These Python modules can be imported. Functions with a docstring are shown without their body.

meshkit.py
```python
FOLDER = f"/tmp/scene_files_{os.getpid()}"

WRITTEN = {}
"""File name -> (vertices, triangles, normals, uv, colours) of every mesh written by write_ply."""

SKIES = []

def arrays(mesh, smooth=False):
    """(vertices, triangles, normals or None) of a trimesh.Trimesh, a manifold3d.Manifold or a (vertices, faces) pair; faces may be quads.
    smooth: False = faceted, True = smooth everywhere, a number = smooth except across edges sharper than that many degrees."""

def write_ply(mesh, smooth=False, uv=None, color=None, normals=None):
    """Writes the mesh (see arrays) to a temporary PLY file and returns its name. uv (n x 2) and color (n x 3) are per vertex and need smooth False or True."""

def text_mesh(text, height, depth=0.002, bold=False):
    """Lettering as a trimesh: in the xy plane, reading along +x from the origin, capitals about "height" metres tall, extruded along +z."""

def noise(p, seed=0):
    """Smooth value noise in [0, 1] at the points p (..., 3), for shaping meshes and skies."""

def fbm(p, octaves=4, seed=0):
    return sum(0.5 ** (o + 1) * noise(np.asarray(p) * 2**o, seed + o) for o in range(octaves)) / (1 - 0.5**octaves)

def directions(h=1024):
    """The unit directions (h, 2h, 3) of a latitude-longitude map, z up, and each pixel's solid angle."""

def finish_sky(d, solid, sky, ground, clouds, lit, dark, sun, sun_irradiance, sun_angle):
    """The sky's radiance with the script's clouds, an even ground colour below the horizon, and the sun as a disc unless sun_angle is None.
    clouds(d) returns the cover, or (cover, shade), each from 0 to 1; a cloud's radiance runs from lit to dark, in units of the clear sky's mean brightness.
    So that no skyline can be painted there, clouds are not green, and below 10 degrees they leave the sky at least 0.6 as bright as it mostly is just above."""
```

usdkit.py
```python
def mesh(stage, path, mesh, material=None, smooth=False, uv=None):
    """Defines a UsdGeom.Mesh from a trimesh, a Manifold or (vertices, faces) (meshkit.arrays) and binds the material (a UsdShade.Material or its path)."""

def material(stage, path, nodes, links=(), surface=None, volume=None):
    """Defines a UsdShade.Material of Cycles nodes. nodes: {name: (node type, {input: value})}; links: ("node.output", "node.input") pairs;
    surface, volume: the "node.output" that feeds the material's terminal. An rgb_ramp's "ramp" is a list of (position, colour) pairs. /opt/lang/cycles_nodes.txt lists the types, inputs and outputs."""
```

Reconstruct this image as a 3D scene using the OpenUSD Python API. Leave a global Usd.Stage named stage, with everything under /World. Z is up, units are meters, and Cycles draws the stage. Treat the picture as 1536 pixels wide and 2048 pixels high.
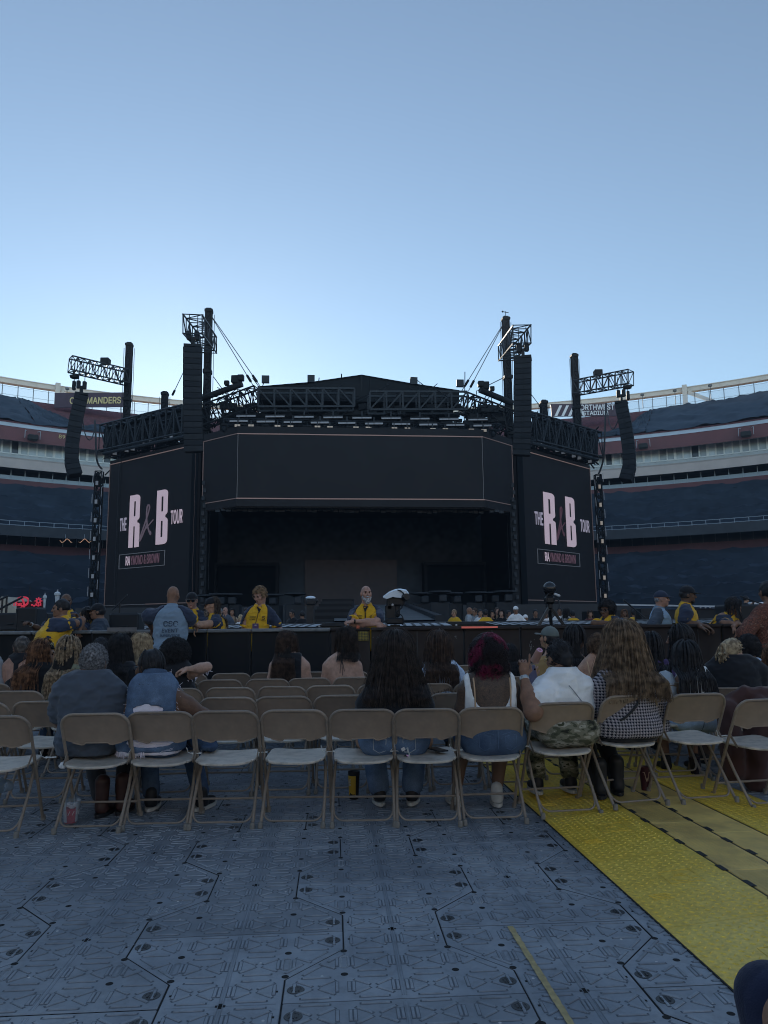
import math, random
import numpy as np
import usdkit, meshkit
from pxr import Usd, UsdGeom, UsdLux, UsdShade, Sdf, Gf, Vt

stage = Usd.Stage.CreateInMemory()
UsdGeom.SetStageUpAxis(stage, 'Z')
UsdGeom.SetStageMetersPerUnit(stage, 1.0)
world = UsdGeom.Xform.Define(stage, '/World')
stage.SetDefaultPrim(world.GetPrim())
UsdGeom.Scope.Define(stage, '/World/Looks')
RNG = np.random.default_rng(7)

# ------------------------------------------------------------------ camera, sky, sun, exposure
FPX, CXP, CYP, EYE = 1500.0, 768.0, 1024.0, 1.338          # lens measured on the 1536 x 2048 photograph
PITCH, ROLL = math.atan2(218, 1500), 0.0105
C_FW = np.array([0, math.cos(PITCH), math.sin(PITCH)]); _up = np.array([0, -math.sin(PITCH), math.cos(PITCH)]); _rt = np.array([1.0, 0, 0])
C_RT = _rt * math.cos(ROLL) - _up * math.sin(ROLL); C_UP = _up * math.cos(ROLL) + _rt * math.sin(ROLL)
C_POS = np.array([0, 0, EYE])
EXPOSURE = 0.95
cam = UsdGeom.Camera.Define(stage, '/World/camera')
cam.AddTransformOp().Set(Gf.Matrix4d(*C_RT, 0, *C_UP, 0, *(-C_FW), 0, *C_POS, 1))
cam.CreateHorizontalApertureAttr(36.0)
cam.CreateVerticalApertureAttr(48.0)
cam.CreateFocalLengthAttr(36.0 * FPX / 1536.0)
cam.CreateClippingRangeAttr(Gf.Vec2f(0.05, 2000))
cam.CreateFStopAttr(0.0)
cam.CreateExposureAttr(EXPOSURE)

SUN_AZ, SUN_EL = math.radians(-16.0), math.radians(12.5)
SKY_STRENGTH, SUN_INT = 0.105, 1.25
dome = UsdLux.DomeLight.Define(stage, '/World/sky')
sky_mat = usdkit.material(stage, '/World/Looks/sky_air', {
    'sky': ('sky_texture', {'sky_type': 'single_scattering', 'sun_disc': False, 'sun_elevation': SUN_EL, 'sun_rotation': SUN_AZ,
                            'air_density': 1.0, 'aerosol_density': 0.10, 'ozone_density': 3.0, 'altitude': 50.0}),
    'hs': ('hsv', {'saturation': .80}), 'wb': ('mix', {'mix_type': 'multiply', 'fac': 1.0, 'color2': (.91, .975, .955)}),
    'bg': ('background_shader', {'strength': SKY_STRENGTH})}, [('sky.color', 'hs.color'), ('hs.color', 'wb.color1'), ('wb.color', 'bg.color')], surface='bg.background')
UsdShade.MaterialBindingAPI.Apply(dome.GetPrim()).Bind(sky_mat)
dome.GetPrim().SetCustomDataByKey('kind', 'structure')
dome.GetPrim().SetCustomDataByKey('label', 'clear pale blue evening sky above the stadium')
dome.GetPrim().SetCustomDataByKey('category', 'sky')
sd = np.array([math.cos(SUN_EL) * math.sin(SUN_AZ), math.cos(SUN_EL) * math.cos(SUN_AZ), math.sin(SUN_EL)])
sx = np.cross([0, 0, 1], sd); sx /= np.linalg.norm(sx); sy = np.cross(sd, sx)
sun = UsdLux.DistantLight.Define(stage, '/World/sun')
sun.AddTransformOp().Set(Gf.Matrix4d(*sx, 0, *sy, 0, *sd, 0, 0, 0, 0, 1))
sun.CreateIntensityAttr(SUN_INT); sun.CreateAngleAttr(0.5); sun.CreateNormalizeAttr(True); sun.CreateColorAttr(Gf.Vec3f(1.0, 0.9, 0.76))


def ray(x, y):
    return C_FW + (x - CXP) / FPX * C_RT - (y - CYP) / FPX * C_UP


def at(x, y, Y):
    """The point at depth Y metres that is seen at (x, y) of the photograph."""
    r = ray(x, y); return C_POS + r * Y / r[1]


def gnd(x, y, z=0.0):
    r = ray(x, y); return C_POS + r * (z - EYE) / r[2]


# ------------------------------------------------------------------ helpers: prims
_names = {}


def numbered(parent, name):
    k = (parent, name); n = _names.get(k, 0); _names[k] = n + 1
    return f'{parent}/{name}' if n == 0 else f'{parent}/{name}_{n:03d}'


def path_of(p):
    return '/World' if p is None else str(p.GetPath())


def tag(o, label=None, cat=None, group=None, kind=None):
    for k, v in (('label', label), ('category', cat), ('group', group), ('kind', kind)):
        if v: o.SetCustomDataByKey(k, v)
    return o


def xf(prim, loc, rotz=0.0, extra=None):
    x = UsdGeom.Xformable(prim)
    c, s = math.cos(rotz), math.sin(rotz)
    x.AddTransformOp().Set(Gf.Matrix4d(c, s, 0, 0, -s, c, 0, 0, 0, 0, 1, 0, float(loc[0]), float(loc[1]), float(loc[2]), 1))


def thing(name, label, cat, loc=(0, 0, 0), rotz=0.0, group=None, kind=None, parent=None):
    p = UsdGeom.Xform.Define(stage, numbered(path_of(parent), name)).GetPrim()
    xf(p, loc, rotz)
    return tag(p, label, cat, group, kind)


def part(name, mesh, m, parent=None, label=None, smooth=False, kind=None):
    if hasattr(mesh, 'arr'): mesh = mesh.arr()
    o = usdkit.mesh(stage, numbered(path_of(parent), name), mesh, m, smooth=smooth)
    o.CreateDoubleSidedAttr(True)
    return tag(o.GetPrim(), label, kind=kind)


def single(name, mesh, m, label, cat, group=None, kind=None, smooth=False):
    return tag(part(name, mesh, m, None, smooth=smooth), label, cat, group, kind)


def copy_of(src, name, loc, rotz=0.0, label=None, cat=None, group=None, parent=None):
    p = UsdGeom.Xform.Define(stage, numbered(path_of(parent), name)).GetPrim()
    p.GetReferences().AddInternalReference(src.GetPath())
    p.SetInstanceable(True)
    x = UsdGeom.Xformable(p); x.ClearXformOpOrder()
    op = x.MakeMatrixXform()
    c, s = math.cos(rotz), math.sin(rotz)
    op.Set(Gf.Matrix4d(c, s, 0, 0, -s, c, 0, 0, 0, 0, 1, 0, float(loc[0]), float(loc[1]), float(loc[2]), 1))
    return tag(p, label, cat, group)


def class_prim(name):
    return stage.CreateClassPrim('/World/Classes/' + name) if False else stage.CreateClassPrim('/_class_' + name)


def curves(name, strands, width, m, parent, basis='linear'):
    """strands: list of (n, 3); width: scalar or list of per-point arrays."""
    c = UsdGeom.BasisCurves.Define(stage, numbered(path_of(parent), name))
    c.CreateTypeAttr('linear')
    c.CreatePointsAttr(Vt.Vec3fArray.FromNumpy(np.vstack(strands).astype(np.float32)))
    c.CreateCurveVertexCountsAttr(Vt.IntArray.FromNumpy(np.array([len(s) for s in strands], np.int32)))
    if not isinstance(width, list):
        w = np.full(sum(len(s) for s in strands), width)
    else:
        w = np.concatenate(width)
    c.CreateWidthsAttr(Vt.FloatArray.FromNumpy(w.astype(np.float32))); c.SetWidthsInterpolation('vertex')
    UsdShade.MaterialBindingAPI.Apply(c.GetPrim()).Bind(m)
    return c.GetPrim()


# ------------------------------------------------------------------ helpers: meshes
class MB:
    def __init__(s): s.v, s.f, s.n = [], [], 0

    def add(s, v, f):
        v = np.asarray(v, float); f = np.asarray(f, int)
        if f.shape[1] == 4: f = np.vstack([f[:, [0, 1, 2]], f[:, [0, 2, 3]]])
        s.v.append(v); s.f.append(f + s.n); s.n += len(v); return s

    def box(s, c, d, R=None):
        c, d = np.asarray(c, float), np.asarray(d, float) / 2
        v = np.array([[x, y, z] for z in (-1, 1) for y in (-1, 1) for x in (-1, 1)]) * d
        if R is not None: v = v @ np.asarray(R).T
        return s.add(v + c, [[0, 2, 3, 1], [4, 5, 7, 6], [0, 1, 5, 4], [1, 3, 7, 5], [3, 2, 6, 7], [2, 0, 4, 6]])

    def cbox(s, c, d, b=0.01, R=None):
        """box with chamfered edges"""
        c, h = np.asarray(c, float), np.asarray(d, float) / 2
        b = min(b, h.min() * .9)
        from itertools import product
        V, idx = [], {}
        for sg in product((-1, 1), repeat=3):
            for k in range(3):
                p = np.array(sg) * (h - b); p[k] = sg[k] * h[k]; idx[(sg, k)] = len(V); V.append(p)
        V = np.array(V)
        F = []
        for k in range(3):
            o = [i for i in range(3) if i != k]
            for t in (-1, 1):
                q = []
                for a, e in ((-1, -1), (1, -1), (1, 1), (-1, 1)):
                    g = [0, 0, 0]; g[k] = t; g[o[0]] = a; g[o[1]] = e; q.append(idx[(tuple(g), k)])
                F += [[q[0], q[1], q[2]], [q[0], q[2], q[3]]]
        for k in range(3):
            o = [i for i in range(3) if i != k]
            for a, e in product((-1, 1), repeat=2):
                g0 = [0, 0, 0]; g0[o[0]] = a; g0[o[1]] = e
                g1 = list(g0); g0[k] = -1; g1[k] = 1
                q = [idx[(tuple(g0), o[0])], idx[(tuple(g1), o[0])], idx[(tuple(g1), o[1])], idx[(tuple(g0), o[1])]]
                F += [[q[0], q[1], q[2]], [q[0], q[2], q[3]]]
        for sg in product((-1, 1), repeat=3):
            F.append([idx[(sg, 0)], idx[(sg, 1)], idx[(sg, 2)]])
        if R is not None: V = V @ np.asarray(R).T
        V = V + c; F = np.array(F)
        ctr = V[F].mean(1) - c; nn = np.cross(V[F[:, 1]] - V[F[:, 0]], V[F[:, 2]] - V[F[:, 0]])
        bad = (ctr * nn).sum(1) < 0; F[bad] = F[bad][:, ::-1]
        return s.add(V, F)

    def bar(s, p, q, w, h=None, up=(0, 0, 1)):
        p, q = np.asarray(p, float), np.asarray(q, float); h = w if h is None else h
        d = q - p; L = np.linalg.norm(d); d = d / L
        u = np.asarray(up, float)
        if abs(d @ u) > .98: u = np.array([0, 1.0, 0]) if abs(d[1]) < .9 else np.array([1.0, 0, 0])
        x = np.cross(d, u); x /= np.linalg.norm(x); z = np.cross(x, d)
        return s.box((p + q) / 2, (w, L, h), np.stack([x, d, z], 1))

    def tube(s, pts, r, n=8, cap=True, closed=False):
        P = np.asarray(pts, float); m = len(P)
        R = np.broadcast_to(np.asarray(r, float), (m,))
        T = np.gradient(P, axis=0) if not closed else (np.roll(P, -1, 0) - np.roll(P, 1, 0))
        T /= np.maximum(np.linalg.norm(T, axis=1, keepdims=True), 1e-9)
        a = np.array([0, 0, 1.0]) if abs(T[0][2]) < .9 else np.array([1.0, 0, 0])
        N = np.cross(T[0], a); N /= np.linalg.norm(N); th = np.arange(n) / n * 2 * np.pi
        V = []
        for i in range(m):
            N = N - T[i] * (N @ T[i]); N /= np.linalg.norm(N); B = np.cross(T[i], N)
            V.append(P[i] + R[i] * (np.cos(th)[:, None] * N + np.sin(th)[:, None] * B))
        V = np.vstack(V); F = []
        k = np.arange(n); k2 = (k + 1) % n
        for i in range(m if closed else m - 1):
            j = (i + 1) % m
            F.append(np.stack([i * n + k, i * n + k2, j * n + k2, j * n + k], 1))
        F = np.vstack(F); F = np.vstack([F[:, [0, 1, 2]], F[:, [0, 2, 3]]])
        if cap and not closed:
            V = np.vstack([V, P[0], P[-1]]); e = len(V) - 2
            F = np.vstack([F, np.stack([np.full(n, e), k2, k], 1), np.stack([np.full(n, e + 1), (m - 1) * n + k, (m - 1) * n + k2], 1)])
        return s.add(V, F)

    def lathe(s, prof, c=(0, 0, 0), n=20, R=None, phi=(0, 2 * np.pi)):
        P = np.asarray(prof, float); full = abs(phi[1] - phi[0] - 2 * np.pi) < 1e-6
        m = n if full else n + 1
        th = phi[0] + (phi[1] - phi[0]) * np.arange(m) / n
        V = np.stack([np.outer(P[:, 0], np.cos(th)), np.outer(P[:, 0], np.sin(th)), np.repeat(P[:, 1:2], m, 1)], -1).reshape(-1, 3)
        F = []
        for i in range(len(P) - 1):
            for j in range(n):
                a, b = j, (j + 1) % m
                F.append([i * m + a, i * m + b, (i + 1) * m + b, (i + 1) * m + a])
        if R is not None: V = V @ np.asarray(R).T
        return s.add(V + np.asarray(c), F)

    def ball(s, c, r, n=10, R=None):
        t = np.linspace(0, np.pi, n // 2 + 2)
        r = np.broadcast_to(np.asarray(r, float), (3,))
        V = np.stack([np.outer(np.sin(t), np.cos(np.arange(n) / n * 2 * np.pi)), np.outer(np.sin(t), np.sin(np.arange(n) / n * 2 * np.pi)), np.repeat(-np.cos(t)[:, None], n, 1)], -1).reshape(-1, 3) * r
        if R is not None: V = V @ np.asarray(R).T
        F = [[i * n + j, i * n + (j + 1) % n, (i + 1) * n + (j + 1) % n, (i + 1) * n + j] for i in range(len(t) - 1) for j in range(n)]
        return s.add(V + np.asarray(c), F)

    def poly(s, shape, z0, z1, M=None):
        """extruded shapely polygon; M: 4x4 to place it"""
        import trimesh
        for g in getattr(shape, 'geoms', [shape]):
            if g.is_empty or g.area < 1e-9: continue
            t = trimesh.creation.extrude_polygon(g, z1 - z0, engine='earcut')
            v = np.array(t.vertices) + [0, 0, z0]
            if M is not None: v = v @ np.asarray(M)[:3, :3].T + np.asarray(M)[:3, 3]
            s.add(v, t.faces)
        return s

    def quad(s, a, b, c, d):
        return s.add([a, b, c, d], [[0, 1, 2, 3]])

    def mesh(s, vf, M=None):
        v, f = (np.asarray(vf.vertices), np.asarray(vf.faces)) if hasattr(vf, 'vertices') else vf
        if M is not None: v = v @ np.asarray(M)[:3, :3].T + np.asarray(M)[:3, 3]
        return s.add(v, f)

    def arr(s):
        return np.vstack(s.v), np.vstack(s.f)


def rotz(a):
    c, s = math.cos(a), math.sin(a); return np.array([[c, -s, 0], [s, c, 0], [0, 0, 1.0]])


def frame(o, x, y, z):
    M = np.eye(4); M[:3, 0] = x; M[:3, 1] = y; M[:3, 2] = z; M[:3, 3] = o; return M


def unit(v):
    v = np.asarray(v, float); return v / np.linalg.norm(v)


# ------------------------------------------------------------------ materials
def mat(name, col, rough=.6, var=.15, scale=8.0, bump=0.0, bscale=60.0, metal=0.0, spec=.4, emit=None, estr=0.0, world_space=False, rnd=0.0, rvar=.08, sheen=0.0, coat=0.0, dirt=None, dscale=3.0):
    n = {'p': ('principled_bsdf', {'metallic': metal, 'specular_ior_level': spec, 'sheen_weight': sheen, 'coat_weight': coat, 'coat_roughness': .2}),
         'nz': ('noise_texture', {'scale': scale, 'detail': 5.0, 'roughness': .6}),
         'rp': ('rgb_ramp', {'ramp': [(.25, tuple(max(0, c * (1 - var)) for c in col)), (.75, tuple(c * (1 + var) for c in col))]}),
         'rr': ('map_range', {'from_min': .3, 'from_max': .7, 'to_min': max(.02, rough - rvar), 'to_max': min(1, rough + rvar)})}
    L = [('nz.fac', 'rp.fac'), ('nz.fac', 'rr.value'), ('rr.result', 'p.roughness')]
    if world_space: n['tc'] = ('geometry', {}); src = 'tc.position'
    else: n['tc'] = ('texture_coordinate', {}); src = 'tc.object'
    L.append((src, 'nz.vector'))
    out = 'rp.color'
    if dirt:
        n['dn'] = ('noise_texture', {'scale': dscale, 'detail': 8.0, 'roughness': .65})
        n['dr'] = ('rgb_ramp', {'ramp': [(.48, (0, 0, 0)), (.66, (1, 1, 1))]})
        n['dm'] = ('mix', {'color2': dirt})
        L += [(src, 'dn.vector'), ('dn.fac', 'dr.fac'), ('dr.color', 'dm.fac'), (out, 'dm.color1')]; out = 'dm.color'
    if rnd:
        n['oi'] = ('object_info', {}); n['rm'] = ('map_range', {'to_min': 1 - rnd, 'to_max': 1 + rnd})
        n['hv'] = ('hsv', {}); L += [('oi.random', 'rm.value'), ('rm.result', 'hv.value'), (out, 'hv.color')]; out = 'hv.color'
    L.append((out, 'p.base_color'))
    if bump:
        n['bn'] = ('noise_texture', {'scale': bscale, 'detail': 4.0}); n['bp'] = ('bump', {'strength': bump, 'distance': .01})
        L += [(src, 'bn.vector'), ('bn.fac', 'bp.height'), ('bp.normal', 'p.normal')]
    if emit is not None:
        n['p'][1]['emission_color'] = emit; n['p'][1]['emission_strength'] = estr
    return usdkit.material(stage, '/World/Looks/' + name, n, L, surface='p.BSDF')


def mix_mat(name, nodes, links, surface='p.BSDF'):
    return usdkit.material(stage, '/World/Looks/' + name, nodes, links, surface=surface)
from shapely.geometry import Polygon, box as sbox, LineString, Point
from shapely import affinity
from shapely.ops import unary_union
# ------------------------------------------------------------------ ground and plastic floor
M_TURF = mat('turf', (.035, .05, .03), .9, .3, 3.0, .5, 200, world_space=True)
g = MB(); g.quad((-400, -112, -.06), (400, -112, -.06), (400, 600, -.06), (-400, 600, -.06))
tag(part('ground', g, M_TURF), 'dark playing field under the plastic flooring', 'ground', kind='structure')

FA = math.radians(3.9)
FO = np.array([.016, 3.523])                                # centre of one panel
PW, PH, NW, VE = .655, .615, .215, .182                      # column pitch, half length, half waist, half of straight seam part
WW = PW - NW                                                # half width at the wide end


def hourglass(i=0.0):
    return Polygon([(WW, PH), (WW, PH - VE), (NW, VE), (NW, -VE), (WW, -PH + VE), (WW, -PH), (-WW, -PH), (-WW, -PH + VE), (-NW, -VE), (-NW, VE), (-WW, PH - VE), (-WW, PH)]).buffer(-i, join_style=2)


def ring_solid(rings):
    """rings: list of (polygon coords n x 2, z): side walls between rings, top cap on the last"""
    import mapbox_earcut as me
    v, f = [], []
    n = len(rings[0][0])
    for c, z in rings: v.append(np.column_stack([c, np.full(n, z)]))
    for k in range(len(rings) - 1):
        a = np.arange(n); b = (a + 1) % n
        q = np.stack([k * n + a, k * n + b, (k + 1) * n + b, (k + 1) * n + a], 1); f += [q[:, [0, 1, 2]], q[:, [0, 2, 3]]]
    t = me.triangulate_float64(np.asarray(rings[-1][0], float), np.array([n], np.uint32)).reshape(-1, 3)
    f.append(t + (len(rings) - 1) * n)
    return np.vstack(v), np.vstack(f)


def pc(poly):
    return np.array(poly.exterior.coords)[:-1]


def clean_ring(i):
    return pc(hourglass(i))


M_PANEL = mix_mat('floor_plastic', {
    'g': ('geometry', {}), 'oi': ('object_info', {}),
    'n1': ('noise_texture', {'scale': 1.3, 'detail': 8.0, 'roughness': .68}), 'n2': ('noise_texture', {'scale': 14.0, 'detail': 6.0, 'roughness': .7}),
    'n3': ('noise_texture', {'scale': 130.0, 'detail': 3.0}),
    'm': ('mapping', {'scale': (1.0, .35, 1.0), 'rotation': (0, 0, .5)}), 'n4': ('noise_texture', {'scale': 9.0, 'detail': 9.0, 'roughness': .72}),
    'r1': ('rgb_ramp', {'ramp': [(.3, (.150, .172, .205)), (.5, (.235, .262, .300)), (.7, (.32, .350, .388))]}),
    'r2': ('rgb_ramp', {'ramp': [(.34, (.76, .76, .76)), (.5, (1, 1, 1)), (.72, (1.12, 1.12, 1.12))]}),
    'r4': ('rgb_ramp', {'ramp': [(.6, (0, 0, 0)), (.78, (1, 1, 1))]}),
    'mx': ('mix', {'mix_type': 'multiply', 'fac': 1.0}), 'm4': ('mix', {'mix_type': 'mix', 'color2': (.38, .39, .41)}),
    'm4f': ('math', {'math_type': 'multiply', 'value2': .3}),
    'rm': ('map_range', {'to_min': .82, 'to_max': 1.16}), 'hv': ('hsv', {}),
    'rr': ('map_range', {'from_min': .3, 'from_max': .7, 'to_min': .42, 'to_max': .68}),
    'b': ('bump', {'strength': .3, 'distance': .0012}), 'p': ('principled_bsdf', {'specular_ior_level': .42})},
    [('g.position', 'n1.vector'), ('g.position', 'n2.vector'), ('g.position', 'n3.vector'), ('g.position', 'm.vector'), ('m.vector', 'n4.vector'), ('n1.fac', 'r1.fac'), ('n2.fac', 'r2.fac'),
     ('r1.color', 'mx.color1'), ('r2.color', 'mx.color2'), ('n4.fac', 'r4.fac'), ('r4.color', 'm4f.value1'), ('m4f.value', 'm4.fac'), ('mx.color', 'm4.color1'),
     ('oi.random', 'rm.value'), ('rm.result', 'hv.value'), ('m4.color', 'hv.color'), ('hv.color', 'p.base_color'),
     ('n2.fac', 'rr.value'), ('rr.result', 'p.roughness'), ('n3.fac', 'b.height'), ('b.normal', 'p.normal')])
M_SLOTPALE = mat('worn_slot_plastic', (.30, .32, .35), .5, .25, 40, rnd=.3)
M_BOLT = mat('bolt_plastic', (.03, .034, .04), .45, .3, 60)
M_TREAD_SHADE = mat('ingrained_dirt', (.115, .130, .152), .8, .3, 30, world_space=True)  # dark outline round each tread: shade at its base painted as colour
M_HOLE = mat('hole_shadow', (.012, .013, .015), .9, .1)
M_DOT = mat('white_plug', (.5, .5, .5), .5, .2)

floor = thing('floor', 'grey interlocking plastic event flooring with zigzag seams and raised treads', 'flooring', (FO[0], FO[1], 0), FA, kind='structure')
PZ = .045


def floor_panel_proto():
    p = UsdGeom.Xform.Define(stage, numbered(path_of(floor), 'floor_panel')).GetPrim(); xf(p, (0, 0, 0))
    o = clean_ring(.0030)
    part('slab', ring_solid([(o, -.05), (o, -.003), (clean_ring(.0058), 0.0)]), M_PANEL, p)
    js = MB(); js.poly(hourglass(-.002).difference(hourglass(.0026)), -.03, -.0022); part('joint_gap', js, M_HOLE, p)
    t = MB(); gm = MB(); area = hourglass(.022)

    def tread(a, b, w=.0120, h=.0036):
        a, b = np.array(a), np.array(b)
        if not area.contains(LineString([a, b])): return
        d = (b - a) / np.linalg.norm(b - a); n = np.array([-d[1], d[0]])
        w2 = w * .5
        lo = [a - d * w2 * .2 - n * w2, b + d * w2 * .2 - n * w2, b + d * w2 * .2 + n * w2, a - d * w2 * .2 + n * w2]
        hi = [a + d * .0015 - n * w2 * .72, b - d * .0015 - n * w2 * .72, b - d * .0015 + n * w2 * .72, a + d * .0015 + n * w2 * .72]
        v = [(*q, -.0005) for q in lo] + [(*q, h) for q in hi]
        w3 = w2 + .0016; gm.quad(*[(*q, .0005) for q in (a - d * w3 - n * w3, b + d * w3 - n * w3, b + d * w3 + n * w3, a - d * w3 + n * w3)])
        t.add(v, [[4, 5, 6, 7], [0, 1, 5, 4], [1, 2, 6, 5], [2, 3, 7, 6], [3, 0, 4, 7]])
    cw = .2045
    for i in (-2, -1, 0, 1):
        for j in range(-3, 3):
            cx, cy = (i + .5) * cw * 1.05, (j + .5) * cw
            for sx_ in (-1, 1):
                for dx in ((.079,) if i in (-2, 1) else (.074, .090)):
                    tread((cx + sx_ * dx, cy - .034), (cx + sx_ * dx, cy + .034))
                tread((cx - .050, cy + sx_ * .078), (cx + .050, cy + sx_ * .078))
                for sy_ in (-1, 1):
                    tread((cx + sx_ * .016, cy + sy_ * .013), (cx + sx_ * .068, cy + sy_ * .052))
    # bars that follow the slanted seams
    for s1 in (-1, 1):
        for s2 in (-1, 1):
            a, b = np.array([s1 * NW, s2 * VE]), np.array([s1 * WW, s2 * (PH - VE)]); d = b - a; n = np.array([s1 * abs(d[1]), -s2 * abs(d[0])]); n = -n / np.linalg.norm(n) * -1
            inn = np.array([-s1 * abs(d[1]), s2 * abs(d[0])]) / np.linalg.norm(d)
            for u, w_ in ((.12, .38), (.52, .80)):
                tread(a + d * u + inn * .034, a + d * w_ + inn * .034)
    tag(part('tread', t, M_PANEL, p), kind='stuff'); part('ingrained_dirt', gm, M_TREAD_SHADE, p, kind='stuff')
    for s1 in (-1, 1):
        for s2 in (-1, 1):
            b = MB(); c = (s1 * (WW - .045), s2 * (PH - .095), 0)
            b.lathe([(.0, .0008), (.022, .0008), (.022, .0022), (.031, .0022), (.033, .0003)], c, 18)
            for k in (-1, 0, 1): b.box((c[0] + k * .012, c[1], .0028), (.006, .034 if k == 0 else .026, .003))
            part('bolt', b, M_BOLT, p)
            s = MB()
            q = LineString([(s1 * .2147, s2 * .307 - .036), (s1 * .2147, s2 * .307 + .036)])
            s.poly(q.buffer(.0175, quad_segs=5).difference(q.buffer(.0135, quad_segs=5)), .0002, .0020)
            s.poly(q.buffer(.0105, quad_segs=4).difference(q.buffer(.0075, quad_segs=4)), .0004, .0016)
            part('handle_slot', s, M_SLOTPALE if s1 * s2 > 0 else M_PANEL, p)
    h = MB()
    for s1 in (-1, 1):
        for s2 in (-1, 1):
            for yy in (.205, .410):
                h.lathe([(0, .0007), (.013, .0007), (.0145, .0003)], (s1 * .2147, s2 * yy, 0), 12)
    for a in (0, np.pi / 2): h.box((0, 0, .0005), (.036, .014, .0009), rotz(a))
    for k in (-1, 1):
        h.box((k * (NW - .03), .09, .0004), (.022, .012, .0008)); h.box((k * (NW - .03), -.09, .0004), (.022, .012, .0008))
    part('lock_hole', h, M_HOLE, p)
    l = MB(); l.box((0, 0, .0002), (.005, 2 * PH - .05, .0009)); l.box((0, 0, .0002), (2 * NW - .04, .005, .0010)); l.box((.008, 0, .0008), (.002, 2 * PH - .05, .003)); l.box((-.008, 0, .0008), (.002, 2 * PH - .05, .003))
    part('centre_ridge', l, M_PANEL, p)
    dd = MB()
    for (x, y) in ((.11, .33), (-.30, -.42), (.16, -.11)): dd.lathe([(0, .0014), (.005, .0012), (.006, .0002)], (x, y, 0), 8)
    part('plug', dd, M_DOT, p)
    return p


panel0 = floor_panel_proto()
for ci in range(-12, 13):
    for rj in range(-3, 7):
        x, y = ci * PW, rj * 2 * PH + (PH if ci % 2 else 0)
        if ci == 0 and rj == 0: continue
        wx, wy = FO[0] + x * math.cos(FA) - y * math.sin(FA), FO[1] + x * math.sin(FA) + y * math.cos(FA)
        if wy < 1.0 or abs(wx) > .56 * wy + 1.1 or wy > 11.6: continue
        copy_of(panel0, 'floor_panel', (x, y, float(RNG.uniform(-.0016, .0012))), (np.pi if RNG.random() < .5 else 0) + float(RNG.normal(0, .0012)), parent=floor)

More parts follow.
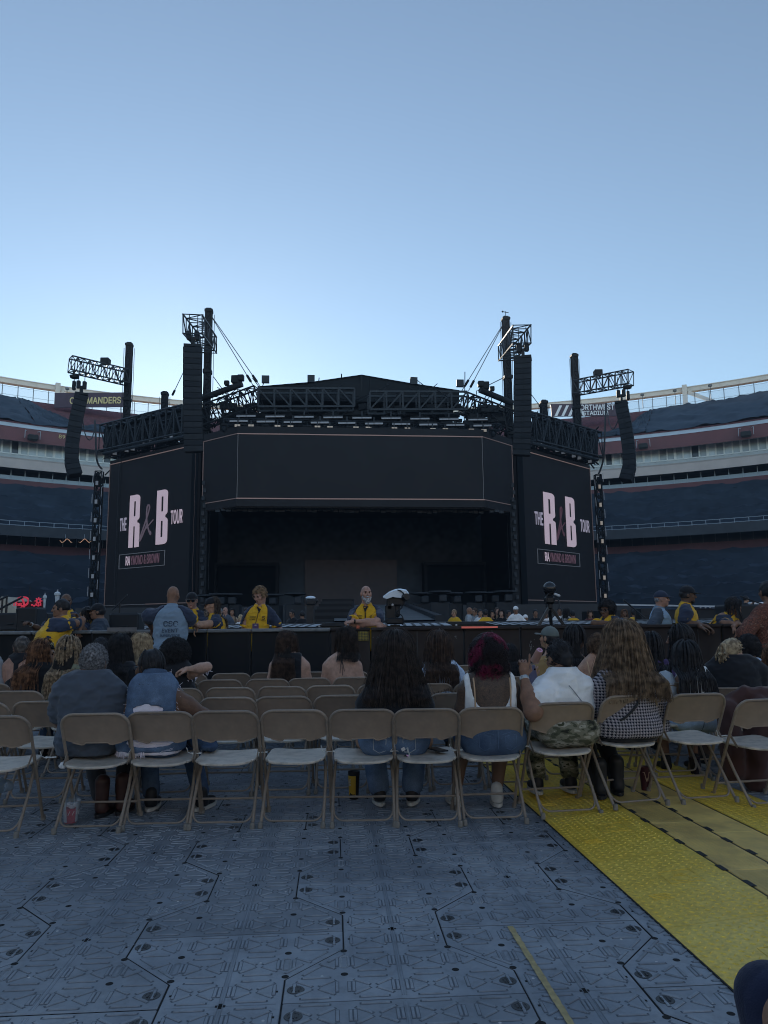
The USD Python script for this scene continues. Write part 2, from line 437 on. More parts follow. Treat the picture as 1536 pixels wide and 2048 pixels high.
M_TAPE = mat('old_tape', (.42, .33, .16), .7, .35, 30, rnd=0)
tp = MB(); a, b = gnd(1020, 1852, .0046), gnd(1150, 2060, .0046); d = unit(b - a); n = np.array([-d[1], d[0], 0]); k = 40
L, Rr = [], []
for i in range(k + 1):
    c = a + (b - a) * i / k; w = .0115 + .003 * RNG.random()
    L.append(c + n * w + n * RNG.normal(0, .001)); Rr.append(c - n * w)
tp.add(np.vstack([L, Rr]), [[i, i + 1, k + 2 + i, k + 1 + i] for i in range(k)])
single('floor_tape', tp, M_TAPE, 'worn strip of yellowed tape stuck along the grey floor beside the yellow ramp', 'tape')
M_SCUFF = mat('white_scuff', (.5, .52, .55), .8, .4, 60)
for pts, w, nm in (([(290, 1838), (330, 1818), (368, 1802)], .05, 'long pale scuff smeared across the grey floor near its left bolts'), ([(250, 1892), (270, 1888), (284, 1884)], .02, 'small white torn paper scrap beside a floor bolt at lower left')):
    sc = MB()
    for _ in range(26 if w > .03 else 14):
        i = RNG.integers(0, 2); q = gnd(*(np.array(pts[i]) + (np.array(pts[i + 1]) - pts[i]) * RNG.random()), .0034) + np.array([RNG.normal(0, w * .25), RNG.normal(0, w * .35), RNG.uniform(0, .0004)])
        an = .75 + RNG.normal(0, .15); ll = w * RNG.uniform(.25, .7); ww = w * RNG.uniform(.02, .09)
        e = np.array([math.cos(an), math.sin(an), 0]) * ll / 2; f_ = np.array([-math.sin(an), math.cos(an), 0]) * ww
        sc.quad(q - e - f_ * .3, q + f_ * -.8, q + e, q + f_ * .8)
    single('floor_scuff' if w > .03 else 'paper_scrap', sc, M_SCUFF, nm, 'scuff mark' if w > .03 else 'paper scrap', kind='stuff')

# ------------------------------------------------------------------ yellow cable ramp
M_YEL = mix_mat('yellow_ramp', {
    'g': ('geometry', {}), 'n1': ('noise_texture', {'scale': 1.6, 'detail': 8.0, 'roughness': .62}), 'n2': ('noise_texture', {'scale': 45.0, 'detail': 5.0}),
    'r1': ('rgb_ramp', {'ramp': [(.25, (.56, .36, .04)), (.42, (.80, .53, .055)), (.7, (.86, .62, .10))]}), 'r2': ('rgb_ramp', {'ramp': [(.35, (.75, .75, .75)), (.7, (1.1, 1.1, 1.1))]}),
    'mx': ('mix', {'mix_type': 'multiply', 'fac': 1.0}), 'rr': ('map_range', {'from_min': .3, 'from_max': .7, 'to_min': .55, 'to_max': .36}), 'p': ('principled_bsdf', {'specular_ior_level': .45})},
    [('g.position', 'n1.vector'), ('g.position', 'n2.vector'), ('n1.fac', 'r1.fac'), ('n2.fac', 'r2.fac'), ('r1.color', 'mx.color1'), ('r2.color', 'mx.color2'), ('mx.color', 'p.base_color'), ('n1.fac', 'rr.value'), ('rr.result', 'p.roughness')])
M_LID = mat('worn_lid', (.62, .43, .13), .6, .2, 5, .3, 90, world_space=True, rnd=.28, dirt=(.44, .30, .10))
M_RUB = mat('black_rubber', (.016, .017, .019), .7, .3, 30)
RA = math.radians(4.6)
R0 = np.array([1.053, 5.301])
RX, RY = np.array([math.cos(RA), math.sin(RA), 0]), np.array([-math.sin(RA), math.cos(RA), 0])
ramp = thing('cable_ramp', 'yellow cable protector ramp with black toothed seams crossing the grey floor', 'cable ramp', (R0[0], R0[1], .003), RA)
ML = .915


def glyph(m, cx, cy, z, s, wide):
    """pressed wheelchair symbol in a square outline, seen along the ramp"""
    def st(pts, w=.006):
        ls = LineString([(cx + x * s, cy + y * s) for x, y in pts]).buffer(w / 2, cap_style=2)
        m.poly(ls, 0, .0022, frame((0, 0, 0), (1, 0, 0), (0, 1, 0), (0, 0, 1)))
    st([(-1, -1), (1, -1), (1, 1), (-1, 1), (-1, -1)])
    st([(.35 + .5 * math.cos(t) - .45, -.25 + .5 * math.sin(t)) for t in np.linspace(1.2, 5.9, 12)])
    st([(-.15, .7), (-.1, .1), (.35, .1), (.55, -.55), (.75, -.5)]); st([(-.12, .35), (.3, .35)])


def ramp_side(x0, x1, z0, z1, mirror):
    p = UsdGeom.Xform.Define(stage, numbered(path_of(ramp), 'ramp_plate')).GetPrim(); xf(p, (0, 0, 0))
    b = MB(); y0, y1 = .0015, ML - .0015
    b.add([(x0, y0, 0), (x1, y0, 0), (x1, y0, z1), (x0, y0, z0), (x0, y1, 0), (x1, y1, 0), (x1, y1, z1), (x0, y1, z0)],
          [[0, 1, 2, 3], [4, 7, 6, 5], [3, 2, 6, 7], [0, 3, 7, 4], [1, 5, 6, 2]])
    part('plate', b, M_YEL, p)
    t = MB(); sl = (z1 - z0) / (x1 - x0); rr = np.random.default_rng(3)
    lo, hi = (x0 + .03, x1 - .03) if x0 < x1 else (x1 + .03, x0 - .03)
    k = 0
    for i, x in enumerate(np.arange(lo, hi, .0375)):
        for j, y in enumerate(np.arange(.03, ML - .02, .046)):
            yy = y + (.023 if i % 2 else 0); z = z0 + (x - x0) * sl
            if abs(x - (lo + hi) / 2 - .05) < .115 and abs(yy - .55) < .10: continue
            an = .75 if i % 2 else -.75 + np.pi / 2 * 0
            c, s_ = math.cos(an), math.sin(an); e, w, h = .0150, .0055, .0038
            R = np.array([[c, -s_, 0], [s_, c, 0], [0, 0, 1]])
            v = np.array([(-e, 0, 0), (0, -w, 0), (e, 0, 0), (0, w, 0), (-e * .45, 0, h), (e * .45, 0, h)]) @ R.T
            v[:, 2] += v[:, 0] * sl; t.add(v + [x, yy, z], [[0, 1, 4], [1, 5, 4], [1, 2, 5], [2, 3, 5], [3, 4, 5], [3, 0, 4]])
    part('diamond_tread', t, M_YEL, p, kind='stuff')
    gl = MB(); glyph(gl, (lo + hi) / 2 + .05, .55, 0, .085, 1)
    for k in range(5): gl.box((lo + .10, .30 + .016 * k, .001), (.09, .005, .002))
    v, f = gl.arr(); v = v.copy(); v[:, 2] += z0 + (v[:, 0] - x0) * sl
    part('pressed_symbol', (v, f), M_YEL, p, kind='stuff')
    return p


left0 = ramp_side(0, .574, .006, .052, False)
right0 = ramp_side(1.735, 1.161, .006, .052, True)
for k in range(-5, 6):
    if k == 0: continue
    copy_of(left0, 'ramp_plate', (0, k * ML, 0), parent=ramp); copy_of(right0, 'ramp_plate', (0, k * ML, 0), parent=ramp)
for k in range(-5, 6):
    for x0, x1, dz in ((.590, .862, 0), (.874, 1.146, .0)):
        b = MB(); b.cbox(((x0 + x1) / 2, k * ML + ML / 2 + (.3 if x0 > .7 else .55), .026), (x1 - x0 - .004, ML - .004, .052), .003)
        for q in range(9): b.box((x0 + .035 + q * .025, k * ML + ML / 2 + (.3 if x0 > .7 else .55), .0525), (.004, ML * .92, .0016)) if x0 < .7 else None
        part('channel_lid', b, M_LID, ramp)
b = MB()
for x in (.582, .868, 1.1535):
    b.box((x, 0, .023), (.013, 11 * ML, .05))
    if x < 1.1:
        for i, y in enumerate(np.arange(-5.0, 5.0, .235)):
            b.box((x + (.008 if i % 2 else -.004), y, .0528), (.030, .085, .0035))
part('hinge_seam', b, M_RUB, ramp)
b = MB()
for x in (-.0, 1.735): b.box((x, 0, .0015), (.012, 11 * ML, .006))
part('edge_lip', b, M_RUB, ramp)
# ------------------------------------------------------------------ folding chairs
M_CHAIR = mat('chair_steel', (.29, .215, .16), .48, .16, 14, .12, 160, rnd=.12, dirt=(.25, .19, .145), dscale=5)
M_SEAT = mat('chair_seat', (.58, .51, .43), .38, .12, 10, .10, 120, rnd=.1, spec=.5, dirt=(.40, .36, .31), dscale=12)
M_TUBE = mat('chair_tube', (.25, .195, .15), .42, .2, 30, .1, 200, rnd=.15, spec=.5)
M_CAP = mat('chair_foot', (.21, .19, .165), .7, .2, 30)
M_TIE = mat('white_cable_tie', (.75, .75, .72), .5, .05)


def arc(c, r, a0, a1, n=6):
    return [(c[0] + r * math.cos(t), c[1] + r * math.sin(t)) for t in np.linspace(a0, a1, n)]


def cpart(name, mesh, m, parent, **k):
    v, f = mesh.arr(); return part(name, (v * [1, 1, .955], f), m, parent, **k)


def chair_proto(lab):
    """local frame: feet centre on the ground at the rear feet line, +y forward"""
    p = thing('folding_chair', lab, 'chair')
    hw = .224
    # slanted front frame: an inverted U from the front feet up to the back's top
    def fr(u, z): return (u, .435 - (z / .775) * .385, z)       # y from .435 at floor to .05 at top
    pts = [fr(-hw, .02), fr(-hw, .4)] + [fr(x, z) for x, z in [(-hw, .69)] + arc((-hw + .085, .69), .085, np.pi, np.pi / 2, 6)] + [fr(x, z) for x, z in arc((hw - .085, .69), .085, np.pi / 2, 0, 6)] + [fr(hw, .4), fr(hw, .02)]
    cpart('front_frame', MB().tube(pts, .0112, 8), M_TUBE, p, smooth=50)
    # pressed backrest with notched lower edge
    W = hw - .006
    top = [(-W + .0, .60)] + arc((-W + .08, .685), .08, np.pi, np.pi / 2, 6) + arc((W - .08, .685), .08, np.pi / 2, 0, 6) + [(W, .60)]
    low = [(W - .012, .585), (W - .055, .572), (.105, .556), (.085, .560), (.072, .571), (-.072, .571), (-.085, .560), (-.105, .556), (-W + .055, .572), (-W + .012, .585)]
    poly = Polygon(top + low)
    nx, nz = 22, 12
    xs, zs = np.linspace(-W, W, nx), np.linspace(.55, .766, nz)
    ring0 = np.array(poly.exterior.coords)[:-1]; ring1 = np.array(poly.buffer(-.012).exterior.coords)[:-1]
    b = MB()
    import trimesh
    t = trimesh.creation.triangulate_polygon(poly, engine='earcut') if False else None
    from shapely import segmentize
    pp = segmentize(poly, .03)
    grid = [(x, z) for x in xs for z in zs if poly.buffer(-.012).contains(Point(x, z))]
    from scipy.spatial import Delaunay
    P2 = np.vstack([np.array(pp.exterior.coords)[:-1], np.array(grid)])
    D = Delaunay(P2); F = D.simplices
    cent = P2[F].mean(1); keep = [poly.contains(Point(*c)) for c in cent]; F = F[keep]
    def bulge(q, off):
        x, z = q[:, 0], q[:, 1]
        base = .435 - (z / .775) * .385
        e = np.array([poly.exterior.distance(Point(a)) for a in q])
        dish = .028 * (1 - (x / W) ** 2)                      # the back curves round the sitter
        lip = .008 * np.exp(-(e / .012) ** 2)
        return np.column_stack([x, base - dish * .85 + .006 + off + lip * np.sign(off + 1e-9) * 0 - .004 * (e < 1e-6), z])
    v0, v1 = bulge(P2, -.0035), bulge(P2, .0035)
    n = len(P2); nb = len(pp.exterior.coords) - 1; k = np.arange(nb); k2 = (k + 1) % nb
    b.add(np.vstack([v0, v1]), np.vstack([F, F[:, ::-1] + n, np.stack([k, k2, n + k2], 1), np.stack([k, n + k2, n + k], 1)]))
    cpart('backrest', b, M_CHAIR, p, smooth=35)
    cpart('back_rim', MB().tube(bulge(np.array(low[1:-1]), -.004), .0045, 6), M_CHAIR, p, smooth=50)
    # seat pan
    sp = Polygon([(-.186, .075), (-.198, .12)] + [(-.203, .30)] + arc((-.133, .385), .07, np.pi, np.pi / 2, 5) + arc((.133, .385), .07, np.pi / 2, 0, 5) + [(.203, .30), (.198, .12), (.186, .075)] + arc((.11, .085), .065, 0, -np.pi / 2, 4) + arc((-.11, .085), .065, -np.pi / 2, -np.pi, 4)).buffer(0)
    sp2 = segmentize(sp, .035); gx = [(x, y) for x in np.linspace(-.198, .198, 15) for y in np.linspace(.02, .46, 16) if sp.buffer(-.014).contains(Point(x, y))]
    P2s = np.vstack([np.array(sp2.exterior.coords)[:-1], np.array(gx)]); D = Delaunay(P2s); F = D.simplices
    F = F[[sp.contains(Point(*c)) for c in P2s[F].mean(1)]]
    def sz(q, top):
        e = np.array([sp.exterior.distance(Point(a)) for a in q]); x, y = q[:, 0], q[:, 1]
        z = .434 + .014 * (x / .19) ** 2 + .012 * ((y - .22) / .2) ** 2 * (y > .22) - .002
        z = z - .004 * np.clip(1 - e / .02, 0, 1)
        return np.column_stack([x, y, z if top else z - .016])
    v0, v1 = sz(P2s, True), sz(P2s, False); n = len(P2s); nb = len(sp2.exterior.coords) - 1; k = np.arange(nb); k2 = (k + 1) % nb
    cpart('seat', MB().add(np.vstack([v0, v1]), np.vstack([F, F[:, ::-1] + n, np.stack([k, k2, n + k2], 1), np.stack([k, n + k2, n + k], 1)])), M_SEAT, p, smooth=40)
    rim = np.array(segmentize(sp.buffer(-.004), .03).exterior.coords)[:-1]; cpart('seat_rim', MB().tube(np.column_stack([rim, sz(rim, True)[:, 2] - .007]), .0085, 6, closed=True), M_SEAT, p, smooth=60)
    # rear legs
    rw = .206
    def rl(u, z): return (u, .33 * (z / .43), z)
    for s in (-1, 1):
        cpart('rear_leg', MB().tube([rl(s * rw, .02), rl(s * (rw - .002), .25), rl(s * (rw - .012), .38), (s * (rw - .035), .30, .422)], .0105, 8), M_TUBE, p, smooth=50)
        cpart('foot_cap', MB().lathe([(0, -.002), (.0155, 0), (.017, .01), (.0155, .035), (.0125, .040), (0, .041)], (s * rw, -.001, 0), 12), M_CAP, p, smooth=50)
        cpart('foot_cap', MB().lathe([(0, -.002), (.0155, 0), (.017, .01), (.0155, .033), (.0125, .037), (0, .038)], (s * hw, .434, 0), 12), M_CAP, p, smooth=50)
    q = [(-rw + .004, .16), (-rw + .004, .115)] + arc((-rw + .07, .10), .062, np.pi, 1.5 * np.pi, 6) + arc((rw - .07, .10), .062, 1.5 * np.pi, 2 * np.pi, 6) + [(rw - .004, .115), (rw - .004, .16)]
    cpart('rear_brace', MB().tube([rl(x, z) if False else (x, .33 * (z / .43) + .006, z) for x, z in q], .0072, 7), M_TUBE, p, smooth=50)
    cpart('front_brace', MB().tube([fr(-hw, .115), fr(hw, .115)], .0085, 7), M_TUBE, p, smooth=50)
    for s in (-1, 1):
        cpart('seat_hinge', MB().bar(fr(s * (hw - .012), .50), (s * (hw - .014), .12, .425), .004, .02), M_TUBE, p)
    return p


ROWA = math.radians(5.5)
ORD = 'first second third fourth fifth sixth seventh eighth ninth tenth eleventh twelfth thirteenth fourteenth fifteenth sixteenth seventeenth eighteenth nineteenth twentieth'.split()
# nearest row: the pixel of the rear feet's middle, yaw, label
ROW1 = [(-36, 1679, .10, 'tan folding chair of the nearest row cut by the left picture edge'),
        (172, 1668, .03, 'tan folding chair holding the woman in the grey blue T-shirt'),
        (308, 1662, .03, 'tan folding chair holding the woman in the ripped denim vest'),
        (441, 1660, .02, 'empty tan folding chair right of the ripped denim vest, denim sleeve on its seat'),
        (583, 1657, -.02, 'empty tan folding chair in the nearest row with nobody on either side'),
        (727, 1656, .02, 'tan folding chair with the black and gold tumbler standing beneath it'),
        (858, 1655, .0, 'tan folding chair with a phone and keys on its seat'),
        (992, 1650, .06, 'tan folding chair holding the woman in the white tank top'),
        (1145, 1641, .16, 'tan folding chair on the yellow ramp holding the person in camouflage trousers'),
        (1285, 1632, .28, 'tan folding chair turned askew, holding the woman in the houndstooth jacket'),
        (1422, 1622, .18, 'empty tan folding chair in front of the woman with long black braids'),
        (1560, 1619, .20, 'empty tan folding chair of the nearest row cut by the right picture edge')]
chair0 = None
ROW1_POS = []
for px, py, yw, lab in ROW1:
    q = gnd(px, py); z = .0
    lat = (q[:2] - R0) @ RX[:2]
    z = .003 + (.052 * min(1, lat / .57) if 0 < lat < 1.735 else 0) * (1 if lat < 1.15 else max(0, (1.735 - lat) / .57))
    if chair0 is None:
        chair0 = chair_proto(lab); xf_ = UsdGeom.Xformable(chair0); xf_.ClearXformOpOrder()
        c, s = math.cos(yw), math.sin(yw); xf_.MakeMatrixXform().Set(Gf.Matrix4d(c, s, 0, 0, -s, c, 0, 0, 0, 0, 1, 0, q[0], q[1], z, 1))
        tag(chair0, group='tan folding chairs in the nearest row')
    else:
        copy_of(chair0, 'folding_chair', (q[0], q[1], z), yw, lab, 'chair', 'tan folding chairs in the nearest row')
    ROW1_POS.append((q[0], q[1], yw, z))
# rows further on
ROWS = {}
for r in range(1, 5):
    y0 = 5.20 + .97 * r; off = [.0, .11, -.05, .13, .02][r]
    k = 0; ROWS[r] = []
    n0 = int(-.54 * y0 / .462) - 1
    xs = [i * .462 + off for i in range(n0, -n0 + 3)]
    vis = [x for x in xs if -.535 * (y0 + .2) < x < .535 * (y0 + .6)]
    for i, x in enumerate(vis):
        y = y0 + x * math.tan(ROWA) + RNG.normal(0, .02); yw = ROWA * .6 + RNG.normal(0, .07); xx = x + RNG.normal(0, .012)
        lat = (np.array([xx, y]) - R0) @ RX[:2]
        z = .003 + (.05 if 0.1 < lat < 1.65 else 0)
        side = f'{ORD[i]} from the left' if i < len(vis) / 2 else f'{ORD[len(vis) - 1 - i]} from the right'
        rn = ORD[r] if r < 4 else "farthest"
        copy_of(chair0, 'folding_chair', (xx, y, z), yw, f'tan folding chair in the {rn} row from the camera, {side} picture edge', 'chair', f'tan folding chairs in the {rn} row')
        ROWS[r].append((xx, y, yw, z))
# ------------------------------------------------------------------ stadium stand
SC = np.array([3.0, 30.0])
M_TARP = mix_mat('seat_tarp', {
    'g': ('geometry', {}), 'n1': ('noise_texture', {'scale': .22, 'detail': 7.0, 'roughness': .6, 'distortion': .6}),
    'r1': ('rgb_ramp', {'ramp': [(.3, (.018, .027, .042)), (.7, (.040, .055, .078))]}), 'p': ('principled_bsdf', {'roughness': .7, 'specular_ior_level': .18})},
    [('g.position', 'n1.vector'), ('n1.fac', 'r1.fac'), ('r1.color', 'p.base_color')])
M_MAROON = mat('maroon_fascia', (.15, .055, .06), .6, .18, .3, world_space=True)
M_SEATRED = mat('maroon_seats', (.10, .032, .045), .6, .5, 2.0, world_space=True)
M_BEIGE = mat('beige_fascia', (.52, .42, .38), .7, .12, .4, world_space=True)
M_LEDGE = mat('grey_ledge', (.46, .48, .50), .6, .15, .5, world_space=True)
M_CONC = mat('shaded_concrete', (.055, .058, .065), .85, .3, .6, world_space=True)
M_MULL = mat('white_mullion', (.80, .81, .82), .5, .08)
M_PANE = mat('window_glass', (.46, .51, .56), .15, .3, .5, spec=.7, world_space=True, rnd=.3)  # pane base paled: the mirrored sky is put into the colour
M_PANED = mat('dark_window_glass', (.03, .035, .045), .12, .5, .35, spec=.6, world_space=True, rnd=.3)
M_BALU = mix_mat('balustrade_glass', {'t': ('transparent_bsdf', {'color': (.75, .8, .84)}), 'd': ('principled_bsdf', {'base_color': (.42, .46, .50), 'roughness': .2}), 'm': ('mix_closure', {'fac': .55})},
                 [('t.BSDF', 'm.closure1'), ('d.BSDF', 'm.closure2')], surface='m.closure')
M_RING = mat('ring_beam_paint', (.56, .51, .46), .6, .10, .4, world_space=True)
M_FENCE = mix_mat('fence_mesh', {'t': ('transparent_bsdf', {}), 'd': ('principled_bsdf', {'base_color': (.34, .36, .38), 'roughness': .6}), 'm': ('mix_closure', {'fac': .34})},
                  [('t.BSDF', 'm.closure1'), ('d.BSDF', 'm.closure2')], surface='m.closure')
M_POST = mat('fence_post', (.10, .10, .11), .6, .2)
M_RAIL = mat('rail_steel', (.36, .40, .44), .4, .15)
M_SIGNBLACK = mat('sign_purple', (.060, .034, .055), .6, .2, .5)


def lev(y, Y):                                              # height and radius of a level seen at row y of the left picture edge at depth Y
    q = at(0, y, Y); return float(np.hypot(q[0] - SC[0], q[1] - SC[1])), float(q[2])


def pol(r, a, z): return np.array([SC[0] + r * math.sin(a), SC[1] + r * math.cos(a), z])


A0, A1, NA = -1.08, 1.02, 260


UA = dict(n=150, a0=-1.75, a1=1.7)


def sweep(profile, n=NA, a0=-math.pi, a1=math.pi, jitter=None):
    aa = np.linspace(a0, a1, n + 1); P = np.array(profile); m = len(P)
    V = np.array([pol(r, a, z) for a in aa for r, z in P]).reshape(n + 1, m, 3)
    if jitter is not None: V = jitter(V, aa)
    b = MB(); F = []
    for i in range(n):
        for j in range(m - 1):
            F.append([i * m + j, (i + 1) * m + j, (i + 1) * m + j + 1, i * m + j + 1])
    return b.add(V.reshape(-1, 3), F)


stand = thing('stadium_stand', 'curving multi-tier stadium stand with black tarps over seats, club windows and maroon fascias', 'stadium')


def tarp(r0, z0, r1, z1, seed, nz=92, amp=.42):
    """draped sheet over stepped seating: steps show through, with sags and folds"""
    aa = np.linspace(A0, A1, 360); t = np.linspace(0, 1, nz)
    A, T = np.meshgrid(aa, t, indexing='ij')
    R = r0 + (r1 - r0) * T; Z = z0 + (z1 - z0) * T
    kk = np.floor(T * 14); st = T * 14 - kk; dr, dz = (r1 - r0) / 14, (z1 - z0) / 14
    R = r0 + dr * (kk + np.clip(st / .62, 0, 1)); Z = z0 + dz * (kk + np.clip((st - .62) / .3, 0, 1)) + .30 * np.exp(-((st - .93) / .07) ** 2)
    p = np.stack([A * 26, T * 5, 0 * A + seed], -1)
    rid = np.abs(meshkit.fbm(p * [1, 1.6, 1], 4, seed) - .5) * 2
    fold = np.abs(meshkit.fbm(np.stack([A * 60 + T * 9, T * 3.0, 0 * A], -1), 3, seed + 9) - .5) * 2
    d = amp * (1 - rid) ** 3 * 1.6 + .25 * amp * (1 - fold) ** 4 * 2 
    sl = np.arctan2(z1 - z0, r1 - r0)
    edge = np.clip(np.minimum(T, 1 - T) * 8, .35, 1)
    R = R - np.sin(sl) * d * edge; Z = Z + np.cos(sl) * d * edge
    Z = Z - (T > .97) * .35 * np.abs(np.sin(A * 33 + 2)) - (T < .02) * .2
    V = np.stack([SC[0] + R * np.sin(A), SC[1] + R * np.cos(A), Z], -1).reshape(-1, 3)
    n = nz; i, j = np.meshgrid(np.arange(len(aa) - 1), np.arange(nz - 1), indexing='ij'); k = (i * n + j).ravel()
    return MB().add(V, np.stack([k, k + n, k + n + 1, k + 1], 1))


L = {k: lev(*v) for k, v in dict(lo0=(1228, 72), lo1=(1105, 92), su0=(1105, 92), su1=(1088, 92), wi0=(1088, 93.4), wi1=(1066, 93.4), so0=(1066, 93.4), so1=(1064, 89), mf0=(1064, 88.6), mf1=(1049, 88.6),
        mt0=(1047, 89), mt1=(969, 100), mb0=(974, 99.6), mb1=(957, 99.6), ba1=(950, 99.6), gw0=(958, 103), gw1=(934, 103), bf0=(933, 98), bf1=(915, 98), lg=(906, 99.5), w0=(906, 99.6), w1=(877, 99.6), so2=(872, 97),
        uf0=(873, 97), uf1=(850, 97), ul=(842, 98.2), ut0=(840, 98.6), ut1=(797, 114), fe=(769, 114), rb0=(763, 116.5), rb1=(753, 116.5)).items()}
part('lower_tarp', tarp(*L['lo0'], *L['lo1'], 3), M_TARP, stand, smooth=40)
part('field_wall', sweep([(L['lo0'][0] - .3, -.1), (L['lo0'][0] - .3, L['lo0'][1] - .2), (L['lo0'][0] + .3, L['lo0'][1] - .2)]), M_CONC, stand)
part('fascia', sweep([(L['su0'][0] - .1, L['su0'][1] - .3), (L['su0'][0] - .1, L['su1'][1]), (L['wi0'][0], L['su1'][1])]), M_MAROON, stand, 'maroon fascia above the lowest tarp')
part('suite_front', sweep([(L['wi0'][0] + .25, L['wi0'][1] - .3), (L['wi0'][0] + .25, L['wi1'][1] + .5)]), M_PANED, stand, 'dark suite windows')
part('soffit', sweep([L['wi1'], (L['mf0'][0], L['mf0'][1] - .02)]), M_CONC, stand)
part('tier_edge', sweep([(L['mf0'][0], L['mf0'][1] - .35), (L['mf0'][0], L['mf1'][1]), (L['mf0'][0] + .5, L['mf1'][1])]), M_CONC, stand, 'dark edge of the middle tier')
part('middle_tarp', tarp(*L['mt0'], *L['mt1'], 11), M_TARP, stand, smooth=40)
part('fascia', sweep([(L['mb0'][0] - .1, L['mb0'][1] - .6), (L['mb0'][0] - .1, L['mb1'][1])]), M_MAROON, stand, 'maroon fascia above the middle tarp')
part('concourse_wall', sweep([(L['mb1'][0], L['mb1'][1]), (L['gw0'][0] + .2, L['mb1'][1]), (L['gw0'][0] + .2, L['gw1'][1] + 2)]), M_PANED, stand)
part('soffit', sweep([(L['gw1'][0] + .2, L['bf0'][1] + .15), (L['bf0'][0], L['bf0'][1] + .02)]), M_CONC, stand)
part('fascia', sweep([(L['bf0'][0], L['bf0'][1]), (L['bf0'][0], L['bf1'][1]), (L['bf0'][0] + .4, L['bf1'][1]), (L['w0'][0], L['lg'][1] - .3)]), M_BEIGE, stand, 'beige fascia under the club windows')
part('window_ledge', sweep([(L['w0'][0] - .25, L['bf1'][1] - .2), (L['w0'][0] - .25, L['lg'][1]), (L['w0'][0] + .3, L['lg'][1])]), M_LEDGE, stand)
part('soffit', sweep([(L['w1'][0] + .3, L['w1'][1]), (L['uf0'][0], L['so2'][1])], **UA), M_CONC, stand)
part('fascia', sweep([(L['uf0'][0], L['uf0'][1] - .3), (L['uf0'][0], L['uf1'][1])], **UA), M_MAROON, stand, 'broad maroon fascia of the upper tier')
part('upper_ledge', sweep([(L['uf0'][0] - .05, L['uf1'][1] + .02), (L['ul'][0], L['ul'][1]), (L['ul'][0] + .5, L['ul'][1])], **UA), M_LEDGE, stand)
# upper tier seats as steps
us = [];  r0, z0 = L['ut0'][0] - .4, L['ut0'][1] - .6; r1, z1 = L['ut1']
for k in range(14):
    us += [(r0 + (r1 - r0) * k / 14, z0 + (z1 - z0) * (k + .0) / 14), (r0 + (r1 - r0) * k / 14, z0 + (z1 - z0) * (k + 1) / 14)]
us += [(r1, z1), (r1, 0)]
part('upper_seating', sweep(us, **UA), M_SEATRED, stand)


def wedge_tarp(a0, a1, seed, hl, hr):
    aa = np.linspace(a0, a1, 110); t = np.linspace(0, 1, 20); A, T = np.meshgrid(aa, t, indexing='ij'); s = (A - a0) / (a1 - a0)
    top = hl + (hr - hl) * s + .05 * np.sin(A * 70) + .04 * np.sin(A * 151)
    top = np.clip(top, .05, 1.0); T2 = T * top
    rr, zz = r0 + (r1 - r0) * T2, z0 + (z1 - z0) * T2
    d = .25 + .42 * (1 - np.abs(meshkit.fbm(np.stack([A * 30 + T * 4, T * 4, 0 * A], -1), 4, seed) - .5) * 2) ** 3 + .16 * np.abs(np.sin(A * 40 + T * 3)) + .1 * ((T2 * 14) % 1)
    zz = zz + .25 + d * .8; rr = rr - d * .6
    V = np.stack([SC[0] + rr * np.sin(A), SC[1] + rr * np.cos(A), zz], -1).reshape(-1, 3)
    i, j = np.meshgrid(np.arange(109), np.arange(19), indexing='ij'); k = (i * 20 + j).ravel()
    return MB().add(V, np.stack([k, k + 20, k + 21, k + 1], 1))


def az(x, r):                                               # bearing from the stand's centre of the point seen in column x at radius r
    d = ray(x, 1000); u = d[0] / d[1]; Y = 100.0
    for _ in range(30): Y = SC[1] + math.sqrt(max(1, r * r - (u * Y - SC[0]) ** 2))
    return math.atan2(u * Y - SC[0], Y - SC[1])


part('upper_tarp', wedge_tarp(A0, az(62, r0), 5, 1.0, .98), M_TARP, stand, 'black tarp over the upper tier at the left edge', smooth=40)
part('upper_tarp', wedge_tarp(az(62, r0), az(150, r0), 6, .95, .12), M_TARP, stand, smooth=40)
part('upper_tarp', wedge_tarp(az(1240, r0), az(1300, r0), 8, .14, .96), M_TARP, stand, smooth=40)
part('upper_tarp', wedge_tarp(az(1300, r0), A1, 9, .96, 1.0), M_TARP, stand, 'black tarp over the upper tier at the right edge', smooth=40)
part('upper_tarp', wedge_tarp(az(150, r0), az(1240, r0), 12, .16, .16), M_TARP, stand, smooth=40)
M_FAR = mat('pale_fill_seats', (.42, .37, .32), .8, .4, 1.2, world_space=True)  # seating out of view, added pale to bounce warm fill light
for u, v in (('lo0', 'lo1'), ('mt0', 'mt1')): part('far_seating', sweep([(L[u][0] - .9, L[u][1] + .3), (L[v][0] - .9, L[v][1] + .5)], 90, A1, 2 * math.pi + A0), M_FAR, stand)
# fence, posts and ring beam
part('fence_mesh', sweep([(L['ut1'][0] + .05, L['ut1'][1] - .3), (L['fe'][0] + .05, L['fe'][1])], **UA), M_FENCE, stand)
for zz in (0.03, .38, .97):
    part('fence_rail', sweep([(L['fe'][0] - .02, L['ut1'][1] + (L['fe'][1] - L['ut1'][1]) * zz), (L['fe'][0] - .02, L['ut1'][1] + (L['fe'][1] - L['ut1'][1]) * zz + .06)], **UA), M_RAIL, stand)
for a in np.concatenate([np.arange(az(-10, L['fe'][0]), az(300, L['fe'][0]), .0215), np.arange(az(1180, L['fe'][0]), az(1556, L['fe'][0]), .0215)]):
    q = pol(L['fe'][0] - .1, a, 0); b = MB(); b.box((q[0], q[1], (L['ut1'][1] + L['fe'][1]) / 2), (.10, .10, L['fe'][1] - L['ut1'][1] + .4), rotz(-a)); part('fence_post', b, M_POST, stand)
rb = L['rb0'][0]
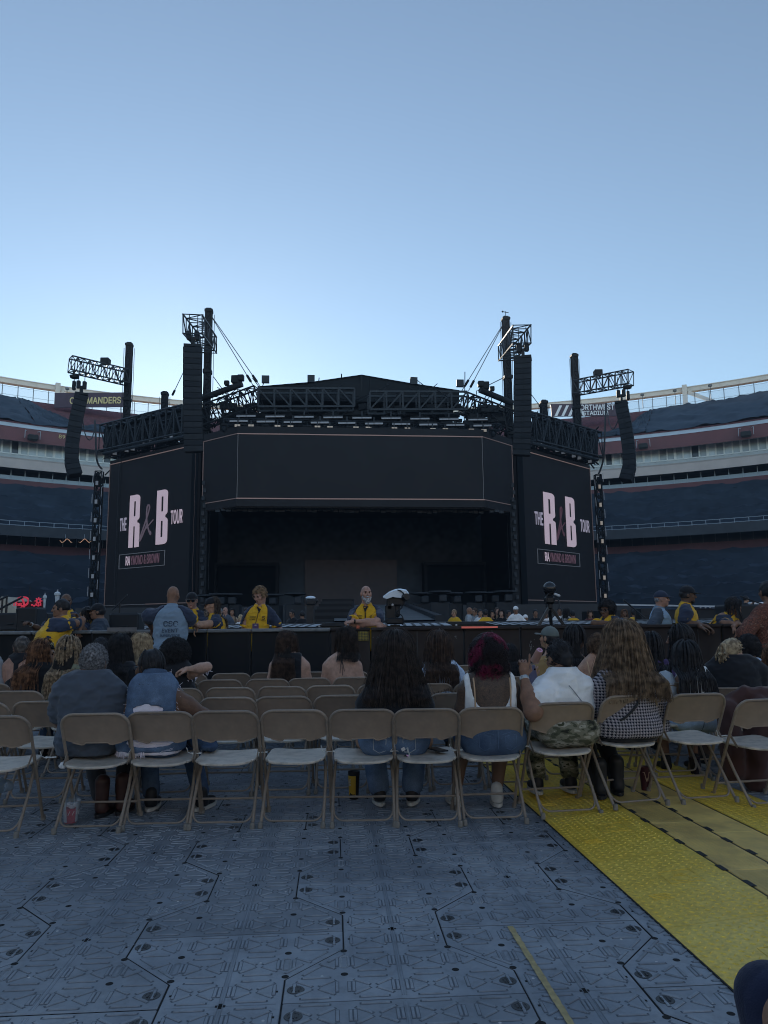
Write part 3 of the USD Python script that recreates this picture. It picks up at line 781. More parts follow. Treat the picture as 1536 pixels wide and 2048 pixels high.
part('ring_beam', sweep([(rb, L['rb0'][1]), (rb, L['rb1'][1]), (rb + 1.2, L['rb1'][1]), (rb + 1.2, L['rb0'][1]), (rb, L['rb0'][1])], **UA), M_RING, stand)
part('ring_beam_flange', sweep([(rb - .12, L['rb1'][1] - .12), (rb - .12, L['rb1'][1] + .02), (rb + 1.2, L['rb1'][1] + .02)], **UA), M_RING, stand)
for a in np.arange(-.62, .62, .028):
    if -.28 < a < .30: continue
    q = pol(rb - .03, a, (L['rb0'][1] + L['rb1'][1]) / 2); part('beam_stiffener', MB().box(q, (.07, .06, L['rb1'][1] - L['rb0'][1] - .15), rotz(-a)), M_RING, stand)
for x in (103, 1085 + 300):
    a = az(x, rb); q = pol(rb - .2, a, 0)
    b = MB(); b.box((q[0], q[1], (L['ut1'][1] + L['rb1'][1]) / 2), (.75, .8, L['rb1'][1] - L['ut1'][1] + .6), rotz(-a))
    e = pol(rb - .1, a + .055, L['ut1'][1] + .3); f_ = pol(rb - .1, a + .005, L['rb0'][1] - .2); b.bar(f_, e, .45, .6)
    part('raking_post', b, M_RING, stand)
# club windows: one prim per pane and mullion where the photograph shows them
def window_band(x0, x1, r, za, zb, step, pm, nm, extra=.0):
    a0, a1 = az(x0, r), az(x1, r); n = max(1, int(round((a1 - a0) * r / step))); w = (a1 - a0) * r / n
    for i in range(n):
        a = a0 + (a1 - a0) * (i + .5) / n
        c = pol(r + .05, a, (za + zb) / 2); R = rotz(-a)
        op = (i * 7 + int(x0)) % 11 == 3
        part('pane', MB().box(c, (w - .12, .05, zb - za - .12), R), M_PANED if op else pm, stand)
        q = pol(r - .04, a - w / 2 / r, (za + zb) / 2); part('mullion', MB().box(q, (.20 if i % 4 else .34, .18, zb - za), R), nm, stand)
    part('window_rail', sweep([(r - .08, za - .06), (r - .08, za + .10), (r + .1, za + .10)], 60, a0, a1), nm, stand)
    part('window_rail', sweep([(r + .1, zb - .12), (r - .08, zb - .12), (r - .08, zb + .05)], 60, a0, a1), nm, stand)


for x0, x1 in ((-40, 235), (1170, 1580)):
    window_band(x0, x1, L['w0'][0], L['lg'][1] + .12, L['w1'][1] - .02, 1.12, M_PANE, M_MULL)
part('back_wall', sweep([(L['w0'][0] + .6, L['lg'][1] - .5), (L['w0'][0] + .6, L['w1'][1] + 1)]), M_PANED, stand)
# balustrade panes and posts of the open concourse
for x0, x1 in ((-40, 235), (1170, 1580)):
    r = L['mb1'][0]; a0, a1 = az(x0, r), az(x1, r); n = int((a1 - a0) * r / 1.75)
    for i in range(n):
        a = a0 + (a1 - a0) * (i + .5) / n; w = (a1 - a0) * r / n
        part('balustrade_pane', MB().box(pol(r + .02, a, (L['mb1'][1] + L['ba1'][1]) / 2 + .04), (w - .06, .04, L['ba1'][1] - L['mb1'][1] + .15), rotz(-a)), M_BALU, stand)
        q = pol(r + .03, a - w / 2 / r, (L['mb1'][1] + L['gw1'][1]) / 2); part('concourse_post', MB().box(q, (.10, .1, L['gw1'][1] - L['mb1'][1] + .2), rotz(-a)), M_RAIL, stand)
    r = L['su1'][0] + .1; a0, a1 = az(x0, r), az(x1, r); n = int((a1 - a0) * r / 1.5)
    for i in range(n + 1):
        a = a0 + (a1 - a0) * i / n
        part('suite_post', MB().box(pol(r, a, (L['su1'][1] + L['wi1'][1]) / 2), (.09, .09, L['wi1'][1] - L['su1'][1]), rotz(-a)), M_RAIL if x0 < 0 else M_CONC, stand)
    # rail on the middle tier's edge
    r = L['mf0'][0] + .06; b = MB()
    for dz in (.05, .55): b.add(*sweep([(r, L['mf1'][1] + dz), (r, L['mf1'][1] + dz + .06), (r + .06, L['mf1'][1] + dz + .06)], 80, az(x0, r), az(x1, r)).arr())
    for a in np.arange(az(x0, r), az(x1, r), .022): b.box(pol(r + .02, a, L['mf1'][1] + .28), (.06, .06, .6), rotz(-a))
    part('tier_rail', b, M_RAIL, stand)
# hanging speakers on the upper fascia
M_BLK = mat('matt_black', (.014, .015, .017), .65, .25, 20)
for x, yy in ((58, 862), (1293, 886), (1503, 850)):
    a = az(x, L['uf0'][0] - .6); q = pol(L['uf0'][0] - .8, a, L['uf0'][1] + .25)
    s = thing('stand_loudspeaker', {58: 'black loudspeaker bracketed to the maroon fascia of the left stand', 1293: 'black loudspeaker on the right stand fascia, nearer the stage', 1503: 'black loudspeaker on the right stand fascia, near the right picture edge'}[x], 'loudspeaker', q, -a, 'loudspeakers on the stand fascia')
    part('cabinet', MB().cbox((0, 0, 0), (1.3, .8, .75), .12), M_BLK, s)
    for sx_ in (-.95, .95): part('bracket', MB().bar((sx_, .3, -.1), (sx_, .3, 1.0), .06).bar((sx_, .3, 1.0), (sx_ * .7, .75, 1.0), .06), M_RAIL, s)
# lit chandeliers behind the suite glass
M_GLOW = mat('warm_lamp', (.8, .5, .3), .5, .05, emit=(1.0, .55, .32), estr=.16)
for k, x in enumerate((130, 168)):
    q = at(x, 1083, 92.9); s = thing('ceiling_lamp', f'{"left" if k == 0 else "right"}-hand warm glowing lamp cluster inside the suite window left of the stage', 'lamp', q, 0, 'lit lamps in the suite')
    rr = np.random.default_rng(k + 4); b = MB()
    for i in range(9):
        t = i / 8 - .5; b.bar((t * 1.3, 0, .1 + .25 * math.sin(t * 7 + k)), (t * 1.3 + .25, 0, .1 + .28 * math.sin(t * 7 + 1.6 + k)), .028, .028)
    part('bulb_string', b, M_GLOW, s); part('hanger', MB().bar((0, 0, .35), (0, 0, .9), .04), M_RAIL, s)
# sign boards on the top of the stand
M_SIGNTXT = mat('sign_yellow', (.62, .50, .24), .6, .05)
M_SIGNWHT = mat('sign_white', (.72, .70, .72), .6, .05)


def board(name, x0, x1, y0, y1, Y, m, label, texts):
    a, b_, c = at(x0, y1, Y), at(x1, y1, Y), at(x0, y0, Y); w = b_[0] - a[0]; h = c[2] - a[2]
    s = thing(name, label, 'sign', a, math.atan2(b_[1] - a[1], w))
    part('board', MB().box((w / 2, .12, h / 2), (w, .2, h)), m, s)
    for i in range(3): part('board_rib', MB().box((w * (i + .5) / 3, .02, h / 2), (.05, .06, h)), m, s)
    for txt, u, v, hh, sx_, mm in texts:
        if txt.startswith('/'):
            z = MB(); u0 = u * w
            for k in range(3): z.poly(Polygon([(0, 0), (hh * .5, hh), (hh * .75, hh), (hh * .25, 0)]), 0, .05, frame((u0 + k * hh * .62, 0, v * h), (1, 0, 0), (0, 0, 1), (0, -1, 0)))
            z.poly(Polygon([(0, 0), (hh * .5, hh), (hh * 1.0, hh * .0), (hh * .8, 0), (hh * .5, hh * .5), (hh * .3, 0)]), 0, .05, frame((u0 + hh * 1.8, 0, v * h), (1, 0, 0), (0, 0, 1), (0, -1, 0)))
            part('emblem', z, mm, s); continue
        t = meshkit.text_mesh(txt, hh, .06, bold=True); vv = np.array(t.vertices) * [sx_, 1, 1]
        M = frame((u * w, 0, v * h), (1, 0, 0), (0, 0, 1), (0, -1, 0)); part('lettering', (vv @ M[:3, :3].T + M[:3, 3], t.faces), mm, s)
    return s


board('team_sign', 108, 252, 786, 815, 112.5, M_SIGNBLACK, 'dark purple team sign with yellow letters, partly hidden by the left hanging speakers', [('COMMANDERS', .21, .24, 1.0, .80, M_SIGNTXT), ])
board('stadium_sign', 1103, 1248, 808, 833, 116, M_SIGNBLACK, 'dark sign reading NORTHWEST STADIUM on top of the right stand', [('///N', .04, .02, 1.75, 1, M_SIGNWHT), ('NORTHWEST', .335, .50, .82, .86, M_SIGNWHT), ('STADIUM', .43, .08, .66, .95, M_SIGNWHT)])
q0, q1 = at(108, 876, 99.0), at(140, 878, 99.6)
t = meshkit.text_mesh('89 SAM', .52, .05); vv = np.array(t.vertices); M = frame(pol(L['uf0'][0] - .12, az(110, L['uf0'][0]), L['uf0'][1] + .75), (math.cos(-az(110, 80)), math.sin(-az(110, 80)), 0), (0, 0, 1), (0, -1, 0))
part('fascia_lettering', (vv @ M[:3, :3].T + M[:3, 3], t.faces), M_SIGNTXT, stand)
# small flood lamps and figures on the fence line: thin poles
for x in (122, 1438, 1365, 1298):
    a = az(x, L['fe'][0]); q = pol(L['fe'][0] - .5, a, L['fe'][1] - 1.6)
    s = thing('pole_lamp', {122: 'small pole lamp on the fence of the left stand', 1438: 'tallest small pole lamp on the right stand fence', 1365: 'small pole lamp on the right stand fence, between the other two', 1298: 'small pole lamp on the right stand fence, beside the sign'}[x], 'lamp', q, 0, 'pole lamps on the stand fence')
    part('pole', MB().tube([(0, 0, 0), (0, 0, 2.3)], .06, 6), M_POST, s); part('lamp_head', MB().cbox((0, 0, 2.45), (.55, .4, .4), .05), M_POST, s)
# ------------------------------------------------------------------ concert stage
M_STEEL = mat('black_truss', (.011, .012, .014), .6, .3, 6, spec=.25)
M_STEELG = mat('grey_truss', (.028, .032, .038), .5, .2, 6, spec=.3)
M_CLOTH = mat('black_drape', (.008, .010, .013), .9, .3, 1.5, spec=.15, world_space=True)
M_DECK = mat('stage_deck', (.028, .031, .036), .45, .2, 1.0, world_space=True)
M_LED = mat('led_screen_face', (.0075, .0085, .0105), .45, .06, .4, spec=.15, emit=(.125, .145, .19), estr=.014, world_space=True)
M_LINE = mat('screen_border_line', (.08, .06, .06), .5, .05, emit=(.55, .42, .42), estr=.055)
M_LINEB = mat('screen_border_bright', (.08, .06, .06), .5, .05, emit=(.95, .66, .62), estr=.065)
M_LINED = mat('screen_border_dim', (.1, .1, .1), .5, .05, emit=(.30, .34, .42), estr=.07)
M_LILAC = mat('screen_letters', (.2, .17, .2), .5, .08, 2.5, emit=(.62, .50, .60), estr=.27)
M_LILACD = mat('screen_letters_dim', (.2, .18, .22), .5, .08, emit=(.42, .39, .50), estr=.26)
M_AMP = mat('screen_ampersand', (.06, .05, .06), .5, .08, emit=(.34, .26, .34), estr=.10)
M_AMPR = mat('screen_ampersand_red', (.04, .02, .03), .5, .08, emit=(.30, .15, .21), estr=.08)
M_NAMES = mat('screen_names', (.1, .05, .07), .5, .25, 2.2, emit=(.36, .20, .25), estr=.085)
M_LAMPW = mat('lamp_face_warm', (.34, .29, .24), .4, .12, 30, emit=(1.0, .82, .66), estr=.08)
M_LAMPS = mat('lamp_strip', (.16, .18, .21), .4, .2, 8, emit=(.75, .85, 1.0), estr=.04)
M_CABLE = mat('steel_cable', (.05, .05, .055), .5, .1)
M_SPK = mat('speaker_cabinet', (.015, .017, .021), .65, .2, 8, spec=.2)
M_GRILL = mat('speaker_grille', (.017, .019, .023), .6, .25, 60, spec=.25)
M_ROOF = mat('roof_membrane', (.010, .011, .013), .7, .25, .8, spec=.2, world_space=True)

ZT = None


def truss(p, q, w, h, up=(0, 0, 1), bays=8, rc=.055, rb=.032, n=5):
    """box truss: four chords (list of meshes) and one lattice mesh"""
    p, q = np.asarray(p, float), np.asarray(q, float); d = unit(q - p); u = np.asarray(up, float)
    x = unit(np.cross(d, u)); z = np.cross(x, d)
    cs = [(-w / 2, -h / 2), (w / 2, -h / 2), (w / 2, h / 2), (-w / 2, h / 2)]
    ch = [MB().tube([p + x * a + z * b, q + x * a + z * b], rc, n) for a, b in cs]
    l = MB(); L_ = np.linalg.norm(q - p)
    for i in range(bays + 1):
        o = p + d * L_ * i / bays
        for k in range(4):
            a, b = cs[k], cs[(k + 1) % 4]; A, B = o + x * a[0] + z * a[1], o + x * b[0] + z * b[1]
            l.tube([A, B], rb, 4, cap=False)
            if i < bays:
                e, f_ = (a, b) if i % 2 else (b, a)
                l.tube([o + x * e[0] + z * e[1], o + d * L_ / bays + x * f_[0] + z * f_[1]], rb, 4, cap=False)
    return ch, l


def put_truss(parent, p, q, w, h, m=None, up=(0, 0, 1), bays=8, rc=.055, rb=.032):
    m = m or M_STEEL; ch, l = truss(p, q, w, h, up, bays, rc, rb)
    for c in ch: part('chord', c, m, parent, smooth=60)
    part('lattice', l, m, parent, kind='stuff')


# ---- LED wall: header of three facets and two wings
D_L, D_R = 57.0, 58.9
HL = (at(474, 866.6, D_L), at(474, 995, D_L)); HR = (at(966, 873.6, D_R), at(966, 1000.5, D_R))
HLO = (at(406, 882.6, 59.6), at(406, 1005, 59.6)); HRO = (at(1025, 893, 62.2), at(1025, 1013, 62.2))
WLI = (at(392, 884, 59.8), at(392, 1207, 59.8)); WLO = (at(219, 931.5, 67.3), at(209, 1209, 67.3))
WRI = (at(1036, 897, 62.6), at(1043, 1203, 62.6)); WRO = (at(1181, 941, 71.6), at(1192, 1205, 71.6))


def panel_frame(A, B, zt, zb):
    """vertical rectangle from ground points A to B (left to right as seen): origin bottom left, x along, y up, z towards the viewer"""
    A, B = np.array([A[0], A[1], zb]), np.array([B[0], B[1], zb]); x = unit(B - A); z = np.cross(x, [0, 0, 1.0])
    return frame(A, x, (0, 0, 1), z), np.linalg.norm(B - A), zt - zb


def led(name, label, A, B, zt, zb, lines, margin=.0, over=.6):
    M, w, h = panel_frame(A, B, zt, zb); s = thing(name, label, 'LED screen')
    b = MB(); b.box((w / 2, h / 2, -.3), (w + .0, h + 2 * over, .5)); v, f = b.arr(); part('screen_panel', (v @ M[:3, :3].T + M[:3, 3], f), M_LED, s)
    for (x0, y0, x1, y1, t, m) in lines:
        e = MB(); cx, cy = (x0 + x1) / 2 * w, (y0 + y1) / 2 * h; dx, dy = abs(x1 - x0) * w, abs(y1 - y0) * h
        e.box((cx, cy, -.035), (max(dx, t), max(dy, t), .04)); v, f = e.arr(); part('border_line', (v @ M[:3, :3].T + M[:3, 3], f), m, s)
    return s, M, w, h


ztop = float((HL[0][2] + HR[0][2]) / 2); zbot = float((HL[1][2] + HR[1][2]) / 2)
zw = float((WLI[0][2] + WRI[0][2] + WLO[0][2] + WRO[0][2]) / 4)
led('header_screen', 'dark central facet of the screen above the stage opening, thin pink border lines', HL[0], HR[0], ztop, zbot, [(0, 1, 1, 1, .075, M_LINEB), (0, 0, 1, 0, .085, M_LINEB), (.004, 0, .004, 1, .03, M_LINED), (.996, 0, .996, 1, .03, M_LINED)])
led('header_screen', 'narrow dark header facet left of the central one, beside the left inner speaker hang', HLO[0], HL[0], ztop, zbot, [(0, 1, 1, 1, .06, M_LINE), (0, 0, 1, 0, .06, M_LINE), (0.01, 0, .01, 1, .06, M_LINE)])
led('header_screen', 'narrow dark header facet right of the central one, beside the right inner speaker hang', HR[0], HRO[0], ztop, zbot, [(0, 1, 1, 1, .06, M_LINE), (0, 0, 1, 0, .06, M_LINE), (.99, 0, .99, 1, .06, M_LINE)])
zb2 = 2.95


def letters(w, h):
    """R and B as tall condensed block letters, 1 unit wide x 5 high boxes"""
    def rr(x0, y0, x1, y1, r): return sbox(x0, y0, x1, y1).buffer(-r).buffer(r, quad_segs=6)
    Bq = unary_union([rr(0, 2.45, 1.0, 5, .32), rr(0, 0, 1.04, 2.75, .34), sbox(0, 0, .5, 5)]).difference(unary_union([rr(.44, 2.95, .60, 4.35, .05), rr(.44, .75, .60, 2.25, .05)]))
    Bq = unary_union([rr(0, 2.62, 1.0, 5, .34), rr(0, 0, 1.04, 2.46, .36), sbox(0, 0, .5, 5)]).union(sbox(.0, 2.3, .80, 2.8)).difference(unary_union([rr(.41, 3.0, .62, 4.40, .06), rr(.41, .65, .62, 2.15, .06)]))
    Rq = unary_union([rr(0, 2.52, 1.0, 5, .34), sbox(0, 0, .41, 5), sbox(.60, 0, 1.03, 1.9), rr(.35, 1.2, 1.02, 2.32, .24), sbox(.3, 2.0, .78, 2.8)]).difference(unary_union([rr(.41, 2.95, .62, 4.40, .06), sbox(.41, -.1, .60, 2.0)]))
    return Rq, Bq


def wing(name, label, A, B, side):
    s, M, w, h = led(name, label, A, B, zw, zb2, [(0, 1, 1, 1, .07, M_LINEB), (.004, 0, .004, 1, .05, M_LINE), (.996, 0, .996, 1, .05, M_LINE), (.5 if side < 0 else .0, 0, 1.0 if side < 0 else 1, 0, .07, M_LINE), (0, 0, 1, 0, .04, M_LINED)], over=.35)

    def txt(t, x, y, hh, wd, m, nm='lettering', bold=True):
        tm = meshkit.text_mesh(t, hh, .02, bold=bold); v = np.array(tm.vertices); v[:, 0] -= v[:, 0].min(); v[:, 0] *= wd / v[:, 0].max(); v += [x, y, .0]
        part(nm, (v @ M[:3, :3].T + M[:3, 3], tm.faces), m, s)

    def shp(g, x, y, sx_, sy_, m, nm):
        b = MB(); b.poly(affinity.scale(g, sx_, sy_, origin=(0, 0)), -.04, .012, M @ frame((x, y, 0), (1, 0, 0), (0, 1, 0), (0, 0, 1))); part(nm, b, m, s)
    Rq, Bq = letters(w, h)
    ux = w * .128; uy = h * .072
    # horizontal layout as measured on the wing
    xs = dict(the=.165, r=.278, amp=.405, b=.595, tour=.755) if side < 0 else dict(the=.175, r=.30, amp=.46, b=.60, tour=.80)
    ww = dict(the=.08, r=.118, amp=.155, b=.118, tour=.125) if side < 0 else dict(the=.105, r=.145, amp=.125, b=.125, tour=.135)
    shp(Rq, xs['r'] * w, h * .385, ww['r'] * w, uy, M_LILAC, 'letter'); shp(Bq, xs['b'] * w, h * .385, ww['b'] * w, uy, M_LILAC, 'letter')
    txt('THE', xs['the'] * w, h * .51, h * .085, ww['the'] * w, M_LILACD); txt('TOUR', xs['tour'] * w, h * .51, h * .085, ww['tour'] * w, M_LILAC if side < 0 else M_LILACD)
    cx, cy, aw, ah = (xs['amp'] + ww['amp'] * .5) * w, h * .54, ww['amp'] * w * 1.0, h * .24
    P = [(.46, -.05), (.1, -.32), (-.22, -.12), (.1, .3), (.32, .46), (.12, .50), (-.06, .2), (.06, -.1), (.3, -.36)]
    P = [(-.05 + .1, -.02), (-.35, -.40), (-.48, -.48), (-.42, -.36), (-.1, 0.02), (.16, .36), (.14, .49), (.02, .46), (-.02, .25), (.06, -.05), (.26, -.30), (.30, -.26)]
    from scipy.interpolate import CubicSpline
    c = CubicSpline(np.arange(len(P)), np.array(P)); q = c(np.linspace(0, len(P) - 1, 60)); q2 = np.array([(-.2, -.22), (.1, -.10), (.48, .06)])
    g = unary_union([LineString([(cx + a * aw, cy + b * ah) for a, b in q]).buffer(.07), LineString([(cx + a * aw, cy + b * ah) for a, b in q2]).buffer(.045)])
    b = MB(); b.poly(g, -.04, .008, M); part('ampersand', b, M_AMP if side < 0 else M_AMPR, s)
    x0, x1 = (.17, .70) if side < 0 else (.195, .77)
    fr = sbox(x0 * w, h * .245, x1 * w, h * .345); fr = fr.difference(fr.buffer(-.05)); b = MB(); b.poly(fr, -.04, .006, M); part('name_frame', b, M_LINED, s)
    tw = (x1 - x0) * w
    txt('RA', x0 * w + tw * .16, h * .268, h * .058, tw * .10, M_LILAC); txt('YMOND & BROWN', x0 * w + tw * .27, h * .268, h * .058, tw * .62, M_NAMES)
    return s


wing('wing_screen', 'left wing screen reading THE R&B TOUR RAYMOND & BROWN', WLO[0], WLI[0], -1)
wing('wing_screen', 'right wing screen reading THE R&B TOUR RAYMOND & BROWN', WRI[0], WRO[0], 1)

# ---- the stage house: opening, back walls, deck
DZ = 2.55
stg = thing('concert_stage', 'huge black concert stage with a deep dark opening, roof and back wall', 'stage')
cen_f = (HL[0] + HR[0]) / 2; ax = unit(np.array([-(HR[0] - HL[0])[1], (HR[0] - HL[0])[0], 0])); lx = unit(np.array([(HR[0] - HL[0])[0], (HR[0] - HL[0])[1], 0]))


def S(u, v, z): return np.array([cen_f[0], cen_f[1], 0]) + lx * u + ax * v + np.array([0, 0, z])


Rst = np.stack([lx, ax, [0, 0, 1]], 1)


def sbx(name, u0, u1, v0, v1, z0, z1, m, lab=None, parent=None):
    b = MB(); b.box(S((u0 + u1) / 2, (v0 + v1) / 2, (z0 + z1) / 2), (u1 - u0, v1 - v0, z1 - z0), Rst); return part(name, b, m, parent or stg, lab)


UL, UR = float((HLO[0] - S(0, 0, 0)) @ lx), float((HRO[0] - S(0, 0, 0)) @ lx)
sbx('deck', UL - 9, UR + 9, 1.5, 22, .4, DZ, M_DECK); M_BWALL = mat('painted_haze_wall', (.075, .088, .108), .85, .2, .5, spec=.2, world_space=True)  # wall colour lifted: lit haze of the opening is painted into it
sbx('back_wall', UL - 3, UR + 3, 17.4, 17.8, DZ, ztop + 1, M_BWALL)
sbx('side_wall', UL - .9, UL - .4, 3.2, 17.5, DZ, ztop, M_CLOTH); sbx('side_wall', UR + .4, UR + .9, 3.2, 17.5, DZ, ztop, M_CLOTH)
sbx('ceiling', UL + .2, UR - .2, 3.6, 17.6, zbot + .9, zbot + 1.2, M_CLOTH)
M_BACKRED = mat('back_screen_red', (.070, .064, .072), .5, .2, .6, emit=(.16, .075, .085), estr=.004, world_space=True)
_unused = None if True else mat('back_screen_dark', (.013, .014, .017), .5, .2, .6, emit=(.07, .09, .125), estr=.006, world_space=True)
sbx('back_screen', -4.6, 4.6, 17.15, 17.35, DZ + .2, zbot - 3.4, M_BACKRED)
for u0, u1 in ((-13.0, -7.4), (7.4, 13.0)):
    sbx('portal_frame', u0 - .3, u0, 15.2, 16.9, DZ, DZ + 4.2, M_SPK); sbx('portal_frame', u1, u1 + .3, 15.2, 16.9, DZ, DZ + 4.2, M_SPK); sbx('portal_lintel', u0 - .3, u1 + .3, 15.2, 16.9, DZ + 4.2, DZ + 4.5, M_SPK)
    sbx('portal_curtain', u0, u1, 16.2, 16.3, DZ, DZ + 4.2, M_CLOTH)
for u in (UL + .25, UR - .25):
    sbx('leg_post', u - .28, u + .28, 2.6, 3.2, 0, zbot + .4, M_STEEL); b = MB()
    for k in range(16): b.box(S(u + .05 * (-1) ** k, 2.4, DZ + .6 + k * .62), (.22, .14, .34), Rst)
    part('post_fixtures', b, M_STEELG, stg, kind='stuff')
# ruffled cable and drape line under the header
b = MB(); rr = np.random.default_rng(5)
for u in np.arange(UL + 1.5, UR - 1.5, .42): b.box(S(u, 1.3 + rr.normal(0, .1), zbot - .75 + rr.normal(0, .05)), (.36, .16, .14 + .12 * rr.random()), Rst)
part('header_underside', b, M_STEELG, stg, kind='stuff')
b = MB()
for u, v in ((-9.6, 0), (9.6, 0)): pass
for A_, B_ in ((HLO[0], HL[0]), (HL[0], HR[0]), (HR[0], HRO[0])):
    d = unit((B_ - A_) * [1, 1, 0]); nrm = np.array([d[1], -d[0], 0])
    b.bar(np.array([A_[0], A_[1], zbot - .62]) - nrm * .5, np.array([B_[0], B_[1], zbot - .62]) - nrm * .5, .25, .12)
part('header_rail', b, M_STEELG, stg)
# gable roof
def gab(u, z, v): return S(u, v, z)
pk = at(723, 751, 62); zl = float(at(515, 774, 60)[2]); zp = float(pk[2]); upk = float((pk - S(0, 0, 0)) @ lx); uL = float((at(515, 774, 60) - S(0, 0, 0)) @ lx); uR = float((at(918, 782, 63) - S(0, 0, 0)) @ lx)
V = [at(515, 800, 60), at(515, 774.5, 60), at(622, 765.5, 61), at(723, 751, 62), at(822, 768, 62.6), at(918, 782, 63.2), at(918, 806, 63.2)]
V2 = [p + ax * 16 for p in V]; b = MB(); n = len(V); b.add(V + V2, [[i, (i + 1) % n, n + (i + 1) % n, n + i] for i in range(n)]); b.add(V, [[0, 1, 2], [0, 2, 4], [2, 3, 4], [0, 4, 6], [4, 5, 6]])
part('gable_roof', b, M_ROOF, stg)
part('gable_trim', MB().tube([p - ax * .1 for p in V[1:6]], .05, 6), M_ROOF, stg); part('gable_post', MB().bar(at(723, 790, 61.8), at(723, 752, 61.8), .16), M_STEEL, stg)
for u in (-8.0, -4.3, 4.2, 8.1): part('roof_box', MB().box(S(upk + u, 1.8, zl + .55 - abs(u) * .03), (.6, .3, .6), Rst), M_STEELG, stg)
part('roof_mast', MB().tube([at(683, 760, 62), at(683, 748, 62)], .05, 5), M_STEEL, stg)
# front fascia trusses
def fasc(x0, x1, y0, y1, lab, Y0, Y1):
    t = thing('roof_truss', lab, 'truss', group='trusses along the roof front')
    pL, pR = (at(x0, y0, Y0) + at(x0, y1, Y0)) / 2, (at(x1, y0, Y1) + at(x1, y1, Y1)) / 2; hh = at(x0, y0, Y0)[2] - at(x0, y1, Y0)[2]
    d = unit(pR - pL); x = np.array([0, 0, 1.0]); yv = np.cross(x, d); L_ = np.linalg.norm(pR - pL); nb = 6
    for dy in (0, 1.3):
        for dz in (hh / 2, -hh / 2): part('chord', MB().bar(pL + x * dz + yv * dy, pR + x * dz + yv * dy, .16), M_STEELG, t)
    for i in range(nb + 1):
        for w_ in (0, 1.3): part('upright', MB().bar(pL + d * L_ * i / nb + x * hh / 2 + yv * w_, pL + d * L_ * i / nb - x * hh / 2 + yv * w_, .14), M_STEELG, t)
        if i < nb:
            s_ = 1 if x0 < 700 else -1; o = pL + d * L_ * i / nb
            part('diagonal', MB().bar(o + x * hh / 2 * s_, o + d * L_ / nb - x * hh / 2 * s_, .12), M_STEELG, t)
    return t
fasc(516, 709, 776.5, 813, 'grey box truss along the roof front, left half', 58.0, 59.0)
fasc(740, 935, 783, 819, 'grey box truss along the roof front, right half', 59.0, 60.2)
# ---- lighting rows under the roof
for row, (ya, yb, xa, xb, n, hh, lab) in enumerate(((831, 839, 463, 985, 9, .14, 'upper'), (841, 851, 450, 992, 10, .16, 'lower'))):
    for i in range(n):
        x = xa + (xb - xa) * (i + .5) / n; y = ya + (yb - ya) * (i + .5) / n; w = (xb - xa) / n * .68
        Y = 57.4 + 2.2 * (x - 440) / 560; a, c = at(x - w / 2, y, Y), at(x + w / 2, y, Y); L_ = c[0] - a[0]
        s = thing('strip_light', f'pale linear strip light, {ORD[i] if i < n / 2 else ORD[n - 1 - i]} from the {"left" if i < n / 2 else "right"} in the {lab} row under the roof', 'stage light', (a + c) / 2, math.atan2(c[1] - a[1], L_), f'strip lights in the {lab} row')
        part('housing', MB().box((0, .16, .03), (L_, .2, hh + .12)), M_STEEL, s)
        for k in (-1, 1): part('lit_bar', MB().box((k * L_ * .25, .03, -.02), (L_ * .47, .08, hh * .75)), M_LAMPS, s)
        part('yoke', MB().bar((0, .16, .1), (0, .16, .55), .1), M_STEELG, s)
xs_ = [475, 502, 555, 581, 635, 660, 712, 737, 789, 815, 866, 891, 943, 968]
for i, x in enumerate(xs_):
    y = 851 + (x - 475) * .0195; Y = 57.0 + 2.2 * (x - 440) / 560; q = at(x, y, Y)
    s = thing('blinder_light', f'warm white blinder lamp, {ORD[i] if i < 7 else ORD[13 - i]} from the {"left" if i < 7 else "right"} in the row above the header screen', 'stage light', q, .13, 'blinder lamps above the header screen')
    part('housing', MB().box((0, .2, 0), (.52, .3, .34)), M_STEEL, s)
    for k in (-1, 1): part('lens', MB().box((k * .115, .03, 0), (.20, .06, .21)), M_LAMPW, s)
    part('bracket', MB().bar((0, .2, .15), (0, .2, .5), .08), M_STEELG, s)
for i in range(20):
    x = 448 + i * 27.8; y = 857 + (x - 475) * .0195; Y = 57.2 + 2.2 * (x - 440) / 560; q = at(x + 12 * math.sin(i * 2.1), y, Y)
    s = thing('moving_light', f'dark moving-head lamp hanging just above the header screen, {ORD[i] if i < 10 else ORD[19 - i]} from the {"left" if i < 10 else "right"}', 'stage light', q, .13 + .4 * math.sin(i), 'dark moving lamps above the header screen')
    part('head', MB().ball((0, 0, -.08), (.2, .24, .26), 10), M_SPK, s, smooth=60); part('yoke', MB().box((-.23, 0, .08), (.06, .2, .45)).box((.23, 0, .08), (.06, .2, .45)).box((0, 0, .3), (.5, .26, .12)), M_STEEL, s)
s = thing('lighting_truss', 'thin black truss carrying the rows of lights beneath the roof', 'truss')
put_truss(s, at(448, 845, 58.4), at(1000, 856, 60.6), .6, .5, M_STEELG, bays=34, rc=.05, rb=.03)
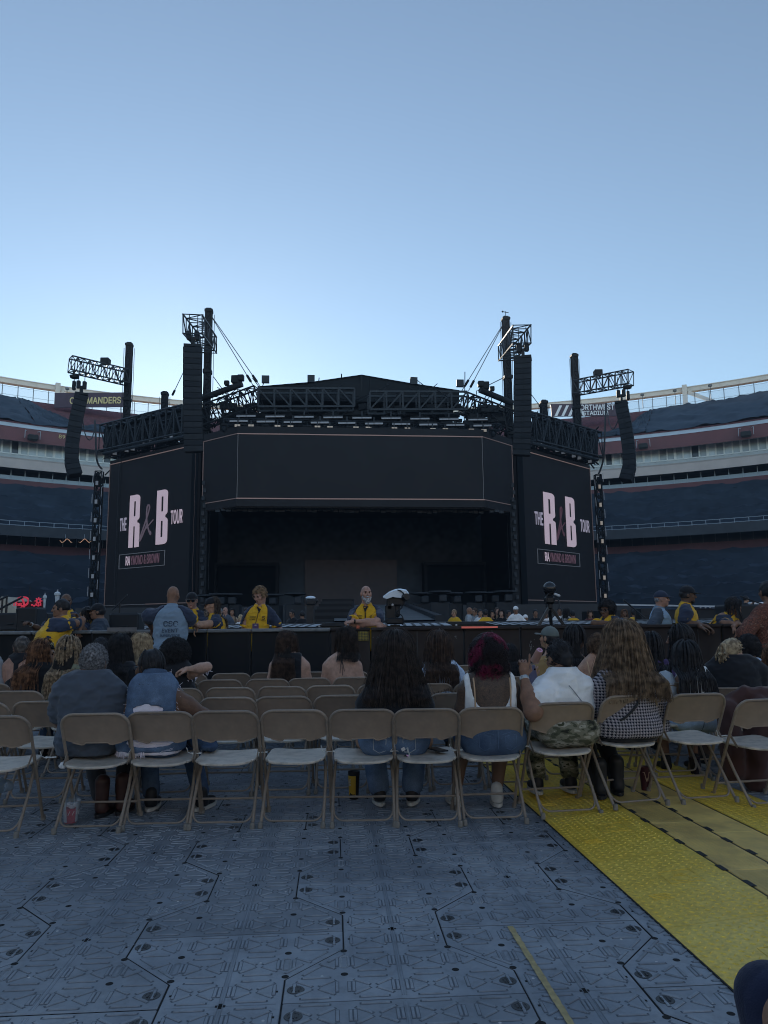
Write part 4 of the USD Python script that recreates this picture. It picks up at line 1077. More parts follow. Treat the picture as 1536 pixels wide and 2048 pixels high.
# dark mother grid behind the lights
b = MB(); rr = np.random.default_rng(11)
for i in range(230):
    x = rr.uniform(450, 1000); y = rr.uniform(812, 862); q = at(x, y, rr.uniform(60, 66)); b.box(q, (rr.uniform(.3, 1.6), .3, rr.uniform(.2, .7)), rotz(rr.normal(0, .3)))
for i in range(9): b.bar(at(445 + i * 70, 818, 62), at(455 + i * 70, 862, 62), .15)
for i in range(160):
    x = rr.uniform(445, 1000); p = at(x, rr.uniform(780, 860), rr.uniform(59.4, 62)); b.tube([p, p + rr.normal(0, 1, 3) * [1.1, .4, .9]], .035, 4)
tag(part('rigging_clutter', b, M_STEEL, stg), kind='stuff')
sbx('roof_back_drape', UL + .5, UR - .5, 9.5, 9.7, ztop - .5, zl - 1.0, M_CLOTH)
sbx('roof_deck', uL, uR, 2.4, 18, zl - 3.6, zl - 3.2, M_CLOTH)

# ---- masts
def mast(x, y0, y1, Y, wpx, lab, cap=True):
    a, b_ = at(x, y0, Y), at(x, y1, Y); w = wpx / FPX * Y; t = thing('tower_mast', lab, 'tower mast', (a[0], a[1], 0), .13)
    put_truss(t, (0, 0, 0), (0, 0, a[2] - w * .6), w * .82, w * .82, M_STEEL, (0, 1, 0), bays=int(a[2] / w * .8), rc=.07, rb=.05)
    part('mast_sleeve', MB().cbox((0, 0, a[2] / 2), (w * .78, w * .78, a[2] - w), .04), M_SPK, t)
    part('mast_cap', MB().cbox((0, 0, a[2] - w * .35), (w * 1.18, w * 1.18, w * .5), .06).cbox((0, 0, a[2] - .06), (w * .8, w * .8, .2), .05), M_STEEL, t)
    part('hoist_chain', MB().tube([(-w * .8, 0, a[2] - .5), (-w * .8, 0, 4)], .025, 4).tube([(w * .8, 0, a[2] - .5), (w * .8, 0, 4)], .025, 4), M_CABLE, t)
    for zf in (.62, .80): part('sleeve_block', MB().cbox((0, 0, a[2] * zf), (w * 1.25, w * 1.25, .35), .05), M_STEEL, t)
    return t, a


mIL, tIL = mast(418, 618, 1200, 61.5, 14.5, 'tall black mast beside the left inner speaker hang, guy cables from its head')
mIR, tIR = mast(1011, 634, 1200, 64.5, 14, 'tall black mast beside the right inner speaker hang, small wind gauge on its head')
mOL, tOL = mast(259, 686, 1200, 66.5, 13, 'black mast carrying the long arm over the left outer speaker hang')
mOR, tOR = mast(1148, 708, 1200, 71, 12.5, 'black mast carrying the long arm over the right outer speaker hang')
mast(330, 784, 1200, 72, 13, 'short thick mast showing above the left wing roof'); mast(1087, 801, 1200, 76, 13, 'short thick mast showing above the right wing roof')
part('wind_gauge', MB().tube([(0, 0, tIR[2]), (0, 0, tIR[2] + .55)], .03, 5).bar((-.25, 0, tIR[2] + .5), (.3, 0, tIR[2] + .42), .05).ball((-.25, 0, tIR[2] + .5), .09, 6), M_STEEL, mIR)
# arms and speaker hangs
def arm(lab, p, q, w, h, bays, up=(0, 0, 1)):
    t = thing('truss_arm', lab, 'truss arm'); put_truss(t, p, q, w, h, M_STEELG, up, bays, .07, .042); return t


aOL = arm('long lattice arm reaching left from the left outer mast', (at(256, 741, 66) + at(256, 769, 66)) / 2, (at(140, 711, 63) + at(140, 745, 63)) / 2, 1.0, 1.25, 10)
aOR = arm('long lattice arm reaching right from the right outer mast', (at(1151, 762, 70.6) + at(1151, 790, 70.6)) / 2, (at(1262, 739, 66.5) + at(1262, 771, 66.5)) / 2, 1.0, 1.3, 9)
part('chain_motor', MB().cbox(at(211, 725, 64.6) + [0, 0, .1], (.75, .7, .55), .05), M_STEEL, aOL); part('chain_motor', MB().cbox(at(1196, 749, 68.8) + [0, 0, .15], (.75, .7, .55), .05), M_STEEL, aOR)
aIL = arm('lattice arm reaching forward from the left inner mast', at(417, 690, 61.3), at(385, 648, 51.5), 1.35, 1.35, 6)
aIR = arm('lattice arm reaching forward from the right inner mast', at(1012, 706, 64.2), at(1044, 668, 54.5), 1.35, 1.35, 6)


def hang(lab, path, w, d, n, yaw):
    """line array along path (list of points from top to bottom): one cabinet per box"""
    t = thing('speaker_hang', lab, 'speaker array'); P = np.array(path); s = np.concatenate([[0], np.cumsum(np.linalg.norm(np.diff(P, axis=0), axis=1))])
    R = rotz(yaw)
    for i in range(n):
        u0, u1 = s[-1] * i / n, s[-1] * (i + 1) / n; a = np.array([np.interp(u0, s, P[:, k]) for k in range(3)]); b_ = np.array([np.interp(u1, s, P[:, k]) for k in range(3)])
        zz = unit(a - b_); xx = R[:, 0]; xx = unit(xx - zz * (xx @ zz)); yy = np.cross(zz, xx); RR = np.stack([xx, yy, zz], 1); hh = np.linalg.norm(a - b_) - .025
        m = MB(); c = (a + b_) / 2; vv = np.array([(-w / 2, -d / 2, -hh / 2), (w / 2, -d / 2, -hh / 2), (w / 2 * .86, d / 2, -hh / 2 * .9), (-w / 2 * .86, d / 2, -hh / 2 * .9), (-w / 2, -d / 2, hh / 2), (w / 2, -d / 2, hh / 2), (w / 2 * .86, d / 2, hh / 2 * .9), (-w / 2 * .86, d / 2, hh / 2 * .9)])
        m.add(vv @ RR.T + c, [[0, 3, 2, 1], [4, 5, 6, 7], [0, 1, 5, 4], [1, 2, 6, 5], [2, 3, 7, 6], [3, 0, 4, 7]])
        for sx_ in (-1, 1): m.box(c + RR @ np.array([sx_ * w * .27, -d / 2 - .01, 0]), (w * .40, .03, hh * .82), RR)
        m.box(c + RR @ np.array([0, -d / 2 - .005, 0]), (w * .05, .04, hh * .9), RR)
        part('cabinet', m, M_GRILL if i % 2 else M_SPK, t)
    top = P[0]; part('rigging_frame', MB().box(top + [0, 0, .12], (w * .95, d, .18), R).bar(top + [0, 0, .1], top + [0, 0, .9], .22), M_STEEL, t)
    for k in (-1, 1):
        part('chain_hoist', MB().cbox(top + R @ np.array([k * w * .22, 0, 1.0]), (.32, .32, .7), .06).tube([top + R @ np.array([k * w * .22, 0, 1.2]), top + R @ np.array([k * w * .22, 0, 2.6])], .03, 4), M_STEEL, t)
    return t


def line(pts, Y0, Y1): return [at(x, y, Y0 + (Y1 - Y0) * i / (len(pts) - 1)) for i, (x, y) in enumerate(pts)]


hang('tall straight black speaker hang left of the header screen', line([(385.5, 698), (385.5, 800), (386.5, 870), (388, 905)], 52, 52.3), 1.32, 1.0, 18, .22)
hang('tall straight black speaker hang right of the header screen', line([(1046.5, 720), (1046.5, 820), (1045, 885), (1043, 912)], 55, 55.2), 1.32, 1.0, 18, -.25)
hang('curved black speaker hang under the left lattice arm, in front of the left stand', line([(162, 792), (151, 840), (143, 890), (142, 925), (150, 952)], 63, 62.5), 1.12, .95, 15, .5)
hang('curved black speaker hang under the right lattice arm, in front of the right stand', line([(1243, 808), (1252, 850), (1259, 900), (1260, 935), (1252, 962)], 66.5, 66), 1.1, .95, 15, -.5)
for x, y, Y, l in ((148, 771, 63, 'small black hoist box dangling from the end of the left arm'), (1256, 791, 66.5, 'small black hoist box dangling from the end of the right arm')):
    q = at(x, y, Y); s = thing('dangling_hoist', l, 'chain hoist', q); part('hoist_body', MB().cbox((0, 0, 0), (.28, .28, .85), .06), M_STEEL, s); part('bag', MB().lathe([(.05, .75), (.42, .62), (.36, .42), (.02, .36)], (0, 0, .25), 10), M_STEEL, s); part('chain', MB().tube([(0, 0, .4), (0, 0, 2.0)], .03, 4), M_CABLE, s)
# cables hanging beside the hangs
def cable(lab, pts, r=.05): single('hanging_cable', MB().tube(pts, r, 5), M_CABLE, lab, 'cable', smooth=60)
def sag(pts, n=14):
    from scipy.interpolate import CubicSpline
    p = np.array(pts); return CubicSpline(np.arange(len(p)), p)(np.linspace(0, len(p) - 1, n))
cable('slack black cable looping behind the left outer speaker hang', sag([at(165, 800, 63.6), at(167, 850, 63.8), at(174, 876, 64), at(184, 876, 64.4), at(190, 840, 65)]))
cable('bundle of black cables falling at the left wing roof corner', sag([at(190, 842, 65), at(192, 890, 65), at(194, 920, 65.4), at(204, 938, 66)]), .09)
cable('slack black cable looping behind the right outer speaker hang', sag([at(1240, 815, 67), at(1236, 840, 67), at(1230, 854, 67), at(1222, 856, 67), at(1211, 806, 68)]))
cable('bundle of black cables falling at the right wing roof corner', sag([at(1212, 806, 68), at(1209, 880, 68), at(1206, 920, 69), at(1197, 948, 70)]), .09)
# guy cables
for lab, a, b_ in (('outer guy cable from the left inner mast to the roof edge', (tIL, at(520, 772, 60.5))), ('inner guy cable from the left inner mast to the roof edge', (tIL, at(508, 772, 60))),
                  ('outer guy cable from the right inner mast to the roof edge', (tIR, at(925, 781, 62.5))), ('inner guy cable from the right inner mast to the roof edge', (tIR, at(937, 782, 63)))) if False else \
        [(l, a, b) for l, (a, b) in (('upper guy cable from the left inner mast to the roof edge', (tIL, at(520, 772, 60.5))), ('lower guy cable from the left inner mast to the roof edge', (tIL, at(507, 772, 60))),
                                     ('upper guy cable from the right inner mast to the roof edge', (tIR, at(924, 781, 62.5))), ('lower guy cable from the right inner mast to the roof edge', (tIR, at(937, 782, 63))),
                                     ('guy cable falling left behind the left inner speaker hang', (at(378, 715, 62), at(345, 790, 66))), ('guy cable falling right behind the right inner speaker hang', (at(1062, 782, 66), at(1082, 815, 70))))]:
    s = thing('guy_cable', lab, 'guy cable', group='guy cables of the stage masts'); a = a - np.array([0, 0, .3]); part('wire', MB().tube([a, b_], .035, 5), M_CABLE, s); u = a + (b_ - a) * .86; part('turnbuckle', MB().tube([u, u + unit(b_ - a) * .7], .11, 6), M_STEEL, s)
# ---- wing roofs: layered trusses
def wing_roof(lab, side, px):
    t = thing('wing_roof', lab, 'truss roof')
    (xo, yo0, yo1, Yo), (xi, yi0, yi1, Yi) = px
    for dv, k in ((0, 0), (3.0, 1), (6.0, 2)):
        o = np.array([0, dv, 0.0]); a0, a1, b0, b1 = at(xo, yo0, Yo) + o, at(xo, yo1, Yo) + o, at(xi, yi0, Yi) + o, at(xi, yi1, Yi) + o
        hh = (a0[2] - a1[2]); put_truss(t, (a0 + a1) / 2, (b0 + b1) / 2, .9, hh, M_STEEL if k else M_STEELG, bays=11, rc=.09, rb=.055)
    a, b_ = at(xo, yo0 - 2, Yo), at(xi, yi0 - 6, Yi); part('main_tube', MB().tube([a + [0, 1, 0], b_ + [0, 1, 0]], .32, 8), M_STEEL, t, smooth=60)
    part('lower_tube', MB().tube([at(xo, yo1 + 4, Yo - .6), at(xi, yi1 + 4, Yi - .6)], .14, 6), M_STEELG, t)
    rr = np.random.default_rng(21 + side); b = MB()
    for i in range(90):
        u = rr.random(); p = at(xo + (xi - xo) * u, yo0 + (yi0 - yo0) * u + rr.uniform(2, abs(yo1 - yo0) + 6), Yo + (Yi - Yo) * u) + [0, rr.uniform(.5, 6), 0]
        q = p + rr.normal(0, 1.0, 3) * [1, .6, .9]; b.tube([p, q], rr.uniform(.03, .09), 4)
    part('tangle_of_struts', b, M_STEEL, t, kind='stuff'); b = MB()
    for i in range(40):
        u = rr.random(); p = at(xo + (xi - xo) * u, yo1 + (yi1 - yo1) * u - rr.uniform(0, 16), Yo + (Yi - Yo) * u) + [0, rr.uniform(.2, 2), 0]; b.box(p, (rr.uniform(.2, .6), .3, rr.uniform(.2, .5)), rotz(rr.uniform(0, 1)))
    part('fixtures', b, M_SPK, t, kind='stuff')
    part('roof_drape', MB().quad(at(xo, yo0 + 6, Yo + 5), at(xi, yi0 + 6, Yi + 5), at(xi, yi1 + 8, Yi + 5), at(xo, yo1 + 8, Yo + 5)), M_CLOTH, t)
    return t


wing_roof('tangled black truss roof over the left wing screen', 0, ((207, 852, 903, 66.6), (372, 812, 868, 60.5)))
wing_roof('tangled black truss roof over the right wing screen', 1, ((1196, 866, 915, 71), (1064, 828, 882, 63.5)))
for lab, (x0, y0, Y0), (x1, y1, Y1), (x2, y2, Y2) in (('black angled roof beam left of the gable, boxes on its top', (404, 797, 60.5), (484, 768, 59.5), (470, 868, 59.2)), ('black angled roof beam right of the gable, boxes on its top', (1024, 806, 63.5), (960, 780, 62), (1000, 880, 62))):
    t = thing('roof_beam', lab, 'roof beam'); a, b_ = at(x0, y0, Y0), at(x1, y1, Y1); part('main_tube', MB().tube([a, b_], .27, 8), M_STEEL, t, smooth=60)
    d = unit(b_ - a)
    for f_, s_ in ((.84, .65), (.97, .5), (.62, .4)): part('winch_box', MB().cbox(a + (b_ - a) * f_ + [0, 0, .55], (s_, s_, s_), .05), M_STEEL, t)
    sgn = 1 if x0 < 700 else -1
    put_truss(t, at(x0, y0 + 38, Y0), at(x1 + sgn * 34, y1 + 26, Y1), 1.0, 1.7, M_STEEL, bays=8, rc=.08, rb=.05)
    rr = np.random.default_rng(int(x0)); b = MB()
    for i in range(70):
        u = rr.random(); p = at(x0 + (x1 + sgn * 30 - x0) * u, y0 + (y1 - y0) * u + rr.uniform(10, 80), Y0) + [0, rr.uniform(0, 5), 0]; b.tube([p, p + rr.normal(0, .8, 3)], rr.uniform(.03, .08), 4)
    part('tangle_of_struts', b, M_STEEL, t, kind='stuff')
# small lamps below the wing roofs and the lamp columns at the outer edges
for side, pts in (('left', [(229, 907), (253, 901), (265, 898), (289, 889), (302, 885), (330, 878), (343, 874)]), ('right', [(1081, 890), (1092, 894), (1115, 901), (1127, 905), (1148, 912), (1159, 916), (1180, 923)])):
    for i, (x, y) in enumerate(pts):
        u = (x - 219) / 173 if side == 'left' else (x - 1040) / 141; Y = 66.2 - 6.4 * u if side == 'left' else 62 + 8.4 * u; q = at(x, y, Y)
        s = thing('wing_lamp', f'small pale lamp under the {side} wing roof, {ORD[i]} from its left end', 'stage light', q, .7 if side == 'left' else -.6, f'small lamps under the {side} wing roof')
        part('lens', MB().box((0, -.05, 0), (.34, .08, .26)), M_LAMPS, s); part('housing', MB().box((0, .15, .05), (.5, .3, .5)), M_STEEL, s)
for side, x0, y0, x1, y1, Y, sg in (('left', 199, 968, 186, 1190, 66.5, -1), ('right', 1195, 975, 1205, 1192, 71, 1)):
    t = thing('lamp_tower', f'vertical black lamp ladder at the outer edge of the {side} wing screen', 'lamp tower'); a, b_ = at(x0, y0 - 25, Y), at(x1, y1 + 15, Y)
    put_truss(t, a, (a[0], a[1], .2), .55, .55, M_STEEL, (0, 1, 0), bays=14, rc=.06, rb=.04)
    for i in range(7):
        q = at(x0 + (x1 - x0) * i / 6, y0 + (y1 - y0) * i / 6, Y) + [0, -.5, 0]; q[0] = a[0]; part('lens', MB().box(q, (.20, .1, .36)), M_LAMPW if side == 'right' else M_LAMPS, t); part('housing', MB().box(q + [0, .25, 0], (.36, .3, .6)), M_STEEL, t)
        for k in (-1, 1):
            w_ = q + [k * .40, .1, .6 + .3 * k]; part('strip', MB().box(w_, (.035, .05, .85)), M_LAMPS, t); part('mover', MB().ball(q + [k * .12, -.05, .75], (.14, .15, .22), 8), M_SPK, t, smooth=60)
# ------------------------------------------------------------------ barrier, runway deck, ramp and things standing around them
YB = 10.9
M_KIT = mat('stage_kit', (.016, .018, .022), .6, .3, 2)
M_BARR = mat('barrier_brown', (.026, .019, .018), .6, .3, 2.5, .1, 60, spec=.25, dirt=(.045, .037, .034), dscale=1.2)
M_BARK = mix_mat('barrier_mesh', {'t': ('transparent_bsdf', {'color': (.5, .55, .6)}), 'd': ('principled_bsdf', {'base_color': (.006, .007, .009), 'roughness': .45, 'specular_ior_level': .2}), 'm': ('mix_closure', {'fac': .86})},
                 [('t.BSDF', 'm.closure1'), ('d.BSDF', 'm.closure2')], surface='m.closure')
M_BARS = mat('barrier_frame', (.030, .031, .034), .42, .3, 5)
M_BARTOP = mat('barrier_top', (.17, .18, .19), .28, .25, 9, spec=.5)
M_TAPEG = mat('grey_tape', (.17, .16, .16), .6, .2, 9)
ZBAR = 1.25
edges = [-60, 66, 185, 262, 415, 503, 661, 741, 927, 1040, 1150, 1262, 1346, 1442, 1580]
for i in range(len(edges) - 1):
    x0, x1 = edges[i], edges[i + 1]; a, b_ = at(x0, 1254, YB), at(x1, 1254, YB); w = b_[0] - a[0] - .012; brown = x0 >= 661
    txt = f'{ORD[i] if i < 7 else ORD[13 - i]} from the {"left" if i < 7 else "right"} picture edge'
    s = thing('crowd_barrier', f'{"dark brown solid" if brown else "black see-through mesh"} crowd barrier section, {txt}', 'crowd barrier', ((a[0] + b_[0]) / 2, YB, 0), 0, 'brown barrier sections' if brown else 'black barrier sections')
    part('front_panel', MB().box((0, 0, .63), (w - .02, .012 if not brown else .03, 1.16)), M_BARR if brown else M_BARK, s)
    part('top_rail', MB().cbox((0, 0, ZBAR - .025), (w, .10, .05), .012), M_BARTOP if not brown else M_BARR, s)
    for k in (-1, 1): part('post', MB().box((k * (w / 2 - .03), .03, .62), (.05, .06, 1.2)), M_BARS, s)
    if brown and w > .6: part('panel_joint', MB().box((0, -.018, .62), (.018, .01, 1.14)), M_BARS, s)
    for z in (.12, .62) if not brown else (.12,): part('cross_rail', MB().box((0, .04, z), (w - .1, .05, .05)), M_BARS, s)
    part('brace', MB().bar((0, .05, 1.1), (0, .95, .06), .05), M_BARS, s); part('foot_plate', MB().box((0, .45, .02), (w - .04, 1.1, .012)), M_BARS, s)
    if x0 == 927: part('red_edge_light', MB().box((-.18, -.045, ZBAR - .014), (.52, .02, .026)), mat('red_strip', (.6, .12, .1), .4, .1, emit=(1.0, .25, .2), estr=.09), s)
    if x0 == 661: pass
    if x0 == 741:
        pass
M_PERF = mix_mat('yellow_shirt_mesh', {'g': ('geometry', {}), 'v': ('voronoi_texture', {'scale': 45.0, 'randomness': .1}), 'r': ('rgb_ramp', {'ramp': [(.3, (.30, .23, .03)), (.5, (.03, .03, .025))]}), 'p': ('principled_bsdf', {'roughness': .7})},
                 [('g.position', 'v.vector'), ('v.distance', 'r.fac'), ('r.color', 'p.base_color')])
a = at(727, 1271, YB - .03); single('mesh_patch', MB().box(a, (.14, .01, .14)), M_PERF, 'small plate painted as the yellow shirt behind the barrier holes below the bearded guard', 'patch')  # plate added instead of an opening, yellow of the shirt painted on
a = at(716, 1254, YB - .06); single('orange_sticker', MB().box(a, (.045, .012, .04)), mat('orange_sticker', (.5, .12, .06), .5), 'small orange sticker on the barrier top below the bearded guard', 'sticker')
for x, l in ((244, 'grey tape patch on the barrier top right of the leaning guards'), (1512, 'grey tape patch on the barrier top near the right picture edge')):
    a = at(x, 1259, YB - .065); single('tape_patch', MB().box(a, (.42 if x < 600 else .22, .012, .06)), M_TAPEG, l, 'tape')
# worn scratches on the brown panels
M_SCR = mat('pale_scratch', (.22, .22, .22), .8, .3, 80)
for x, y, l in ((911, 1274, 'pale scratch mark on the brown barrier behind the curly-haired woman'), (1062, 1278, 'pale scrawled mark on the brown barrier left of the olive cap'), (755, 1275, 'small white scuff on the brown barrier right of the yellow patch')):
    rr = np.random.default_rng(x); b = MB(); a = at(x, y, YB - .018)
    for _ in range(5 if x != 1062 else 14): p = a + [rr.normal(0, .012), 0, rr.normal(0, .012) - (rr.random() * .16 if x == 1062 else 0)]; b.bar(p, p + [rr.normal(0, .014), 0, rr.normal(0, .014)], .003, .006)
    tag(single('barrier_scratch', b, M_SCR, l, 'scratch'), kind='stuff')

# runway / second stage
M_DECKT = mat('runway_top', (.10, .115, .13), .4, .2, 1.2, world_space=True)
M_DECKF = mat('runway_side', (.02, .022, .026), .5, .3, 1.0, world_space=True)
M_WSTRIP = mat('runway_edge_strip', (.50, .54, .58), .35, .2, 4, world_space=True)
DECK = 1.30
r = thing('runway_stage', 'long low black runway stage with pale edge strips behind the barrier', 'runway stage')
part('deck', MB().box((0, 19.5, DECK - .05), (36, 9.0, .10)), M_DECKT, r)
part('side_skirt', MB().box((0, 15.05, DECK / 2 - .08), (36, .04, DECK - .22)), M_DECKF, r); part('side_skirt', MB().box((0, 23.98, DECK / 2 - .08), (36, .04, DECK - .22)), M_DECKF, r)
part('edge_bar', MB().box((0, 14.99, DECK - .02), (36, .1, .06)), M_STEELG, r)
for i in range(30):
    x = -13 + i * .9; part('edge_lamp', MB().ball((x, 14.93, DECK - .055), .022, 6), M_LAMPS, r)
for x0, x1 in ((-12, -7.6), (-5.6, -1.2), (-.7, 1.15), (1.9, 6.2), (6.6, 12.0)):
    part('floor_light_strip', MB().quad((x0, 13.0, 1.253), (x1, 13.0, 1.253), (x1, 14.4, 1.295), (x0, 14.4, 1.295)), M_WSTRIP, r); part('strip_shelf', MB().box(((x0 + x1) / 2, 13.7, .62), (x1 - x0, 1.4, 1.24)), M_DECKF, r)
    b = MB()
    for k in range(int((x1 - x0) / .16)): b.bar((x0 + .08 + k * .16, 13.02, 1.256), (x0 + .08 + k * .16, 14.38, 1.297), .05, .008)
    part('strip_slots', b, M_DECKF, r, kind='stuff')
# ramp from the main stage down to the runway, with steps beside it
ra = thing('stage_ramp', 'grey ramp sloping from the main stage down to the runway', 'ramp')
A, B, C_, D_ = at(672, 1208, 52), at(803, 1209, 52), at(872, 1236.5, 26), at(668, 1236.5, 26)
for p_ in (A, B): p_[2] = 2.45
for p_ in (C_, D_): p_[2] = 1.36
b = MB(); b.quad(A, B, C_, D_); b.quad(A, D_, D_ * [1, 1, 0], A * [1, 1, 0]); b.quad(B, C_, C_ * [1, 1, 0], B * [1, 1, 0]); part('slope', b, mat('ramp_grey', (.12, .132, .142), .45, .15, .8, world_space=True), ra)
part('kerb_rail', MB().bar(B + [0.1, 0, .05], C_ + [.1, 0, .05], .25, .22), M_STEELG, ra)
st = thing('stage_steps', 'dark steps left of the grey stage ramp', 'steps'); q = at(652, 1236, 27)
for k in range(9): part('step', MB().box((q[0] - .0, 27 + k * .9, .65 + k * .065), (1.4, .86, 1.3 + k * .13)), M_KIT if k % 2 else M_STEEL, st)
# monitors and kit on the main stage front
rr = np.random.default_rng(77)
for i, x in enumerate([415, 440, 462, 545, 590, 843, 880, 905, 952, 985, 1010]):
    q = at(x, 1206, 50 + rr.uniform(0, 4)); s = thing('stage_kit_riser', f'dark equipment riser on the stage front, {ORD[i] if i < 5 else ORD[10 - i]} from the {"left" if i < 5 else "right"}', 'stage equipment', (q[0], q[1], 0), rr.uniform(-.2, .2), 'dark equipment along the stage front')
    part('case', MB().cbox((0, 0, 1.3), (1.3, .9, 2.5), .06), M_KIT, s); part('table_top', MB().lathe([(0, 3.0 + .3), (.75, 3.0 + .3), (.8, 3.2), (.3, 3.1), (.06, 3.0), (.06, 2.5)], (0, 0, 0), 12), M_KIT, s); part('lamp_box', MB().cbox((.2, -.5, 2.8), (.5, .4, .45), .05), M_STEELG, s)
# covered camera in the middle
M_FOIL = mat('white_cover', (.70, .78, .85), .3, .08, 4, .5, 14, spec=.6)
M_GEAR = mat('camera_gear', (.016, .017, .02), .4, .3, 8)
q = at(790, 1240, 12.6)
c = thing('covered_camera', 'broadcast camera under a white rain cover on a black pan head', 'video camera', (q[0], 12.6, 0), 0)
S_ = 12.6 / 1516.0
def cp(x, y, dy=0): p = at(x, y, 12.6); return np.array([p[0] - q[0], dy, p[2]])
b = MB(); o0 = [(766, 1194), (778, 1185), (790, 1180), (800, 1179), (812, 1181), (817, 1187), (814, 1193), (800, 1195), (785, 1193), (774, 1197)]
n = len(o0); V = [cp(x, y, dy) + [0, 0, dz] for dy, dz in ((-.16, -.012), (-.10, .012), (.10, .012), (.16, -.012)) for x, y in o0]
b.add(V, [[k * n + i, k * n + (i + 1) % n, (k + 1) * n + (i + 1) % n, (k + 1) * n + i] for k in range(3) for i in range(n)])
import mapbox_earcut as _me
t_ = _me.triangulate_float64(np.array(o0, float), np.array([n], np.uint32)).reshape(-1, 3); b.add(V, np.vstack([t_, t_ + 3 * n]))
part('rain_cover', b, M_FOIL, c, smooth=50)
part('cover_strap', MB().tube([cp(795, 1181, -.15), cp(800, 1182, -.18), cp(806, 1187, -.19), cp(808, 1193, -.17)], .012, 6), M_GEAR, c)
b = MB(); b.cbox(cp(792, 1203), (.28, .22, .16), .03).cbox(cp(804, 1196), (.20, .2, .12), .03).cbox(cp(779, 1207), (.10, .2, .22), .02); part('camera_body', b, M_GEAR, c)
part('lens_barrel', MB().tube([cp(806, 1195, -.1), cp(813, 1194, -.22)], .055, 10), M_GEAR, c)
part('pan_head', MB().cbox(cp(789, 1222), (.18, .16, .22), .03).cbox(cp(781, 1228), (.18, .2, .30), .02).cbox(cp(790, 1242), (.3, .3, .10), .02).box(cp(790, 1243) + [0, 0, -.55], (.16, .16, 1.0)), M_GEAR, c)
part('cable', MB().tube(sag([cp(800, 1208, -.1), cp(803, 1216, -.15), cp(796, 1221, -.18), cp(792, 1230, -.15)]), .012, 5).tube(sag([cp(795, 1230, -.1), cp(803, 1231, -.15), cp(806, 1240, -.16), cp(804, 1249, -.12)]), .010, 5), M_GEAR, c, kind='stuff')
part('knob', MB().ball(cp(785, 1210, -.14), .02, 8), M_LAMPS, c)
# smaller covered camera further away
q2 = at(621, 1200, 22); s = thing('far_camera', 'small far camera under a pale cover left of the bearded guard', 'video camera', (q2[0], 22, 0), 0); z2 = q2[2]
part('rain_cover', MB().ball((0, 0, z2 + .06), (.15, .15, .06), 10), M_FOIL, s, smooth=60); part('camera_body', MB().cbox((0.02, 0, z2 - .06), (.30, .3, .18), .04).cbox((.14, 0, z2 - .03), (.16, .2, .1), .03), M_GEAR, s); part('pedestal', MB().box((0, 0, z2 / 2), (.2, .2, z2 - .1)), M_GEAR, s)
# tripod camera with black globe
T0 = at(1098, 1253, 11.5); t = thing('globe_camera', 'black spherical camera on a tripod behind the barrier', 'tripod camera', (T0[0], 11.5, 0), 0)
def tp(x, y, dy=0): p = at(x, y, 11.5); return np.array([p[0] - T0[0], dy, p[2]])
g_ = tp(1099, 1177); part('globe', MB().ball(g_, .104, 20), mat('gloss_black', (.012, .012, .014), .16, .1, spec=.7), t, smooth=60); part('globe_band', MB().lathe([(.1045, -.006), (.107, -.006), (.107, .006), (.1045, .006)], g_, 24, rotz(0) @ np.array([[1, 0, 0], [0, .8, -.6], [0, .6, .8]])), M_GEAR, t)
part('neck', MB().lathe([(.07, .02), (.05, -.02), (.05, -.05), (.0, -.05)], tp(1098, 1190), 12), M_GEAR, t)
part('head_block', MB().cbox(tp(1099, 1200), (.15, .14, .12), .03).cbox(tp(1100, 1212), (.07, .08, .10), .02), M_GEAR, t); part('small_monitor', MB().cbox(tp(1112, 1190, -.06), (.10, .05, .035), .01, np.array([[.93, 0, .37], [0, 1, 0], [-.37, 0, .93]])), mat('pale_monitor', (.55, .58, .62), .3), t)
part('cable_loop', MB().tube(sag([tp(1096, 1187, -.08), tp(1090, 1195, -.1), tp(1089, 1206, -.1), tp(1091, 1214, -.06)]), .008, 5), M_GEAR, t); part('pan_bar', MB().tube([tp(1112, 1195, -.05), tp(1116, 1205, -.1), tp(1114, 1218, -.14)], .012, 6), M_GEAR, t)
hub = tp(1099, 1213)
for fx, dy in ((1054, -.12), (1139, -.12), (1099, .42)):
    f_ = np.array([at(fx, 1300, 11.5)[0] - T0[0], dy, 0.02]); f_ = np.array([hub[0] + (at(fx - (1099 - 1099), 1253, 11.5)[0] - T0[0] - hub[0]) * 1.0, dy, 0.02]) if False else f_
    d = np.array([(at({1054: 1077, 1139: 1127, 1099: 1105}[fx], 1253, 11.5)[0] - T0[0] - hub[0]) / (hub[2] - 1.25), dy / hub[2], -1.0]); e = hub + d * (hub[2] - .02); m_ = hub + d * (hub[2] * .42)
    part('tripod_leg', MB().bar(hub, m_, .045, .04).bar(m_ - d * .1, e, .03, .03), mat('tripod_grey', (.055, .06, .065), .4, .2) if fx == 1054 else M_GEAR, t)
